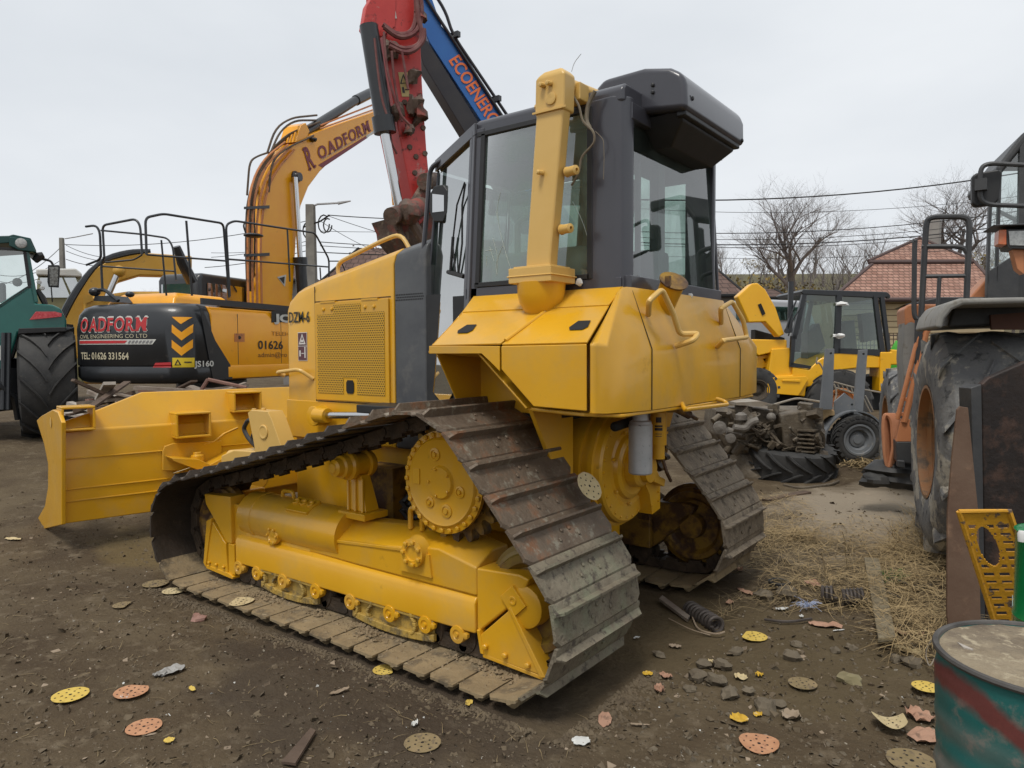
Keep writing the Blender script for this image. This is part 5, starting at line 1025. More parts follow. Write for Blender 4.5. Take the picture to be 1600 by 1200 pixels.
# ================================================================ SCRAP TIMBER HEAP UNDER THE EXCAVATOR
WOOD = [mat('weathered_timber', (.16, .12, .09), (.26, .22, .18), 6, .85, bump=.3, bscale=40), mat('dark_timber', (.07, .045, .03), (.12, .08, .055), 6, .85, bump=.3, bscale=40), mat('pale_timber', (.33, .29, .25), (.42, .38, .33), 6, .85, bump=.2, bscale=40), mat('reddish_timber', (.17, .09, .07), (.22, .12, .09), 6, .8)]
rg = random.Random(11)
b = MB(); c = dep(300, 640, 10.6); c.z = .30
b.sphere((c.x, c.y, c.z), 1.0, 24, (1.7, 1.3, .72), .3, 8); tag(b.build('rubble_mound', GM), kind='structure')
hp = []
for k in range(64):
    u = rg.uniform(135, 440); dd = rg.uniform(9.0, 10.6); v = 608+rg.uniform(0, 44)+(8 if u > 350 else 0); p = dep(u, v, dd); ln = rg.uniform(.5, 1.3)
    d_ = (CR2*rg.uniform(-1, 1)+CF2*rg.uniform(-.6, .6)+V((0, 0, rg.uniform(-.12, .16)))).normalized(); q = V((0, 0, 1)).cross(d_).normalized(); r_ = d_.cross(q)
    R = Matrix((d_, q, r_)).transposed(); m_ = MB(); m_.box(p, (ln, rg.uniform(.05, .14), rg.uniform(.02, .05)), R)
    o = m_.build('scrap_board', WOOD[rg.choice((0, 0, 1, 1, 2, 3))]); tag(o, 'broken board in the timber heap between raised blade and orange excavator', 'board', 'scrap boards heaped under the orange excavator')
fr = MB(); q4 = [dep(u, v, 9.4) for u, v in ((313, 612), (325, 593), (385, 606), (378, 622))]
for i in range(4): fr.cyl(q4[i], q4[(i+1) % 4], .025, n=6)
tag(fr.build('metal_frame', WOOD[3]), 'thin rectangular metal frame lying tilted on the timber heap', 'frame')
# ================================================================ HOUSES
TIL = mat('clay_roof_tiles', (.33, .18, .13), (.42, .25, .19), 3, .85, c4=(.22, .10, .07), th4=.6, sc4=12)
def tiled(m_, dirv, pitch=.22, row=.30, dark=(.10, .045, .035)):
    """courses of tiles, in the surface's own coordinates"""
    t = m_.node_tree; L = t.links; pb = t.nodes['Principled BSDF']; src = pb.inputs['Base Color'].links[0].from_socket
    tcn = t.nodes.new('ShaderNodeTexCoord'); mpn = t.nodes.new('ShaderNodeVectorMath'); mpn.operation = 'DOT_PRODUCT'; L.new(tcn.outputs['Object'], mpn.inputs[0]); mpn.inputs[1].default_value = dirv
    sp = t.nodes.new('ShaderNodeSeparateXYZ'); L.new(tcn.outputs['Object'], sp.inputs[0]); cb = t.nodes.new('ShaderNodeCombineXYZ'); L.new(mpn.outputs['Value'], cb.inputs[0]); L.new(sp.outputs[2], cb.inputs[1])
    br = t.nodes.new('ShaderNodeTexBrick'); br.inputs['Scale'].default_value = 1; br.inputs['Brick Width'].default_value = pitch; br.inputs['Row Height'].default_value = row*.5; br.inputs['Mortar Size'].default_value = .014; br.inputs['Mortar Smooth'].default_value = .4
    br.inputs['Color1'].default_value = (1, 1, 1, 1); br.inputs['Color2'].default_value = (.66, .6, .58, 1); br.inputs['Mortar'].default_value = (.3, .28, .27, 1); br.inputs['Bias'].default_value = -.1
    L.new(cb.outputs[0], br.inputs[0]); mxn = t.nodes.new('ShaderNodeMix'); mxn.data_type = 'RGBA'; mxn.blend_type = 'MULTIPLY'; mxn.inputs['Factor'].default_value = 1; L.new(src, mxn.inputs['A']); L.new(br.outputs[0], mxn.inputs['B']); L.new(mxn.outputs['Result'], pb.inputs['Base Color'])
    bn = t.nodes.new('ShaderNodeBump'); bn.inputs['Strength'].default_value = .6; bn.inputs['Distance'].default_value = .03; L.new(br.outputs['Fac'], bn.inputs['Height']); bn.invert = True; L.new(bn.outputs[0], pb.inputs['Normal']); return m_
tiled(TIL, tuple(CR2), .17, .22)
BEI = mat('beige_siding', (.56, .43, .25), (.62, .49, .30), 2, .8)
hn = -CF2; h0 = dep(1400, 470, 22); HP = lambda u, v, k=0: onp(h0+CF2*k, hn, u, v)
hs_ = thing('house', gp(1440, 560), 'house with red clay tile hip roof and beige plank walls at the far right', 'house')
A, B_ = HP(1300, 466, -.4), HP(1575, 466, -.4); C1, D1 = HP(1366, 409, 1.6), HP(1522, 409, 1.6)
A2, B2 = HP(1300, 466, 7), HP(1575, 466, 7); A2.z = B2.z = A.z; 
b = MB(); C1.z = D1.z; b.add([A, B_, D1, C1, A2, B2], [(0, 1, 2, 3), (0, 3, 4), (1, 5, 2)]); 
E1, F1 = HP(1357, 407, 1.5), HP(1520, 407, 1.5); E1.z = F1.z; G1 = HP(1437, 372, 3.2); G2 = HP(1440, 372, 4.2); G2.z = G1.z
b.add([E1, F1, G1, G2, E1+(CF2*.9+CR2*.5)*1.6, F1+CF2*2], [(0, 1, 2), (0, 2, 3, 4), (1, 5, 3, 2)])
rf_ = b.build('roof', TIL, hs_, angle=5)
b = MB()
for p, q in ((A, B_), (E1, F1)): b.cyl(p-V((0, 0, .04)), q-V((0, 0, .04)), .07, n=8)
b.cyl(A, C1, .06, n=6); b.cyl(E1, G1, .06, n=6); b.cyl(F1, G1, .06, n=6); b.cyl(D1, B_, .06, n=6); b.build('ridge_and_gutter', mat('dark_gutter', (.08, .05, .045), None, 1, .7), rf_)
b = MB(); p = HP(1456, 374, 3.2); b.box(p, (.5, .5, 1.3)); b.build('chimney', mat('cement_render', (.26, .24, .22), (.32, .3, .27), 3, .9), rf_)
b = MB(); wl = HP(1318, 468, 0); wr_ = HP(1570, 468, 0); b.prism([V((wl.x, wl.y, .2)), V((wr_.x, wr_.y, .2)), V((wr_.x, wr_.y, A.z-.05)), V((wl.x, wl.y, A.z-.05))], CF2*7); wa = b.build('wall', BEI, hs_)
b = MB()
for k in range(16):
    z_ = .5+k*.18
    if z_ < A.z-.1: b.prism([V((wl.x, wl.y, z_))-CF2*.012, V((wr_.x, wr_.y, z_))-CF2*.012, V((wr_.x, wr_.y, z_+.02))-CF2*.012, V((wl.x, wl.y, z_+.02))-CF2*.012], CF2*.01)
b.build('siding_joint', mat('siding_shadow_gap', (.16, .11, .06), None, 1, .9), wa)
b = MB(); b.prism([HP(*p, -.03) for p in ((1378, 475), (1383, 475), (1383, 520), (1378, 520))], hn*.03); b.prism([HP(*p, -.03) for p in ((1300, 460), (1575, 460), (1575, 472), (1300, 472))], CF2*.02); b.build('window_trim', mat('pale_trim', (.5, .5, .48), None, 1, .6), wa)
BRT = tiled(mat('brown_roof_tiles', (.115, .07, .055), (.16, .10, .08), 2, .9), tuple(CR2), .25, .35)
def hip(name, pts, dp, ridge, wallb, label, roofm, wallm, cat='house', k0=0):
    """pts: eaves left/right px + ridge px at distance dp"""
    o_ = dep(pts[0][0], pts[0][1], dp); pl_ = lambda u, v, k=0: onp(o_+CF2*k, hn, u, v)
    t_ = thing(name, gp(pts[0][0], wallb), label, cat)
    A = pl_(*pts[0]); B = pl_(*pts[1]); B.z = A.z; r1 = pl_(*ridge[0], 2.2); r2 = pl_(*ridge[1], 2.2); r2.z = r1.z
    A2 = A+CF2*4.5; B2 = B+CF2*4.5
    b = MB(); b.add([A, B, r2, r1, A2, B2], [(0, 1, 2, 3), (0, 3, 4), (1, 5, 2), (3, 2, 5, 4)]); b.build('roof', roofm, t_, angle=5)
    b = MB(); wa = A+CR2*.3+CF2*.3; wb = B-CR2*.3+CF2*.3; b.prism([V((wa.x, wa.y, .1)), V((wb.x, wb.y, .1)), V((wb.x, wb.y, A.z-.02)), V((wa.x, wa.y, A.z-.02))], CF2*3.9); b.build('wall', wallm, t_); 
    b = MB(); b.cyl(A, B, .06, n=6); b.cyl(A, r1, .05, n=6); b.cyl(B, r2, .05, n=6); b.build('gutter', DARK, t_)
    return t_
PLS = mat('grey_plaster', (.20, .19, .18), (.28, .26, .24), 2, .9); PNK = mat('pink_plaster', (.33, .16, .14), (.4, .2, .17), 2, .9)
hip('house', ((500, 440), (680, 440)), 24, ((560, 388), (628, 382)), 560, 'brown tiled house behind the concrete pole and the yellow hood', BRT, PLS)
hip('house', ((600, 452), (735, 446)), 22, ((640, 404), (690, 402)), 560, 'low brown tiled house half hidden by the bulldozer cab', BRT, PLS)
hip('house', ((1062, 462), (1168, 470)), 23, ((1090, 425), (1125, 428)), 560, 'small brown roofed house right beside the rear cab window', BRT, PLS)
hip('shed', ((1165, 466), (1236, 474)), 25, ((1190, 452), (1210, 450)), 560, 'pink walled shed behind the raised yellow hood', BRT, PNK, 'shed')
hip('house', ((425, 438), (478, 438)), 30, ((440, 412), (462, 410)), 560, 'distant red brown roof seen beyond the excavator boom foot', BRT, PLS)
# grey van behind the backhoe
gv = thing('parked_van', gp(1200, 610), 'silver grey van parked behind the backhoe with the raised hood', 'van')
o_ = dep(1200, 500, 19); GP_ = lambda u, v, k=0: onp(o_+CF2*k, hn, u, v)
b = MB(); b.prism([GP_(*p) for p in ((1130, 475), (1165, 466), (1262, 470), (1275, 505), (1275, 610), (1120, 610))], CF2*1.9); b.build('body', mat('silver_van_paint', (.35, .36, .38), (.4, .41, .43), 2, .35, coat=.3), gv, bevel=.08, seg=3)
b = MB(); b.prism([GP_(*p, -.01) for p in ((1150, 482), (1180, 478), (1250, 480), (1258, 500), (1150, 500))], hn*.02); b.build('window', GLSB, gv)
# iron fence
fe = thing('iron_fence', gp(1400, 585), 'thin iron railing in front of the beige house', 'fence')
o_ = dep(1400, 520, 20.5); FP = lambda u, v, k=0: onp(o_+CF2*k, hn, u, v)
b = MB()
for k in range(40): u = 1330+k*6; b.cyl(FP(u, 521), FP(u, 575), .013, n=5)
b.cyl(FP(1325, 524), FP(1570, 524), .02, n=5); b.cyl(FP(1325, 560), FP(1570, 560), .02, n=5); b.build('railing', mat('rusty_fence_iron', (.10, .07, .05), None, 1, .8), fe)
b = MB(); b.prism([FP(*p, -2) for p in ((1408, 548), (1418, 530), (1424, 560), (1424, 600), (1404, 600))], CF2*.6); tag(b.build('green_container', mat('bright_green_plastic', (.06, .42, .02), None, 1, .4), bevel=.05), 'bright green plastic container between backhoe and wheel loader', 'container')
# ================================================================ TREES
BARK = mat('grey_brown_bark', (.075, .06, .05), (.13, .11, .095), 8, .9, bump=.4, bscale=30); TWIG = mat('bare_twigs', (.13, .11, .10), (.18, .155, .145), 5, .9)
def bare_tree(base, H, spread, seed, label, group=None, twigs=5, leafm=None, r0=.18, fork=.3, name='bare_tree', leaves=0, cat='tree', lean=0, L1=None, kids=3):
    r = random.Random(seed); tk = MB(); br = MB(); lf = MB(); t_ = thing(name, base, label, cat, group)
    def grow(p, d, ln, rad, lv):
        pts = [p]; rr = [rad]; n = 4; dd = d.copy()
        for i in range(n):
            dd = (dd+V((r.uniform(-1, 1), r.uniform(-1, 1), r.uniform(-.35, .6)))*(.16 if lv else .04)).normalized(); p = p+dd*(ln/n); pts.append(p); rr.append(rad*(1-.45*(i+1)/n))
        (tk if lv == 0 else br).tube(pts, rr, 8 if lv < 2 else (5 if lv < 4 else 3), cap=False)
        if lv >= twigs:
            if leaves:
                for _ in range(leaves):
                    c_ = pts[r.randint(1, n)]+V((r.uniform(-1, 1), r.uniform(-1, 1), r.uniform(-1, 1)))*.25; s_ = r.uniform(.06, .13); a = V((r.uniform(-1, 1), r.uniform(-1, 1), r.uniform(-1, 1))).normalized()*s_; b_ = a.cross(V((r.uniform(-1, 1), r.uniform(-1, 1), 1))).normalized()*s_; lf.add([c_-a, c_+b_*.6, c_+a, c_-b_*.6], [(0, 1, 2, 3)])
            return
        for k in range(kids if lv < 3 else r.choice((2, 3))+(1 if lv >= 3 else 0)):
            t0 = r.uniform(.45, 1) if lv else r.uniform(.75, 1.0); i = min(n-1, int(t0*n)); q = pts[i].lerp(pts[i+1], t0*n-i) if t0 < 1 else pts[-1]
            ax = V((r.uniform(-1, 1), r.uniform(-1, 1), r.uniform(-.25, .45))).normalized(); nd = (dd*(.75 if lv else .85)+ax*spread).normalized()
            if nd.z < -.15: nd.z = abs(nd.z)*.3
            grow(q, nd, (L1 if (lv == 0 and L1) else ln)*r.uniform(.66, .88), rr[i]*(.62 if lv else .6), lv+1)
    grow(V(base), V((lean, 0, 1)).normalized(), H*fork, r0, 0)
    tk.build('trunk', BARK, t_); br.build('crown', TWIG, t_)
    if leaves: lf.build('foliage', leafm, t_, flat=True)
    return t_
def tbase(u, d): p = dep(u, 550, d); return V((p.x, p.y, gh(p.x, p.y, False)-.1))
bare_tree(tbase(1240, 28), 4.9, .72, 5, 'tall bare walnut tree with round crown behind the backhoe loader', None, 6, r0=.22, fork=1, L1=1.75, kids=4)
bare_tree(tbase(1488, 34), 5.6, .78, 21, 'bare spreading tree rising behind the red tiled house', None, 6, r0=.28, fork=1, L1=2.2, kids=4)
REDL = mat('red_brown_leaves', (.13, .035, .025), (.2, .06, .04), 3, .9); OCH = mat('ochre_leaves', (.22, .15, .04), (.15, .12, .035), 2, .9); OLI = mat('olive_leaves', (.09, .085, .03), (.14, .12, .05), 2, .9)
bare_tree(tbase(576, 27), 4.7, .7, 9, 'small tree with dark red autumn leaves above the brown roof', None, 4, REDL, .08, 1, 'leafy_tree', 8, L1=.62)
protos = []
rg = random.Random(5)
for k in range(4):
    protos.append(bare_tree(tbase(1180+k*60, 44+k*6), 5.5+k*.6, .55, 40+k, 'small bare tree in the thicket on the far hillside', 'bare trees on the hillside', 5, (OCH, OLI, OCH, OLI)[k], .13, .26, 'bare_tree', (1, 0, 0, 0)[k]))
def dup(root, loc, rz, sc):
    r = root.copy(); COL.objects.link(r); r.location = loc; r.rotation_euler = (0, 0, rz); r.scale = (sc, sc, sc)
    for ch in [o for o in D.objects if o.parent == root]:
        c_ = ch.copy(); COL.objects.link(c_); c_.parent = r; c_.matrix_parent_inverse = ch.matrix_parent_inverse.copy()
    return r
for k in range(84):
    u = rg.choice((rg.uniform(1110, 1370), rg.uniform(1110, 1370), rg.uniform(1500, 1600), rg.uniform(240, 350))); d = rg.uniform(38, 88); p = tbase(u, d)
    dup(protos[rg.choice((0, 1, 1, 3, 3, 2))], p, rg.uniform(0, 6), rg.uniform(.75, 1.25)*(1 if u > 400 else .8))
def bush(u, d, w_, h_, m_, seed, label, group=None):
    r = random.Random(seed); p = tbase(u, d); b = MB()
    for k in range(900):
        a = r.uniform(0, 6.283); q = r.random()**.6; zz = r.uniform(0, 1); c_ = p+V((math.cos(a)*q*w_*(1-.5*zz), math.sin(a)*q*w_*(1-.5*zz), zz*h_*(1+.3*math.sin(a*3+seed)))); s_ = r.uniform(.04, .10)
        x = V((r.uniform(-1, 1), r.uniform(-1, 1), r.uniform(-1, 1))).normalized()*s_; y = x.cross(V((r.uniform(-1, 1), r.uniform(-1, 1), 1))).normalized()*s_; b.add([c_-x, c_+y*.5, c_+x, c_-y*.5], [(0, 1, 2, 3)])
    for k in range(40): a = r.uniform(0, 6.283); b.tube([p, p+V((math.cos(a)*w_*.6, math.sin(a)*w_*.6, h_*r.uniform(.6, 1.2)))], [.03, .006], 3)
    tag(b.build('shrub', m_, flat=True), label, 'shrub', group)
for i, (u, d, w_, h_, m_) in enumerate(((1150, 30, 1.6, 2.4, OCH), (1180, 34, 1.8, 3.0, OLI), (1205, 38, 1.5, 2.8, OCH), (1130, 36, 2, 2.6, OLI), (1290, 40, 1.8, 2.6, OCH), (1330, 36, 1.6, 3.2, OLI), (1265, 45, 2, 3, OLI), (1350, 44, 2.2, 4, OLI))): bush(u, d, w_, h_, m_, i, 'shrub with thinning autumn leaves in the hedge beyond the small roofs', 'autumn shrubs beyond the roofs')
# ================================================================ POLES AND WIRES
CONC = mat('concrete_pole', (.17, .16, .145), (.25, .24, .21), 3, .9, bump=.1)
p0 = dep(489, 550, 21); pt = dep(489, 322, 21)
po = thing('utility_pole', V((p0.x, p0.y, .4)), 'concrete utility pole with street lamp arm behind the orange boom', 'utility pole'); b = MB()
b.loft([[V((p0.x, p0.y, z))+CR2*(x*w_)+CF2*(y*w_) for x, y in ((-1, -1), (1, -1), (1, 1), (-1, 1))] for z, w_ in ((.2, .17), (pt.z, .115))]); b.build('pole', CONC, po, bevel=.01)
b = MB(); b.tube([pt-V((0, 0, .0)), dep(496, 319, 21), dep(530, 317, 21)], .03, 6); b.tube([dep(528, 317.5, 21), dep(548, 314, 21)], [.05, .02], 6); b.build('lamp_arm', GREYM, po)
b = MB()
for (u, v, r_) in ((481, 360, .14), (506, 350, .16), (512, 352, .12)): 
    c_ = dep(u, v, 20.8); b.tube([c_+CR2*(math.cos(a*math.pi/6)*r_)+V((0, 0, math.sin(a*math.pi/6)*r_*1.6)) for a in range(2, 13)], .02, 5)
b.tube([dep(474, 355, 20.8), dep(500, 346, 20.8), dep(515, 336, 20.8)], .025, 5); b.build('cable_loop', BLK, po)
p0 = dep(102, 550, 26); pt = dep(101.5, 373, 26); po2 = thing('utility_pole', V((p0.x, p0.y, .4)), 'slim concrete utility pole far left beyond the tractor mirror', 'utility pole'); b = MB()
b.loft([[V((p0.x, p0.y, z))+CR2*(x*w_)+CF2*(y*w_) for x, y in ((-1, -1), (1, -1), (1, 1), (-1, 1))] for z, w_ in ((.2, .12), (pt.z, .06))]); b.build('pole', CONC, po2); b = MB(); b.tube([pt, dep(120, 370, 26), dep(145, 365, 26)], .02, 5); b.build('lamp_arm', GREYM, po2)
def wire(a, b_, da, db, sag=.25, r=.014, label='thin overhead cable crossing the sky', g='overhead cables'):
    A = dep(*a, da); B = dep(*b_, db); m_ = MB(); m_.tube([A.lerp(B, t/14)-V((0, 0, 4*sag*(t/14)*(1-t/14))) for t in range(15)], r, 4); tag(m_.build('overhead_cable', BLK), label, 'cable', g)
WL = 'thin overhead cable stretched over the roofs at the right'
for va, vb, r_ in ((312, 262, .022), (326, 300, .008), (362, 322, .014), (371, 335, .010), (379, 343, .018), (383, 349, .010), (398, 372, .008)): wire((1000, va), (1640, vb), 24, 24, .35, r_, WL, 'overhead cables at the right')
WM = 'thin overhead cable fanning out from the concrete pole'
for a, c_, r_ in (((512, 336), (760, 341), .014), ((512, 337), (700, 390), .009), ((500, 345), (600, 397), .009), ((500, 378), (760, 384), .012), ((500, 384), (760, 388), .010), ((480, 393), (770, 396), .014), ((500, 361), (760, 355), .007), ((486, 375), (330, 402), .009), ((486, 390), (320, 418), .012), ((486, 382), (330, 395), .008)): wire(a, c_, 21, 25, .08, r_, WM, 'overhead cables at the concrete pole')
WF = 'thin overhead cable running past the slim far pole'
for a, c_, r_ in (((101, 380), (-20, 450), .012), ((101, 382), (480, 345), .012), ((101, 402), (-10, 428), .010), ((103, 383), (230, 395), .010), ((103, 405), (240, 400), .012), ((103, 392), (250, 400), .010), ((101, 410), (0, 440), .01)): wire(a, c_, 26, 24, .3, r_, WF, 'overhead cables at the slim pole')
# ================================================================ BACKHOE LOADER
dB = 16.2; o3 = dep(1300, 550, dB); LP = lambda u, v, k=0: onp(o3+CF2*k, hn, u, v)
bh = thing('backhoe_loader', gp(1300, 648), 'yellow orange backhoe loader with black cab and raised front hood', 'backhoe loader')
ORB = mat('bright_yellow_orange_paint', (.80, .40, .006), (.84, .44, .01), 2, .35, coat=.2, c4=(.5, .25, .02), th4=.68, sc4=7)
b = MB(); b.prism([LP(*p) for p in ((1152, 463), (1174, 443), (1184, 442), (1196, 452), (1212, 480), (1226, 522), (1217, 527), (1196, 503), (1170, 504))], CF2*.3); rh = b.build('raised_hood', ORB, bh, bevel=.03, seg=3)
b = MB(); b.prism([LP(*p, -.012) for p in ((1184, 476), (1189, 474), (1196, 490), (1191, 493))], hn*.006); b.build('hood_slot', DARK, rh)
b = MB(); b.prism([LP(*p) for p in ((1255, 452), (1386, 456), (1390, 459), (1388, 464), (1374, 466), (1255, 460), (1250, 456))], CF2*1.5); b.lathe(LP(1386, 463, .1), -CF2, [(0, .06), (.05, .06), (.05, 0)], 10); cbr = b.build('cab_roof', BLKP, bh, bevel=.02)
b = MB()
for q in (((1254, 460), (1261, 460), (1245, 530), (1237, 530)), ((1308, 460), (1316, 460), (1313, 552), (1304, 552)), ((1365, 462), (1371, 463), (1384, 552), (1376, 556)), ((1237, 525), (1244, 523), (1240, 570), (1234, 572)), ((1234, 566), (1268, 572), (1265, 576), (1234, 573)), ((1376, 546), (1310, 544), (1310, 552), (1376, 556)), ((1376, 464), (1382, 464), (1392, 545), (1387, 550))): b.prism([LP(*p, -.01) for p in q], CF2*.09)
b.prism([LP(*p, 1.4) for p in ((1254, 460), (1262, 460), (1250, 550), (1242, 550))], CF2*.09); b.build('cab_frame', BLKP, bh)
b = MB(); b.add([LP(*p, .03) for p in ((1258, 461), (1310, 461), (1307, 545), (1290, 553), (1268, 573), (1238, 570), (1241, 530))], [tuple(range(7))]); b.add([LP(*p, .03) for p in ((1314, 461), (1367, 463), (1378, 552), (1310, 546))], [(0, 1, 2, 3)]); b.build('side_window', GLSB, bh)
b = MB(); b.add([LP(*p, 1.4) for p in ((1258, 461), (1367, 463), (1378, 552), (1250, 550))], [(0, 1, 2, 3)]); b.build('far_window', GLSB, bh)
b = MB(); b.prism([LP(*p, .7) for p in ((1262, 520), (1280, 505), (1290, 540), (1280, 552), (1262, 560))], CF2*.4); b.prism([LP(*p, .5) for p in ((1320, 505), (1335, 500), (1340, 550), (1318, 550))], CF2*.5); b.tube([LP(1268, 470, .5), LP(1258, 520, .5), LP(1275, 512, .5)], .05, 6); b.prism([LP(*p, .9) for p in ((1345, 490), (1365, 488), (1372, 530), (1350, 535))], CF2*.2); b.build('driver_seat', INT, bh, bevel=.04)
b = MB(); b.prism([LP(*p, .0) for p in ((1238, 572), (1264, 578), (1280, 562), (1296, 554), (1320, 549), (1345, 549), (1370, 556), (1376, 558), (1375, 575), (1340, 575), (1300, 580), (1290, 600), (1260, 605), (1258, 620), (1196, 610), (1198, 588), (1238, 586))], CF2*1.3); b.prism([LP(*p, -.04) for p in ((1376, 550), (1393, 550), (1393, 546), (1408, 547), (1407, 570), (1393, 570), (1390, 612), (1374, 612))], CF2*.5); b.prism([LP(*p, .1) for p in ((1174, 530), (1230, 531), (1230, 545), (1185, 556), (1178, 548))], CF2*.9); b.prism([LP(*p, .05) for p in ((1206, 545), (1234, 543), (1240, 588), (1200, 590))], CF2*.9); b.prism([LP(*p, .3) for p in ((1184, 555), (1190, 556), (1200, 572), (1190, 577), (1180, 576))], CF2*.3); b.prism([LP(*p, .3) for p in ((1186, 556), (1222, 547), (1224, 553), (1190, 562))], CF2*.2); b.build('body', ORB, bh, bevel=.03)
b = MB(); b.prism([LP(*p, .4) for p in ((1170, 560), (1215, 552), (1240, 570), (1240, 590), (1190, 590))], CF2*.5); b.prism([LP(*p, .7) for p in ((1180, 515), (1226, 528), (1226, 540), (1180, 535))], CF2*.3); b.prism([LP(*p, .3) for p in ((1200, 600), (1400, 585), (1400, 640), (1200, 640))], CF2*.9); b.build('engine_bay', DARK, bh)
b = MB(); b.prism([LP(*p, -.02) for p in ((1198, 590), (1258, 588), (1262, 592), (1250, 612), (1246, 618), (1198, 614))], hn*.05); b.prism([LP(*p, -.08) for p in ((1222, 593), (1250, 593), (1250, 597), (1222, 596))], hn*.02); b.build('step_box', ORB, bh, bevel=.02)
axB = -CF2; GRE0 = mat('dark_muddy_rim', (.05, .04, .03), (.08, .06, .04), 5, .8)
wc = LP(1308, 628, .02); tyre(wheelT(wc, axB), .74, .42, bh, lug=.04, n=14, rimmat=ORGD, rimr=.42)
wc = LP(1181, 625, .1); wc.z = gh(wc.x, wc.y)+.50; tyre(wheelT(wc, axB), .5, .34, bh, lug=.03, n=14, rimmat=GRE0, rimr=.45)
b = MB(); b.tube(rnd([LP(1228, 515, -.05), LP(1236, 490, -.05), LP(1244, 470, -.05)], .1), .02, 5); b.tube(rnd([LP(1252, 480, -.1), LP(1238, 500, -.1), LP(1232, 525, -.1)], .1), .015, 5); b.lathe(LP(1229, 517, -.1), -CF2, [(0, .06), (.03, .06), (.03, 0)], 10); b.tube([LP(1236, 440, 0), LP(1234, 520, 0)], .06, 6); b.build('exhaust_and_mirror', BLKP, bh)
b = MB()
for (u, v) in ((1315, 475), (1311, 524)): b.sphere(LP(u, v, -.08), .10, 10, (1.2, .5, .45), 1.2, u)
b.build('plastic_wrap', WHITE, bh)
# ================================================================ SMALL TRAILER WITH FORK POSTS, WHEEL AND TUBES
dR = 9.7; o4 = dep(1320, 640, dR); SP = lambda u, v, k=0: onp(o4+CF2*k, hn, u, v)
GRS = mat('grey_trailer_steel', (.13, .14, .15), (.17, .18, .19), 3, .55, bump=.05, c4=(.25, .23, .2), th4=.64, sc4=10)
sp_ = thing('small_trailer', gp(1330, 718), 'small grey trailer with two upright flat posts and mudguard', 'trailer')
b = MB(); b.prism([SP(*p, -.0) for p in ((1291, 545), (1304, 545), (1301, 640), (1282, 640))], CF2*.05); b.build('fork_post', GRS, sp_, bevel=.004)
b = MB(); b.prism([SP(*p, .3) for p in ((1343, 547), (1356, 546), (1348, 652), (1333, 652))], CF2*.05); b.build('fork_post', GRS, sp_, bevel=.004)
b = MB(); b.prism([SP(*p, .1) for p in ((1304, 628), (1320, 614), (1334, 625), (1334, 655), (1304, 652))], CF2*.03); b.build('gusset_plate', GRS, sp_)
b = MB()
for (u, v) in ((1331, 632), (1298, 552), (1349, 553)): b.lathe(SP(u, v, -.05), -CF2, [(0, .015), (.01, .015), (.01, 0)], 8)
b.build('bolt_hole', DARK, sp_)
b = MB(); c_ = SP(1337, 690, 0); ar = [(c_+CR2*(math.cos(math.radians(a))*.42)+V((0, 0, math.sin(math.radians(a))*.42))) for a in range(-10, 196, 12)]; ar2 = [(c_+CR2*(math.cos(math.radians(a))*.40)+V((0, 0, math.sin(math.radians(a))*.40))) for a in range(-10, 196, 12)]
for i in range(len(ar)-1): b.prism([ar[i], ar[i+1], ar2[i+1], ar2[i]], CF2*.26)
b.build('mudguard', GRS, sp_)
b = MB(); b.prism([SP(*p, .1) for p in ((1296, 678), (1318, 680), (1320, 706), (1296, 700))], CF2*.4); b.prism([SP(*p, .3) for p in ((1360, 660), (1400, 668), (1400, 690), (1362, 690))], CF2*.4); b.prism([SP(*p, .35) for p in ((1240, 672), (1400, 676), (1400, 684), (1240, 682))], CF2*.08); b.build('frame', mat('dark_trailer_frame', (.04, .04, .042), None, 1, .6), sp_, bevel=.01)
wc = SP(1338, 686, .02); wc.z = gh(wc.x, wc.y)+.315; tyre(wheelT(wc, -CF2), .33, .19, sp_, lug=.012, n=26, rimmat=GRS, rimr=.6)
PT = mat('pale_rusty_tube', (.30, .27, .22), (.22, .17, .12), 6, .6)
b = MB(); Z = lambda pts, r=.012: b.tube(rnd([SP(*p, .5) for p in pts], .08), r, 6)
Z(((1277, 558), (1275, 570), (1280, 565), (1290, 585), (1300, 600))); Z(((1303, 597), (1340, 607), (1380, 614))); Z(((1306, 606), (1345, 618))); Z(((1303, 600), (1308, 612), (1302, 640))); Z(((1348, 620), (1360, 645))); Z(((1352, 618), (1364, 642)))
for k in range(5): Z(((1308+k*7, 598+k*1.6), (1312+k*7, 608+k*2)), .008)
Z(((1210, 632), (1245, 622), (1283, 628)), .016); tag(b.build('tube_frame', PT), 'bent pale tubular frame lying on the small grey trailer', 'frame')
b = MB(); b.loft([[SP(*p, .1) for p in ((1273, 640), (1290, 636), (1318, 648), (1296, 650), (1280, 660))], [SP(*p, .5) for p in ((1273, 640), (1290, 636), (1318, 648), (1296, 650), (1280, 660))]]); tag(b.build('curved_panel', mat('faded_ochre_panel', (.45, .30, .13), (.5, .36, .2), 3, .6), bevel=.01), 'faded ochre curved cover lying between scrap engine and trailer', 'panel')
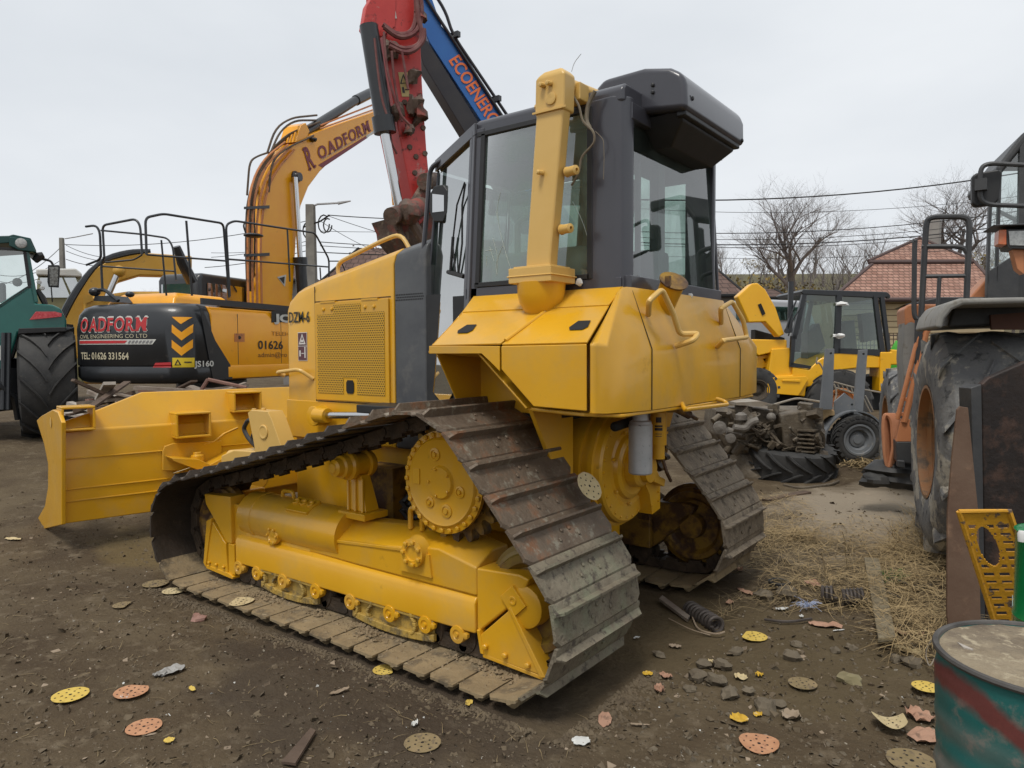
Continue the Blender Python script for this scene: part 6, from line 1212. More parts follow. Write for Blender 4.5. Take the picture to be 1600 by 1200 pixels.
# ================================================================ SCRAP ENGINE
dE = 8.9; o5 = dep(1200, 680, dE); EP = lambda u, v, k=0: onp(o5+CF2*k, hn, u, v)
GRE = mat('greasy_engine_iron', (.075, .058, .040), (.15, .12, .082), 5, .6, metal=.2, bump=.6, bscale=30, c3=(.17, .15, .12), th=.62, sc3=7)
GR2 = mat('grey_brown_cast_iron', (.14, .125, .105), (.2, .18, .155), 6, .65, metal=.2, bump=.5, bscale=30)
en = thing('scrap_engine', gp(1200, 745), 'greasy scrap diesel engine dumped behind the right track', 'engine')
b = MB(); b.prism([EP(*p, .2) for p in ((1125, 640), (1285, 640), (1292, 690), (1285, 720), (1190, 725), (1140, 710), (1120, 680))], CF2*.7); b.prism([EP(*p, .0) for p in ((1218, 648), (1262, 640), (1275, 660), (1275, 705), (1225, 705))], CF2*.3); b.build('engine_block', GRE, en, bevel=.03)
rg = random.Random(3); b = MB()
for k in range(70):
    u = rg.uniform(1110, 1290); v = rg.uniform(634, 722); p = EP(u, v, rg.uniform(-.08, .25)); s_ = rg.uniform(.02, .09)
    R = Matrix.Rotation(rg.uniform(0, 3), 3, V((rg.uniform(-1, 1), rg.uniform(-1, 1), rg.uniform(-1, 1))).normalized())
    if k % 3: b.box(p, (s_*2, s_*1.4, s_), R)
    else: b.cyl(p, p+R @ V((0, 0, s_*2)), s_*.6, n=10)
b.build('engine_fittings', GRE, en, bevel=.005)
b = MB()
for k in range(16):
    u = rg.uniform(1115, 1260); v = rg.uniform(635, 700); pts = [EP(u, v, -.05)]
    for j in range(4): u += rg.uniform(-22, 22); v += rg.uniform(-6, 16); pts.append(EP(u, v, rg.uniform(-.15, .1)))
    b.tube(rnd(pts, .05, 3), rg.choice((.007, .01, .016)), 6)
b.build('engine_pipe', GRE, en)
b = MB(); b.tube(rnd([EP(1146, 668, -.15), EP(1165, 671, -.15), EP(1172, 660, -.15), EP(1184, 657, -.15)], .08), .045, 10); b.tube([EP(1136, 672, -.12), EP(1158, 678, -.12)], .04, 10); b.lathe(EP(1158, 652, -.1), (0, 0, 1), [(-.03, .07), (.03, .07), (.06, .03), (.06, 0)], 14); b.lathe(EP(1124, 668, -.12), -CF2, [(0, .08), (.03, .08), (.04, .03), (.05, 0)], 16); b.lathe(EP(1140, 684, -.1), -CF2, [(0, .06), (.06, .06), (.07, 0)], 14); b.sphere(EP(1205, 652, 0), .06, 10); b.build('cast_manifold', GR2, en)
b = MB(); c_ = EP(1283, 692, .25)
b.lathe(c_, (CR2-CF2*.5).normalized(), [(-.12, .26), (.0, .28), (.02, .28), (.02, .21), (-.02, .19), (-.02, 0)], 28)
for k in range(6): b.box(EP(1262+k*.1, 672+k*6.5, -.02), (.2, .2, .018))
b.build('flywheel_housing', GRE, en)
b = MB(); b.prism([EP(*p, .1) for p in ((1150, 629), (1190, 627), (1205, 631), (1190, 635), (1150, 633))], CF2*.5); tag(b.build('bent_sheet', PT), 'pale bent sheet lying on top of the scrap engine', 'sheet')
b = MB(); b.sphere(EP(1150, 735, .45), .5, 16, (1.2, .9, .55), .6, 5); tag(b.build('scrap_heap', GRE), 'dark greasy heap of scrap castings under the dumped engine', 'scrap heap')
# lying tractor tyre
tc_ = gp(1250, 752)+CF2*.5; axv = (V((0, 0, 1))+CR2*.06-CF2*.16).normalized()
ty = thing('tractor_tire', tc_, 'worn lugged tractor tyre lying flat below the scrap engine', 'tyre')
tyre(wheelT(tc_+V((0, 0, .20)), axv), .64, .40, ty, lug=.045, n=16, rimr=.55)
# plank behind the right track
b = MB(); p, q = gp(1196, 780, .03), gp(1262, 767, .03); d_ = (q-p).normalized(); b.slab([p-d_.cross(V((0, 0, 1)))*.05, q-d_.cross(V((0, 0, 1)))*.05, q+d_.cross(V((0, 0, 1)))*.05, p+d_.cross(V((0, 0, 1)))*.05], .05); tag(b.build('plank', WOOD[1], bevel=.004), 'dark wooden beam lying behind the right track', 'plank')
b = MB(); pts = [gp(1225, 758, .01), gp(1250, 764, .01), gp(1300, 757, .02), gp(1310, 752, .02)]; b.tube(rnd(pts, .1), .018, 6); tag(b.build('iron_bar', GRE), 'thin curved dark bar in front of the lying tyre', 'bar')
b = MB(); c_ = gp(1362, 728)
rg = random.Random(8)
for k in range(500):
    p = c_+V((rg.gauss(0, .16), rg.gauss(0, .16), 0)); p.z = gh(p.x, p.y)+rg.uniform(0, .07); a = rg.uniform(0, 6.28); l_ = rg.uniform(.04, .12); d_ = V((math.cos(a), math.sin(a), rg.uniform(-.3, .3))); s_ = d_.cross(V((0, 0, 1)))*.006; b.add([p-d_*l_-s_, p+d_*l_-s_, p+d_*l_+s_, p-d_*l_+s_], [(0, 1, 2, 3)])
STR = mat('dry_straw', (.38, .28, .14), (.27, .19, .09), 5, .9); STR2 = mat('dull_straw', (.18, .13, .065), (.25, .19, .10), 5, .9)
tag(b.build('straw_pile', STR, flat=True), kind='stuff')
# ================================================================ WHEEL LOADER AT THE RIGHT
Bv = (CR2*.37+CF2*.93).normalized(); Av = (CF2*.37-CR2*.93).normalized()
wc = dep(1450, 690, 5.75)
wl_ = thing('wheel_loader', V((wc.x, wc.y, 0))-Av*1.0+Bv*1.5, 'large orange and grey wheel loader with mud caked tyres at the right edge', 'wheel loader')
LG = mat('orange_loader_paint', (.44, .165, .065), (.50, .20, .085), 3, .5, bump=.1, c3=(.20, .10, .06), th=.64, sc3=6); LGY = mat('weathered_grey_paint', (.20, .195, .18), (.27, .26, .235), 3, .7, c3=(.14, .12, .09), th=.6, sc3=6, bump=.1); LDK = mat('dark_loader_steel', (.03, .032, .035), (.055, .055, .055), 4, .5, bump=.1)
RMUD = mat('mud_stained_orange_rim', (.36, .15, .05), (.28, .17, .08), 5, .6, bump=.2, c3=(.12, .08, .05), th=.56, sc3=5)
tyre(wheelT(wc-Av*.33, Av), .87, .70, wl_, lug=.018, n=11, rimmat=RMUD, mat_=TYREM, rimr=.5)
w2 = wc+Bv*3.15-Av*.30; w2.z = gh(w2.x, w2.y)+.68; tyre(wheelT(w2, Av), .70, .60, wl_, lug=.03, n=14, rimmat=RMUD, mat_=TYREM, rimr=.5)
WP = lambda u, v, k=0: onp(wc-Av*k, Av, u, v)          # plane along the flank, k metres inside
FPn = lambda u, v, k=0: onp(wc-Bv*(1.0-k), Bv, u, v)   # plane across, k metres behind the front of the tyre
# mudguard over the front tyre
b = MB(); pf = [FPn(*p) for p in ((1460, 512), (1467, 490), (1480, 473), (1500, 466), (1700, 462), (1700, 472), (1506, 476), (1488, 484), (1477, 498), (1472, 514))]
b.prism(pf, Bv*.9); b.build('front_mudguard', LGY, wl_, bevel=.02, seg=3)
b = MB(); b.prism([FPn(*p, .5) for p in ((1490, 480), (1700, 474), (1700, 505), (1560, 508), (1480, 512))], Bv*1.0); b.build('front_axle_frame', LDK, wl_, bevel=.02)
b = MB(); b.prism([FPn(*p, .45) for p in ((1548, 492), (1600, 488), (1620, 515), (1550, 515))], Bv*.05); b.build('inner_panel', mat('dark_rust_panel', (.13, .06, .04), (.08, .04, .03), 3, .8), wl_)
# grey tank column, steps
SPn = lambda u, v, k=0: onp(wc+Bv*(1.35+k), Bv, u, v)
b = MB(); b.prism([SPn(*p) for p in ((1414, 500), (1444, 500), (1440, 560), (1428, 600), (1415, 640), (1410, 560))], Bv*.5); b.build('side_tank', LGY, wl_, bevel=.03)
b = MB(); b.prism([SPn(*p) for p in ((1413, 482), (1420, 475), (1468, 475), (1466, 498), (1430, 512), (1424, 505), (1414, 510))], Bv*.6); b.prism([SPn(*p, .3) for p in ((1510, 470), (1548, 428), (1548, 470))], Bv*.4); b.build('body_panel', LG, wl_, bevel=.02)
b = MB(); b.prism([SPn(*p, .2) for p in ((1412, 476), (1470, 464), (1560, 464), (1560, 476), (1470, 476))], Bv*.8); b.build('deck', LDK, wl_, bevel=.01)
b = MB(); Kp = lambda u, v, k=.0: SPn(u, v, -.25+k)
b.tube([Kp(1456, 505), Kp(1447, 520), Kp(1413, 660)], .028, 8); b.tube([Kp(1440, 520), Kp(1434, 530), Kp(1402, 655)], .022, 8)
for (u, v) in ((1443, 534), (1436, 560), (1428, 590), (1420, 622), (1412, 645)): b.prism([Kp(u-10, v), Kp(u+4, v), Kp(u+4, v+5), Kp(u-10, v+5)], Bv*.12)
b.prism([Kp(1408, 655), Kp(1422, 655), Kp(1428, 690), Kp(1400, 690)], Bv*.12); b.build('step_ladder', LG, wl_, bevel=.004)
b = MB(); b.prism([Kp(1400, 690), Kp(1434, 690), Kp(1434, 726), Kp(1401, 722)], Bv*.3); b.prism([Kp(1402, 719, -.03), Kp(1414, 720, -.03), Kp(1414, 732, -.03), Kp(1402, 730, -.03)], Bv*.1); b.build('lower_step', LDK, wl_, bevel=.01)
b = MB(); t2 = lambda pts, r=.022: b.tube(rnd([Kp(*p) for p in pts], .08), r, 8)
t2(((1435, 575), (1438, 520), (1447, 350), (1452, 339), (1510, 338), (1515, 350), (1510, 470)), .026); t2(((1440, 385), (1505, 385), (1511, 395))); t2(((1443, 432), (1509, 431)), .018); t2(((1468, 433), (1464, 500)), .018); t2(((1426, 380), (1430, 375), (1429, 385), (1428, 490), (1432, 500), (1450, 500))); t2(((1433, 500), (1431, 565), (1436, 573), (1450, 572)), .02); b.build('access_handrail', LDK, wl_)
# cab
CQ = lambda u, v, k=0: SPn(u, v, .1+k)
b = MB(); b.prism([CQ(*p) for p in ((1556, 262), (1600, 205), (1700, 190), (1700, 215), (1608, 218), (1562, 275))], Bv*1.3); b.build('cab_roof', LDK, wl_, bevel=.03)
b = MB()
for q in (((1547, 290), (1552, 285), (1546, 440), (1541, 470)), ((1594, 230), (1604, 215), (1600, 470), (1590, 470)), ((1543, 425), (1590, 395), (1600, 400), (1600, 475), (1542, 475)), ((1562, 262), (1566, 262), (1560, 440), (1556, 440)), ((1600, 400), (1700, 400), (1700, 475), (1600, 475))): b.prism([CQ(*p) for p in q], Bv*.08)
b.prism([CQ(*p, 1.2) for p in ((1556, 262), (1700, 200), (1700, 475), (1556, 475))], Bv*.05) if 0 else None
b.build('cab_frame', LDK, wl_, bevel=.006)
b = MB(); b.add([CQ(*p, .04) for p in ((1551, 285), (1596, 225), (1700, 215), (1700, 400), (1590, 398), (1545, 428))], [tuple(range(6))]); b.build('cab_window', GLSR, wl_)
b = MB(); b.tube([CQ(1560, 330, .5), CQ(1590, 345, .5)], .02, 6); b.prism([CQ(*p, .5) for p in ((1600, 330), (1700, 330), (1700, 400), (1600, 400))], Bv*.4); b.build('cab_seat', INT, wl_)
MQ = lambda u, v, k=0: onp(wc+Bv*(.25+k), Bv, u, v)
b = MB(); b.prism([MQ(*p) for p in ((1519, 275), (1526, 270), (1561, 264), (1567, 268), (1562, 312), (1554, 319), (1525, 323), (1519, 318))], Bv*.08); b.build('side_mirror', BLK, wl_, bevel=.025, seg=3)
b = MB(); b.tube(rnd([MQ(1600, 258, -.05), MQ(1545, 255, -.05), MQ(1532, 262, -.05), MQ(1531, 312, -.05), MQ(1545, 320, -.05), MQ(1600, 322, -.05)], .06), .018, 8); b.box(MQ(1533, 289, -.06), (.08, .08, .09)); b.build('mirror_arm', LDK, wl_)
HQ = lambda u, v, k=0: FPn(u, v, .05+k)
b = MB(); b.prism([HQ(*p) for p in ((1572, 358), (1660, 356), (1660, 392), (1576, 388), (1572, 380))], Bv*.2); b.prism([HQ(*p, -.05) for p in ((1552, 351), (1660, 347), (1660, 350), (1556, 353))], Bv*.3); b.prism([HQ(*p, .05) for p in ((1582, 392), (1640, 392), (1630, 425), (1592, 420))], Bv*.1); hl = b.build('headlamp_housing', LDK, wl_, bevel=.008)
b = MB(); b.prism([HQ(*p, -.01) for p in ((1561, 359), (1573, 358), (1573, 383), (1560, 382))], Bv*.12); b.build('indicator_lamp', mat('amber_lamp', (.6, .13, .04), (.5, .2, .1), 20, .3), hl, bevel=.006)
b = MB(); b.prism([HQ(*p, -.012) for p in ((1576, 361), (1655, 359), (1655, 385), (1578, 383))], Bv*.012); b.build('lamp_lens', mat('headlamp_glass', (.42, .42, .40), (.25, .25, .24), 50, .15, metal=.5), hl)
b = MB(); b.prism([HQ(*p, .03) for p in ((1582, 390), (1600, 390), (1600, 428), (1590, 420))], Bv*.1); b.build('lamp_bracket', LG, hl)
# bucket
BQ = lambda u, v, k=0: onp(dep(1530, 780, 4.35)+CF2*k, CF2, u, v)
RST = mat('dark_rusty_bucket_steel', (.014, .010, .009), (.03, .019, .014), 3, .6, metal=.2, bump=.4, bscale=14, c3=(.075, .04, .027), th=.58, sc3=4)
b = MB(); b.prism([BQ(*p) for p in ((1534, 600), (1545, 590), (1600, 566), (1720, 530), (1720, 980), (1540, 980))], CF2*.05); b.build('bucket', RST, wl_, bevel=.012)
b = MB(); b.prism([BQ(*p, -.04) for p in ((1517, 606), (1534, 600), (1540, 980), (1528, 980))], CF2*.12); b.build('bucket_edge', LDK, wl_, bevel=.006)
PLT = mat('brown_rust_plate', (.115, .065, .04), (.16, .10, .065), 3, .7, bump=.15, bscale=20, c3=(.22, .13, .08), th=.63, sc3=5)
b = MB(); b.prism([BQ(*p, -.25) for p in ((1496, 640), (1500, 635), (1513, 637), (1519, 700), (1529, 800), (1533, 985), (1483, 983), (1480, 960), (1481, 800), (1488, 715))], CF2*.015); tag(b.build('steel_plate', PLT, bevel=.003), 'tall brown rusty steel plate leaning on the loader bucket', 'steel plate')
# orange hose coil and black sack under the step
OH = mat('orange_webbing', (.50, .22, .11), (.42, .17, .08), 9, .7)
b = MB()
for k in range(6): 
    o = .02*k; b.tube(rnd([SPn(1381+k*2.4, 655, o), SPn(1384+k*2.6, 646, o), SPn(1393+k*2, 655, o), SPn(1396+k*1.6, 700, o), SPn(1388+k*1.8, 736, o), SPn(1383+k*1.4, 715, o), SPn(1380+k*2, 670, o), SPn(1381+k*2.4, 655, o)], .06), .02, 6)
tag(b.build('hose_coil', OH), 'coil of orange hose hanging below the loader step', 'hose')
b = MB(); c_ = SPn(1408, 742, .05); b.sphere(c_, .24, 18, (1.35, .8, .55), .5, 3); b.sphere(c_-CR2*.25-V((0, 0, .05)), .12, 12, (1.2, .9, .6), .5, 9); tag(b.build('black_sack', RUB), 'slumped black sack lying under the loader step', 'sack')
# ================================================================ PERFORATED TREAD PLATE
GQ0 = dep(1545, 890, 3.35); gn = (CF2+CR2*.25+V((0, 0, .22))).normalized(); GQ = lambda u, v: onp(GQ0, gn, u, v)
YCH = mat('chipped_yellow_tread', (.55, .27, .015), (.50, .24, .012), 3, .55, bump=.3, bscale=20, c3=(.13, .085, .055), th=.57, sc3=12, soft=.02)
gt = thing('tread_plate', gp(1565, 985), 'chipped yellow perforated tread plate leaning beside the green drum', 'tread plate')
TL, TR, BR, BL = GQ(1498, 799), GQ(1577, 798), GQ(1640, 980), GQ(1556, 980)
def gq(s_, t_): return TL.lerp(TR, s_).lerp(BL.lerp(BR, s_), t_)
gth = gn*.008
holes = []
for r_ in range(13):
    for c_ in range(3):
        s0 = .10+c_*.29; t0 = .115+r_*.068
        holes.append((s0, s0+.20, t0, t0+.028))
inside = lambda s_, t_: ((s_-.36)/.19)**2+((t_-.30)/.17)**2 < 1
ns, ntt = 40, 130
b = MB(); vid = {}
def isop(i, j):
    s_ = (i+.5)/ns; t_ = (j+.5)/ntt
    if t_ > .06 and inside(s_, t_): return False
    rim_ = ((s_-.36)/.23)**2+((t_-.30)/.20)**2 < 1
    if rim_: return True
    for a, b_, c_, d_ in holes:
        if a < s_ < b_ and c_ < t_ < d_: return False
    return True
def vtx(i, j, k):
    key = (i, j, k)
    if key not in vid: vid[key] = len(b.v); b.v.append(gq(i/ns, j/ntt)+gth*k)
    return vid[key]
for i in range(ns):
    for j in range(ntt):
        if not isop(i, j): continue
        b.f.append((vtx(i, j, 0), vtx(i, j+1, 0), vtx(i+1, j+1, 0), vtx(i+1, j, 0))); b.f.append((vtx(i, j, 1), vtx(i+1, j, 1), vtx(i+1, j+1, 1), vtx(i, j+1, 1))); b.mi += [0, 0]
        for di, dj, (a0, a1) in ((-1, 0, ((i, j), (i, j+1))), (1, 0, ((i+1, j+1), (i+1, j))), (0, -1, ((i+1, j), (i, j))), (0, 1, ((i, j+1), (i+1, j+1)))):
            ii, jj = i+di, j+dj
            if 0 <= ii < ns and 0 <= jj < ntt and isop(ii, jj): continue
            b.f.append((vtx(*a0, 0), vtx(*a0, 1), vtx(*a1, 1), vtx(*a1, 0))); b.mi.append(0)
b.build('perforated_sheet', YCH, gt)
b = MB(); b.tube([TL, BL], .012, 6); b.tube([TL, TR, BR], .01, 6); b.build('plate_rim', YCH, gt)
# green drum at the frame's edge
GD = mat('glossy_green_drum_paint', (.005, .17, .045), (.008, .2, .06), 3, .25, coat=.5, bump=.05)
gd0 = dep(1667, 975, 2.9); gz = dep(1600, 832, 2.9).z
gdr = thing('green_drum', V((gd0.x, gd0.y, 0)), 'glossy green steel drum wrapped in clear film at the right edge', 'drum')
b = MB(); b.lathe((gd0.x, gd0.y, .0), (0, 0, 1), [(.0, .17), (.01, .178), (gz*.33, .178), (gz*.34, .184), (gz*.36, .178), (gz*.66, .178), (gz*.67, .184), (gz*.69, .178), (gz-.01, .178), (gz, .183), (gz, .175), (gz-.015, .17), (gz-.015, 0)], 48); b.build('drum_shell', GD, gdr)
b = MB(); 
rg = random.Random(4)
for k in range(26):
    a0 = rg.uniform(0, 6.28); z0 = rg.uniform(.1, gz*.8); b.tube([V((gd0.x+.181*math.cos(a0+i*.12), gd0.y+.181*math.sin(a0+i*.12), z0+i*rg.uniform(-.01, .02))) for i in range(8)], .0012, 4)
b.build('film_wrinkle', mat('clear_film_crease', (.4, .5, .45), None, 1, .2), gdr)
b = MB(); c_ = dep(1597, 838, 2.78); b.lathe(c_, (0, 0, 1), [(-.02, .014), (.01, .016), (.02, .012), (.02, 0)], 12); tag(b.build('spray_nozzle', WHITE), 'small white plastic cap on the rim of the green drum', 'cap')
# ================================================================ TEAL BARREL
TEAL = mat('worn_teal_barrel', (.008, .085, .08), (.012, .11, .10), 2, .45, coat=.1, bump=.12, bscale=15, c4=(.17, .155, .13), th4=.58, sc4=6)
t = TEAL.node_tree; L = t.links; pb = t.nodes['Principled BSDF']; src = pb.inputs['Base Color'].links[0].from_socket
def NN(k): return t.nodes.new('ShaderNode'+k)
def MA(op, a, b_=None):
    n = NN('Math'); n.operation = op
    for i, q in enumerate((a, b_)):
        if q is None: continue
        if isinstance(q, (int, float)): n.inputs[i].default_value = q
        else: L.new(q, n.inputs[i])
    return n.outputs[0]
tcn = NN('TexCoord'); sp = NN('SeparateXYZ'); L.new(tcn.outputs['Object'], sp.inputs[0]); nz2 = NN('TexNoise'); nz2.inputs['Scale'].default_value = 7; nz2.inputs['Detail'].default_value = 7; L.new(tcn.outputs['Object'], nz2.inputs['Vector'])
bc = dep(1642, 1010, 2.18); bz = .858; brr = .295
# the red streak runs down from the rim and round the barrel
s_ax = NN('VectorMath'); s_ax.operation = 'DOT_PRODUCT'; L.new(tcn.outputs['Object'], s_ax.inputs[0]); s_ax.inputs[1].default_value = tuple(CR2)
lat = MA('SUBTRACT', s_ax.outputs['Value'], bc.dot(CR2))
cen = MA('ADD', MA('MULTIPLY', MA('ADD', lat, .27), -.95), bz-.09)
dz_n = MA('ABSOLUTE', MA('ADD', MA('SUBTRACT', sp.outputs[2], cen), MA('MULTIPLY', MA('SUBTRACT', nz2.outputs[0], .5), .10)))
mrb = NN('MapRange'); L.new(dz_n, mrb.inputs[0]); mrb.inputs['From Min'].default_value = .022; mrb.inputs['From Max'].default_value = .05; mrb.inputs['To Min'].default_value = .85; mrb.inputs['To Max'].default_value = 0
low = NN('MapRange'); L.new(MA('SUBTRACT', cen, sp.outputs[2]), low.inputs[0]); low.inputs['From Min'].default_value = .0; low.inputs['From Max'].default_value = .25; low.inputs['To Max'].default_value = .75
wv = NN('TexWave'); wv.inputs['Scale'].default_value = 2.2; wv.inputs['Distortion'].default_value = 5; wv.bands_direction = 'Z'; L.new(tcn.outputs['Object'], wv.inputs['Vector'])
for col, fac in (((.17, .15, .13, 1), MA('MULTIPLY', low.outputs[0], wv.outputs['Fac'])), ((.15, .022, .018, 1), mrb.outputs[0])):
    mxn = NN('Mix'); mxn.data_type = 'RGBA'; L.new(fac, mxn.inputs['Factor']); L.new(src, mxn.inputs['A']); mxn.inputs['B'].default_value = col; src = mxn.outputs['Result']
L.new(src, pb.inputs['Base Color'])
bc = dep(1642, 1010, 2.18); bz = .858; brr = .295
# red streak band and dusty flank are worn paint with shapes of their own
ba2 = thing('steel_barrel', V((bc.x, bc.y, 0)), 'dented teal steel barrel with red streaks and a dirty cement filled top', 'barrel')
b = MB(); pr = [(0, brr*.98), (.01, brr)]
for k in range(1, 44):
    z_ = bz*k/44; bl_ = 0
    for c_ in (.28, .56): bl_ += .010*math.exp(-((z_-bz*c_*1.03)/.014)**2)
    bl_ += .0022*math.sin(z_*70)*(.2 < z_ < .7); pr.append((z_, brr+bl_))
pr += [(bz-.012, brr), (bz-.006, brr+.007), (bz+.004, brr+.006), (bz+.004, brr-.004), (bz-.012, brr-.008)]
n_ = 96; loops = []
for d_, r_ in pr:
    loops.append([V((bc.x+math.cos(q*2*math.pi/n_)*(r_+.010*noise.noise(V((math.cos(q*2*math.pi/n_)*2.2, math.sin(q*2*math.pi/n_)*2.2, d_*3)))*(d_ < bz-.05)), bc.y+math.sin(q*2*math.pi/n_)*(r_+.010*noise.noise(V((math.cos(q*2*math.pi/n_)*2.2, math.sin(q*2*math.pi/n_)*2.2, d_*3)))*(d_ < bz-.05)), d_)) for q in range(n_)])
b.loft(loops); b.build('barrel_shell', TEAL, ba2, angle=50)
b = MB(); 
for r_ in ((brr+.009),): b.tube([V((bc.x+math.cos(a*math.pi/36)*r_*.985, bc.y+math.sin(a*math.pi/36)*r_*.985, bz)) for a in range(73)], .0105, 8, cap=False)
b.build('barrel_rim', mat('dark_barrel_rim', (.06, .055, .05), (.12, .11, .1), 8, .5, metal=.4), ba2)
b = MB(); G_ = []
for i in range(60):
    row = []
    for j in range(60):
        r_ = (brr-.006)*i/59; a = 2*math.pi*j/59; x = math.cos(a)*r_; y = math.sin(a)*r_; row.append(V((bc.x+x, bc.y+y, bz-.004+.006*noise.noise(V((x*9, y*9, 1)))+.003*noise.noise(V((x*40, y*40, 2))))))
    G_.append(row)
b.grid(G_[::-1]); b.build('cement_top', mat('dusty_barrel_top', (.20, .155, .10), (.30, .245, .165), 6, .95, bump=.6, bscale=60, c3=(.10, .075, .055), th=.56, sc3=5, soft=.1, c4=(.38, .32, .22), th4=.6, sc4=18), ba2, angle=180)
b = MB(); cz = bz
sl = [onp(V((0, 0, bz-.006)), V((0, 0, 1)), *p) for p in ((1496, 1006), (1503, 1009), (1521, 1017), (1519, 1018), (1505, 1014))]
b.prism(sl, (0, 0, .006)); tag(b.build('wood_sliver', WOOD[2]), 'pale wood sliver lying on the barrel top', 'wood sliver')
# ================================================================ DEBRIS ON THE GROUND
DY = mat('yellow_sanding_disc', (.62, .45, .10), (.55, .38, .07), 14, .85, c4=(.3, .2, .05), th4=.62, sc4=30); DO = mat('orange_sanding_disc', (.50, .26, .14), (.40, .19, .095), 14, .85, c4=(.30, .14, .08), th4=.6, sc4=30); DB = mat('brown_sanding_disc', (.20, .15, .07), (.26, .19, .10), 14, .9, c4=(.12, .09, .06), th4=.58, sc4=25); DP = mat('pale_sanding_disc', (.55, .45, .26), (.48, .38, .2), 14, .9, c4=(.28, .2, .12), th4=.62, sc4=25)
HOL = mat('disc_hole', (.012, .010, .009), None, 1, .9)
def disc(u, v, m_, label, r=.075, rot=0, up=.012, tilt=(0, 0), pos=None, nrm=None, curl=.0, cut=None):
    r *= 1.12; c = pos or gp(u, v, up); rg = random.Random(u); n = V(nrm).normalized() if nrm else V((tilt[0], tilt[1], 1)).normalized(); x = n.cross(V((.3, 1, .1))).normalized(); y = n.cross(x)
    b = MB(); K = 40; ring = []; 
    for k in range(K):
        a = 2*math.pi*k/K; rr = r*(1+rg.uniform(-.015, .015)); X = rr*math.cos(a); Y = rr*math.sin(a)
        if cut and X*math.cos(cut[0])+Y*math.sin(cut[0]) > cut[1]*r: s_ = cut[1]*r/(X*math.cos(cut[0])+Y*math.sin(cut[0])); X *= s_; Y *= s_
        ring.append((X, Y))
    bend = lambda X, Y: curl*((X*.8+Y*.6)**2)/r
    top = [c+x*X+y*Y+n*(bend(X, Y)+.0015) for X, Y in ring]; bot = [p-n*.0015 for p in top]
    mid = [c+x*X*.5+y*Y*.5+n*(bend(X*.5, Y*.5)+.0015) for X, Y in ring]; cc = c+n*.0015
    b.v = top+mid+[cc]+bot; b.f = [(i, (i+1) % K, K+(i+1) % K, K+i) for i in range(K)]+[(K+i, K+(i+1) % K, 2*K) for i in range(K)]+[(2*K+1+i, 2*K+1+(i+1) % K, (i+1) % K, i) for i in range(K)]; b.mi = [0]*len(b.f)
    o = b.build('sanding_disc', m_, angle=60); tag(o, label, 'sanding disc', 'used sanding discs')
    W[o.name] = Matrix.Translation(o.location)
    h = MB()
    for q, (n1, rr) in enumerate(((1, 0), (6, .42), (8, .78))):
        for k in range(n1):
            a = 2*math.pi*k/n1+q*.4+rot; X = rr*r*math.cos(a); Y = rr*r*math.sin(a)
            if cut and X*math.cos(cut[0])+Y*math.sin(cut[0]) > (cut[1]-.1)*r: continue
            p = c+x*X+y*Y+n*(bend(X, Y)+.0024); hr = r*(.095 if q == 0 else .062); h.add([p+x*hr*math.cos(g)+y*hr*math.sin(g) for g in [i*math.pi/4 for i in range(8)]], [tuple(range(8))])
    h.build('punched_holes', HOL, o, flat=True)
disc(110, 1087, DY, 'clean yellow sanding disc, leftmost on the dirt', .078)
disc(205, 1081, DO, 'orange sanding disc with folded edge beside the torn grey one', .075, cut=(2.4, .8))
disc(225, 1137, DO, 'flat round orange sanding disc nearest the lower left corner', .072)
disc(660, 1161, DB, 'dull brown sanding disc at the bottom centre', .075)
disc(1186, 1163, DO, 'orange sanding disc at the bottom right of the track', .078, curl=.15)
disc(1178, 994, DY, 'bright yellow sanding disc behind the stones right of the track', .072, cut=(3.5, .75))
disc(1447, 1073, DY, 'yellow sanding disc touching the teal barrel foot', .06, up=.03)
disc(601, 1047, DY, 'yellow sanding disc half under the left track edge', .06, up=.008, cut=(1.2, .6))
disc(1254, 1069, DB, 'muddy brown sanding disc with orange centre among the stones', .065)
disc(1395, 1130, DP, 'curled pale sanding disc on the loose scraps left of the barrel', .075, up=.03, curl=.6, tilt=(.2, -.1), cut=(.6, .7))
disc(1425, 1190, DB, 'mud coloured sanding disc at the bottom edge beside the barrel', .09)
disc(243, 912, DB, 'brown sanding disc at the front corner of the left track', .085)
disc(272, 923, DP, 'beige sanding disc tucked beside the first ground shoe', .075, up=.02, cut=(2, .6))
disc(377, 939, DP, 'pale cream sanding disc lying on the track shoes', .078, up=.0, pos=on('z', .065, 377, 940), curl=.1, cut=(4, .7))
disc(192, 945, DB, 'faded brown sanding disc scrap alone in the dirt', .06, cut=(1, .5))
disc(909, 758, DP, 'cream sanding disc stuck upright on the rear track shoes', .078, pos=on('y', .80, 909, 758)+V((-.05, 0, 0)), nrm=(-.80, .1, .55))
disc(223, 736, DP, 'small cream sanding disc on the upper front track', .05, pos=on('y', 1.2, 223, 734)+V((0, 0, .0)), nrm=(.2, .1, 1)) if 0 else disc(284, 733, DP, 'small cream sanding disc lying on the upper front run of the track', .055, pos=on('y', 1.42, 284, 735), nrm=(.25, .2, 1))
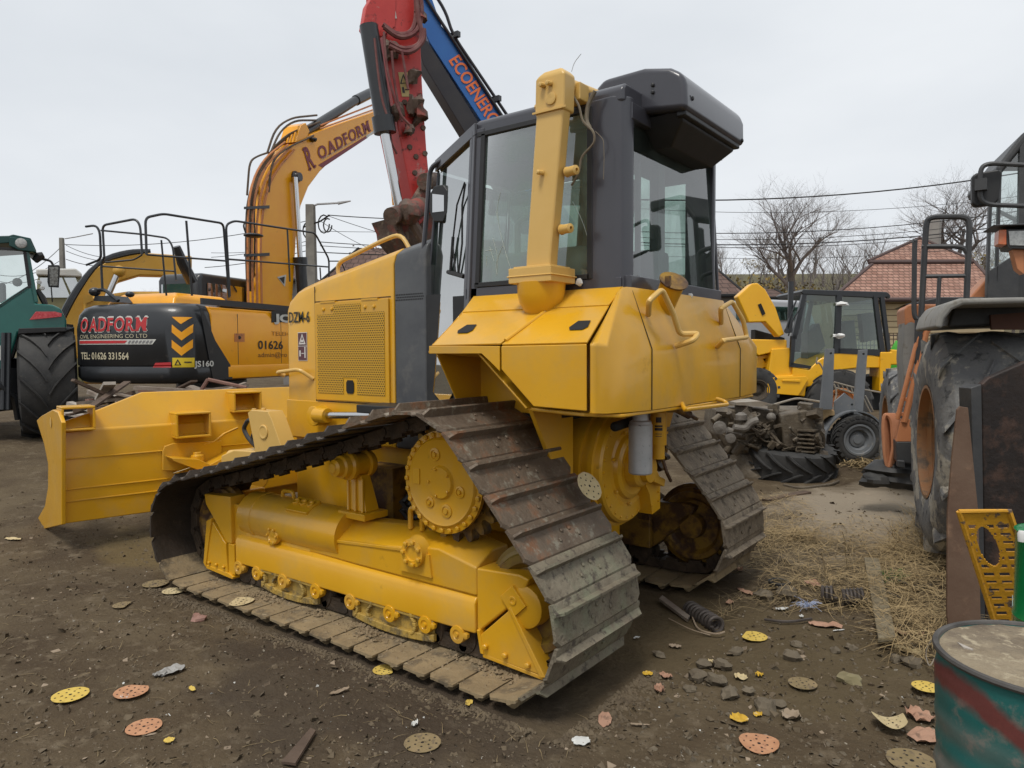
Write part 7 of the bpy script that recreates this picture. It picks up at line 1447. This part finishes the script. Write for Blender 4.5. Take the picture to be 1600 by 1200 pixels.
def rag(u, v, m_, label, w_, l_, seed, name='paper_scrap', cat='scrap', up=.012, h=.03, ang=None, grp=None):
    """crumpled flat scrap"""
    r = random.Random(seed); c = gp(u, v, up); a = r.uniform(0, 6.28) if ang is None else ang; X = V((math.cos(a), math.sin(a), 0)); Y = V((-X.y, X.x, 0)); G = []
    n1, n2 = 9, 7
    for i in range(n1):
        row = []
        for j in range(n2):
            s_ = i/(n1-1)*2-1; t_ = j/(n2-1)*2-1; e = 1-.12*abs(noise.noise(V((s_*1.3+seed, t_*1.3, 0))))*2
            p = c+X*(s_*l_*.5*e*(1-.15*t_*t_))+Y*(t_*w_*.5*e*(1-.4*s_*s_)); p.z += h*abs(noise.noise(V((s_*1.6+seed*2, t_*1.6, 5)))); row.append(p)
        G.append(row)
    b = MB(); b.grid(G); b.grid([[p-V((0, 0, .0015)) for p in r_[::-1]] for r_ in G]); tag(b.build(name, m_, angle=25), label, cat, grp)
PW = mat('white_paper', (.60, .60, .57), (.5, .5, .47), 8, .8); PG = mat('grey_torn_abrasive', (.28, .27, .25), (.36, .35, .33), 8, .85, c4=(.12, .11, .1), th4=.64, sc4=30); PO = mat('salmon_abrasive_strip', (.42, .25, .17), (.36, .2, .13), 8, .85, c4=(.2, .12, .08), th4=.62, sc4=20); PY = mat('yellow_torn_abrasive', (.58, .36, .03), (.5, .3, .03), 8, .8, c4=(.6, .6, .55), th4=.62, sc4=20); PB = mat('brown_cardboard', (.25, .19, .13), (.32, .25, .18), 8, .9)
SCR = ((268, 1048, PG, 'torn grey abrasive sheet lying left of the track', .11, .16, .05), (250, 1055, PG, 'crumpled grey wad at the end of the torn sheet', .06, .08, .06), (908, 1158, PW, 'crisp white paper piece at the bottom centre right', .08, .09, .02), (648, 1132, PW, 'small white plastic shard above the brown disc', .03, .05, .04), (945, 1126, PO, 'salmon triangular scrap near the track tail', .07, .15, .03), (530, 1080, PB, 'brown leaf like strip left of the track', .035, .13, .02), (300, 1076, DY, 'small yellow torn strip left of centre', .03, .07, .01), (1055, 1010, PB, 'grey brown wood chip by the track tail', .05, .08, .03), (1115, 1037, DP, 'cream crumpled wrapper between stones', .06, .08, .06), (1157, 1058, DP, 'striped cream fragment among stones', .07, .08, .04), (1186, 1054, PY, 'orange white crumpled scrap beside the striped fragment', .045, .05, .05), (1012, 1053, PY, 'yellow torn scrap pair near the track tail', .05, .06, .02), (1040, 1056, PO, 'orange brown torn scrap next to the yellow pair', .06, .08, .03), (1030, 1078, PO, 'brown folded piece with white corner', .06, .08, .06), (1155, 1123, PY, 'yellow torn disc piece with white backing', .09, .09, .04), (1184, 1117, PY, 'small mustard scrap right of the torn yellow piece', .04, .05, .03), (1236, 1119, PB, 'tan folded cardboard at the lower right', .09, .1, .07), (1437, 1120, PO, 'salmon torn sheet leaning at the barrel foot', .12, .14, .08), (1445, 1150, PO, 'large salmon scrap lower on the barrel foot', .12, .18, .04), (1150, 890, PO, 'pink curled scrap at the right track tail', .08, .12, .12), (1165, 925, PO, 'long salmon leaf shaped scrap in the straw', .06, .16, .04), (1140, 942, PO, 'small pinkish fragment below the leaf shaped scrap', .05, .08, .04), (1270, 912, PO, 'brown abrasive sheet fragment on the straw mound', .10, .16, .06), (1292, 922, PW, 'white paper corner behind the coil spring', .04, .05, .06), (1222, 952, PW, 'white and orange torn label on the straw', .05, .1, .03), (1252, 964, PW, 'small white triangular paper on the straw', .03, .03, .04), (1290, 977, PO, 'wide tan abrasive scrap in front of the springs', .1, .22, .05), (1415, 990, PO, 'curved salmon strip crossing behind the plank end', .05, .22, .06), (1420, 1018, DP, 'cream shell shaped scrap by the plank end', .06, .16, .05), (1000, 1132, PB, 'brown stick shaped scrap at the bottom', .02, .1, .01), (195, 1092, PW, 'white crumpled piece at the folded disc', .04, .05, .03), (264, 1157, DY, 'cream yellow scrap just below the round orange disc', .05, .05, .02), (20, 842, DP, 'cream tag shaped scrap at the left edge before the blade', .07, .2, .02), (733, 1098, DY, 'cream oval chip beside the track tail', .04, .07, .02), (995, 997, PW, 'white chip resting by the rear track', .02, .05, .02), (1310, 985, PW, 'white sliver beyond the stones', .015, .09, .01))
for i, (u, v, m_, lb, w_, l_, h) in enumerate(SCR): rag(u, v, m_, lb, w_, l_, i+3, h=h*.65)
b = MB(); 
for k in range(60):
    rg = random.Random(k); p = gp(1262, 950, .02); q = p+V((rg.gauss(0, .05), rg.gauss(0, .05), rg.uniform(.0, .05))); b.tube([p, p.lerp(q, .6)+V((0, 0, .02)), q], .0012, 3)
tag(b.build('plastic_net', mat('blue_white_plastic', (.25, .33, .55), (.55, .58, .65), 40, .5)), 'tangle of blue and white plastic beside the coil springs', 'plastic')
# planks, springs, stones
b = MB(); q4 = [gp(1350, 882, .03), gp(1373, 884, .03), gp(1400, 1010, .03), gp(1372, 1013, .03)]; q4 = [p_+V((0, 0, .03)) for p_ in q4]; b.prism(q4, (0, 0, .03)); tag(b.build('plank', mat('grey_olive_plank', (.15, .12, .07), (.23, .19, .12), 14, .85, bump=.5, bscale=40, stretch=(1, 1, 1)), bevel=.004), 'long grey weathered plank lying on straw toward the barrel', 'plank')
b = MB(); q4 = [gp(1030, 935, .05), gp(1035, 930, .05), gp(1078, 962, .03), gp(1074, 968, .03)]; b.slab(q4, .02); tag(b.build('wood_strip', WOOD[0]), 'thin wooden strip beside the left coil spring', 'wood strip')
b = MB(); q4 = [gp(440, 1195, .01), gp(486, 1142, .01), gp(494, 1146, .02), gp(462, 1198, .02)]; b.slab(q4[::-1], .012); tag(b.build('bark_strip', WOOD[1]), 'dark strip of bark at the bottom edge left of centre', 'bark')
def spring(u0, v0, u1, v1, r, n, wr, m_, label, up=.06):
    a = gp(u0, v0, up); c = gp(u1, v1, up); d_ = (c-a); L_ = d_.length; d_.normalize(); x = d_.cross(V((0, 0, 1))).normalized(); y = x.cross(d_); b = MB()
    b.tube([a+d_*(L_*i/(n*14))+x*(r*math.cos(i*2*math.pi/14))+y*(r*math.sin(i*2*math.pi/14)) for i in range(n*14+1)], wr, 7); tag(b.build('coil_spring', m_), label, 'spring', 'old coil springs')
SPR = mat('rusty_spring_steel', (.055, .045, .04), (.09, .075, .065), 6, .6, metal=.3, bump=.3)
spring(1078, 952, 1122, 978, .045, 9, .012, SPR, 'grey coil spring lying right of the left track tail', .04)
spring(1318, 935, 1352, 932, .05, 6, .012, SPR, 'rusty coil spring lying left of the grey plank')
spring(1285, 930, 1305, 930, .055, 3, .012, SPR, 'short dark coil spring left of the rusty one')
b = MB(); c_ = gp(1218, 912, .03); b.tube([c_+V((math.cos(a*math.pi/10)*.07, math.sin(a*math.pi/10)*.07, .01)) for a in range(21)], .014, 6); tag(b.build('rubber_ring', RUB), 'dark rubber ring half buried in the straw', 'ring')
b = MB(); b.tube(rnd([gp(1195, 968, .02), gp(1230, 973, .02), gp(1268, 967, .02)], .1), .009, 6); tag(b.build('iron_bar', SPR), 'thin dark bar lying in front of the springs', 'bar')
b = MB(); b.tube(rnd([gp(1082, 965, .02), gp(1090, 985, .03), gp(1120, 992, .03), gp(1132, 988, .03)], .1), .006, 6); b.tube(rnd([gp(1045, 967, .02), gp(1080, 985, .03), gp(1110, 993, .02)], .1), .004, 5); tag(b.build('old_wire', PB), 'pale twisted wire in front of the grey coil spring', 'wire')
for k, (p, lb) in enumerate(((((1400, 890), (1380, 925), (1420, 940)), 'black rubber strip lying right of the plank'), (((1395, 905), (1430, 920), (1455, 915)), 'second black rubber strip in the straw by the loader tyre'), (((1455, 1000), (1445, 1020), (1452, 1045), (1460, 1030)), 'thin looped wire standing behind the barrel'))):
    b = MB(); b.tube(rnd([gp(*q, .03+.02*(k == 2)) for q in p], .1), .014 if k < 2 else .003, 6); tag(b.build('rubber_strip' if k < 2 else 'old_wire', RUB if k < 2 else PT), lb, 'strip' if k < 2 else 'wire')
STN = mat('grey_stone', (.105, .083, .055), (.17, .138, .095), 6, .9, bump=.4, bscale=40); STT = mat('brick_fragment', (.26, .14, .11), (.34, .2, .16), 6, .9, bump=.3)
rg = random.Random(21)
def stone(u, v, r, m_, lab, grp='stones on the dirt'):
    p = gp(u, v, 0); b = MB(); s_ = rg.uniform(0, 99); b.sphere(p+V((0, 0, r*.35)), r, 9, (rg.uniform(.9, 1.4), rg.uniform(.8, 1.1), rg.uniform(.5, .75)), .7, s_); tag(b.build('stone', m_, angle=20), lab, 'stone', grp)
stone(310, 970, .045, STT, 'round pinkish stone left of the track')
stone(1326, 1067, .05, mat('mossy_brick_lump', (.20, .17, .09), (.26, .22, .13), 8, .9, bump=.3), 'mossy brick lump on the open dirt right of centre')
for (u, v, r) in ((1130, 1045, .05), (1195, 1110, .06), (1090, 1062, .05), (1120, 1070, .055), (1140, 1088, .045), (1238, 1032, .045), (1245, 1010, .03), (1150, 1022, .04), (1305, 1020, .03), (1330, 1015, .03), (1100, 1042, .045), (1030, 1025, .03), (1425, 1040, .05), (1400, 1035, .04), (1230, 935, .08), (1195, 935, .06), (1170, 1085, .035), (1215, 1105, .04), (1078, 1080, .03)): stone(u, v, r, STN, 'grey brown stone in the rubble right of the track tail', 'stones in the rubble')
# gravel, clods, crumbs
def scatter(name, n, m_, size, area, seed, flat=1.0, sub=5):
    r = random.Random(seed); b = MB(); k = 0
    while k < n:
        u = r.uniform(*area[0]); v = area[1][0]+(area[1][1]-area[1][0])*r.random()**1.2; d = ray(u, v)
        if d.z >= -.02: continue
        t = (.0-CAM.z)/d.z; p = CAM+d*t
        if -.55 < p.x < 3.6 and abs(p.y) < 1.55: k += 1; continue
        g_ = gh(p.x, p.y)
        p = CAM+d*((g_-CAM.z)/d.z)
        if -.5 < p.x < 3.5 and .6 < abs(p.y) < 1.55: k += 1; continue
        p.z = gh(p.x, p.y); s_ = r.uniform(*size)*(r.random()**2*1.4+.35)
        rot = Matrix.Rotation(r.uniform(0, 6), 3, V((r.uniform(-1, 1), r.uniform(-1, 1), r.uniform(-1, 1))).normalized()); sc_ = V((r.uniform(.7, 1.4), r.uniform(.7, 1.2), r.uniform(.4, .8)*flat))
        vs = [V((1, 0, -.3)), V((-.2, .95, -.2)), V((-.8, -.1, -.4)), V((.1, -.9, -.3)), V((.25, .15, .85)), V((-.4, .3, .5))]
        b.add([p+rot @ V((q.x*sc_.x*s_, q.y*sc_.y*s_, q.z*sc_.z*s_)) for q in vs], [(0, 1, 4), (1, 5, 4), (1, 2, 5), (2, 3, 5), (5, 3, 4), (3, 0, 4)]); k += 1
    tag(b.build(name, m_, flat=True), kind='stuff')
CLOD = mat('dirt_clod', (.085, .062, .038), (.15, .115, .072), 9, .95); PEB = mat('pale_pebble', (.20, .17, .13), (.32, .28, .22), 9, .9)
scatter('dirt_clods', 9000, CLOD, (.004, .018), ((-40, 1640), (800, 1230)), 1)
scatter('dirt_clods', 2200, CLOD, (.008, .024), ((-40, 1640), (640, 1000)), 2)
scatter('gravel', 2600, PEB, (.002, .008), ((-40, 1640), (830, 1230)), 3)
scatter('gravel', 900, STN, (.005, .018), ((980, 1470), (960, 1200)), 4)
scatter('paint_chips', 160, PW, (.003, .009), ((-40, 1500), (860, 1220)), 5, .2)
scatter('leaf_litter', 700, PB, (.006, .022), ((-40, 1500), (760, 1220)), 6, .12)
rg = random.Random(77); b = MB()
def crumb(p, s_):
    vs = [V((1, 0, -.3)), V((-.2, .95, -.2)), V((-.8, -.1, -.4)), V((.1, -.9, -.3)), V((.25, .15, .7)), V((-.4, .3, .5))]; R = Matrix.Rotation(rg.uniform(0, 6), 3, 'Z')
    b.add([p+R @ V((q.x*s_, q.y*s_, q.z*s_*.7)) for q in vs], [(0, 1, 4), (1, 5, 4), (1, 2, 5), (2, 3, 5), (5, 3, 4), (3, 0, 4)])
for k in range(420): crumb(V((rg.uniform(-.1, 3.0), 1.28-abs(rg.gauss(0, .09))+rg.uniform(-.02, .04), .062)), rg.uniform(.004, .020)*rg.random()+.003)
for k in range(260): crumb(V((rg.uniform(-.1, 3.0), rg.uniform(1.25, 1.48), .062)), rg.uniform(.003, .014)*rg.random()+.002)
for k in range(9):
    c_ = V((rg.uniform(-.05, 2.9), rg.uniform(1.2, 1.32), .06))
    for j in range(45): crumb(c_+V((rg.gauss(0, .07), rg.gauss(0, .03), rg.random()*.015)), rg.uniform(.005, .02))
tag(b.build('packed_mud', mat('dried_tan_mud', (.19, .14, .08), (.27, .20, .12), 9, .95), flat=True), kind='stuff')
b = MB()
for k in range(2600):
    x = rg.uniform(-.3, 3.3); y = 1.515+abs(rg.gauss(0, .05)); crumb(V((x, y, gh(x, y)+.003)), rg.uniform(.004, .018)*rg.random()+.003)
for k in range(900):
    y = rg.uniform(.6, 1.55); x = -.42-abs(rg.gauss(0, .08)); crumb(V((x, y, gh(x, y)+.003)), rg.uniform(.004, .022)*rg.random()+.003)
tag(b.build('churned_soil', CLOD, flat=True), kind='stuff')
# straw and dry grass
def straw(name, n, area, m_, seed, ln=(.08, .3), lift=.08, wd=.0022, stand=0):
    r = random.Random(seed); b = MB()
    for k in range(n):
        ang = r.uniform(0, 6.283); q = math.sqrt(r.random()); u = area[0]+area[2]*q*math.cos(ang); v = area[1]+area[3]*q*math.sin(ang)
        d = ray(u, v)
        if d.z > -.03: continue
        p = CAM+d*((.05-CAM.z)/d.z); p = CAM+d*((gh(p.x, p.y, False)-CAM.z)/d.z)
        if -.5 < p.x < 3.6 and -1.52 < p.y < 1.55: 
            if p.y > -1.5 and p.x > -.45: continue
        p.z = gh(p.x, p.y)+r.uniform(0, lift); a = r.uniform(0, 6.283); l_ = r.uniform(*ln); dz_ = r.uniform(-.2, .35)+stand*r.random(); x = V((math.cos(a), math.sin(a), dz_)).normalized(); s_ = V((-math.sin(a), math.cos(a), r.uniform(-.5, .5)))*wd
        pts = [p]; c_ = p
        for i in range(3): x = (x+V((r.uniform(-.25, .25), r.uniform(-.25, .25), -.12+.0*stand))).normalized(); c_ = c_+x*(l_/3); pts.append(V((c_.x, c_.y, max(c_.z, gh(c_.x, c_.y, False)+.004))))
        b.add([q_-s_*(1-.25*i) for i, q_ in enumerate(pts)]+[q_+s_*(1-.25*i) for i, q_ in enumerate(pts)], [(i, i+1, i+5, i+4) for i in range(3)])
    tag(b.build(name, m_, flat=True), kind='stuff')
straw('dry_grass', 2200, (1330, 885, 160, 75), STR, 1, (.08, .3), .10)
straw('dry_grass', 1500, (1240, 880, 140, 75), STR2, 2, (.06, .25), .07)
straw('dry_grass', 1600, (1210, 820, 70, 45), STR, 3, (.06, .22), .08)
straw('dry_grass', 2000, (1430, 930, 70, 110), STR, 4, (.1, .34), .12, stand=.4)
straw('dry_grass', 900, (1100, 930, 60, 50), STR2, 5, (.06, .22), .10, stand=.6)
straw('dry_grass', 500, (1440, 845, 60, 30), STR, 6, (.15, .4), .08, stand=1.2)
straw('dry_grass', 400, (1060, 945, 80, 40), mat('green_brown_stalks', (.10, .10, .04), (.16, .13, .06), 5, .9), 7, (.05, .18), .05, stand=.5)
straw('dry_stalks', 320, (500, 1050, 620, 160), STR2, 8, (.03, .11), .01, .0018)
straw('dry_stalks', 260, (150, 900, 330, 140), STR2, 9, (.04, .12), .01, .002)
straw('green_weeds', 160, (1395, 912, 22, 10), mat('green_weed', (.04, .11, .02), (.06, .14, .03), 5, .8), 10, (.04, .1), .05, .005, .5)
b = MB()
for k, (u, v, h) in enumerate(((1325, 900, .22), (1360, 880, .12), (1290, 905, .2), (1322, 860, .16))):
    p = gp(u, v); b.tube([p, p+V((.01, 0, h*.5)), p+V((.03, .01, h))], .003, 4)
tag(b.build('dry_stalk_clump', STR2), 'few thin upright dry stalks in the straw before the loader tyre', 'stalks')
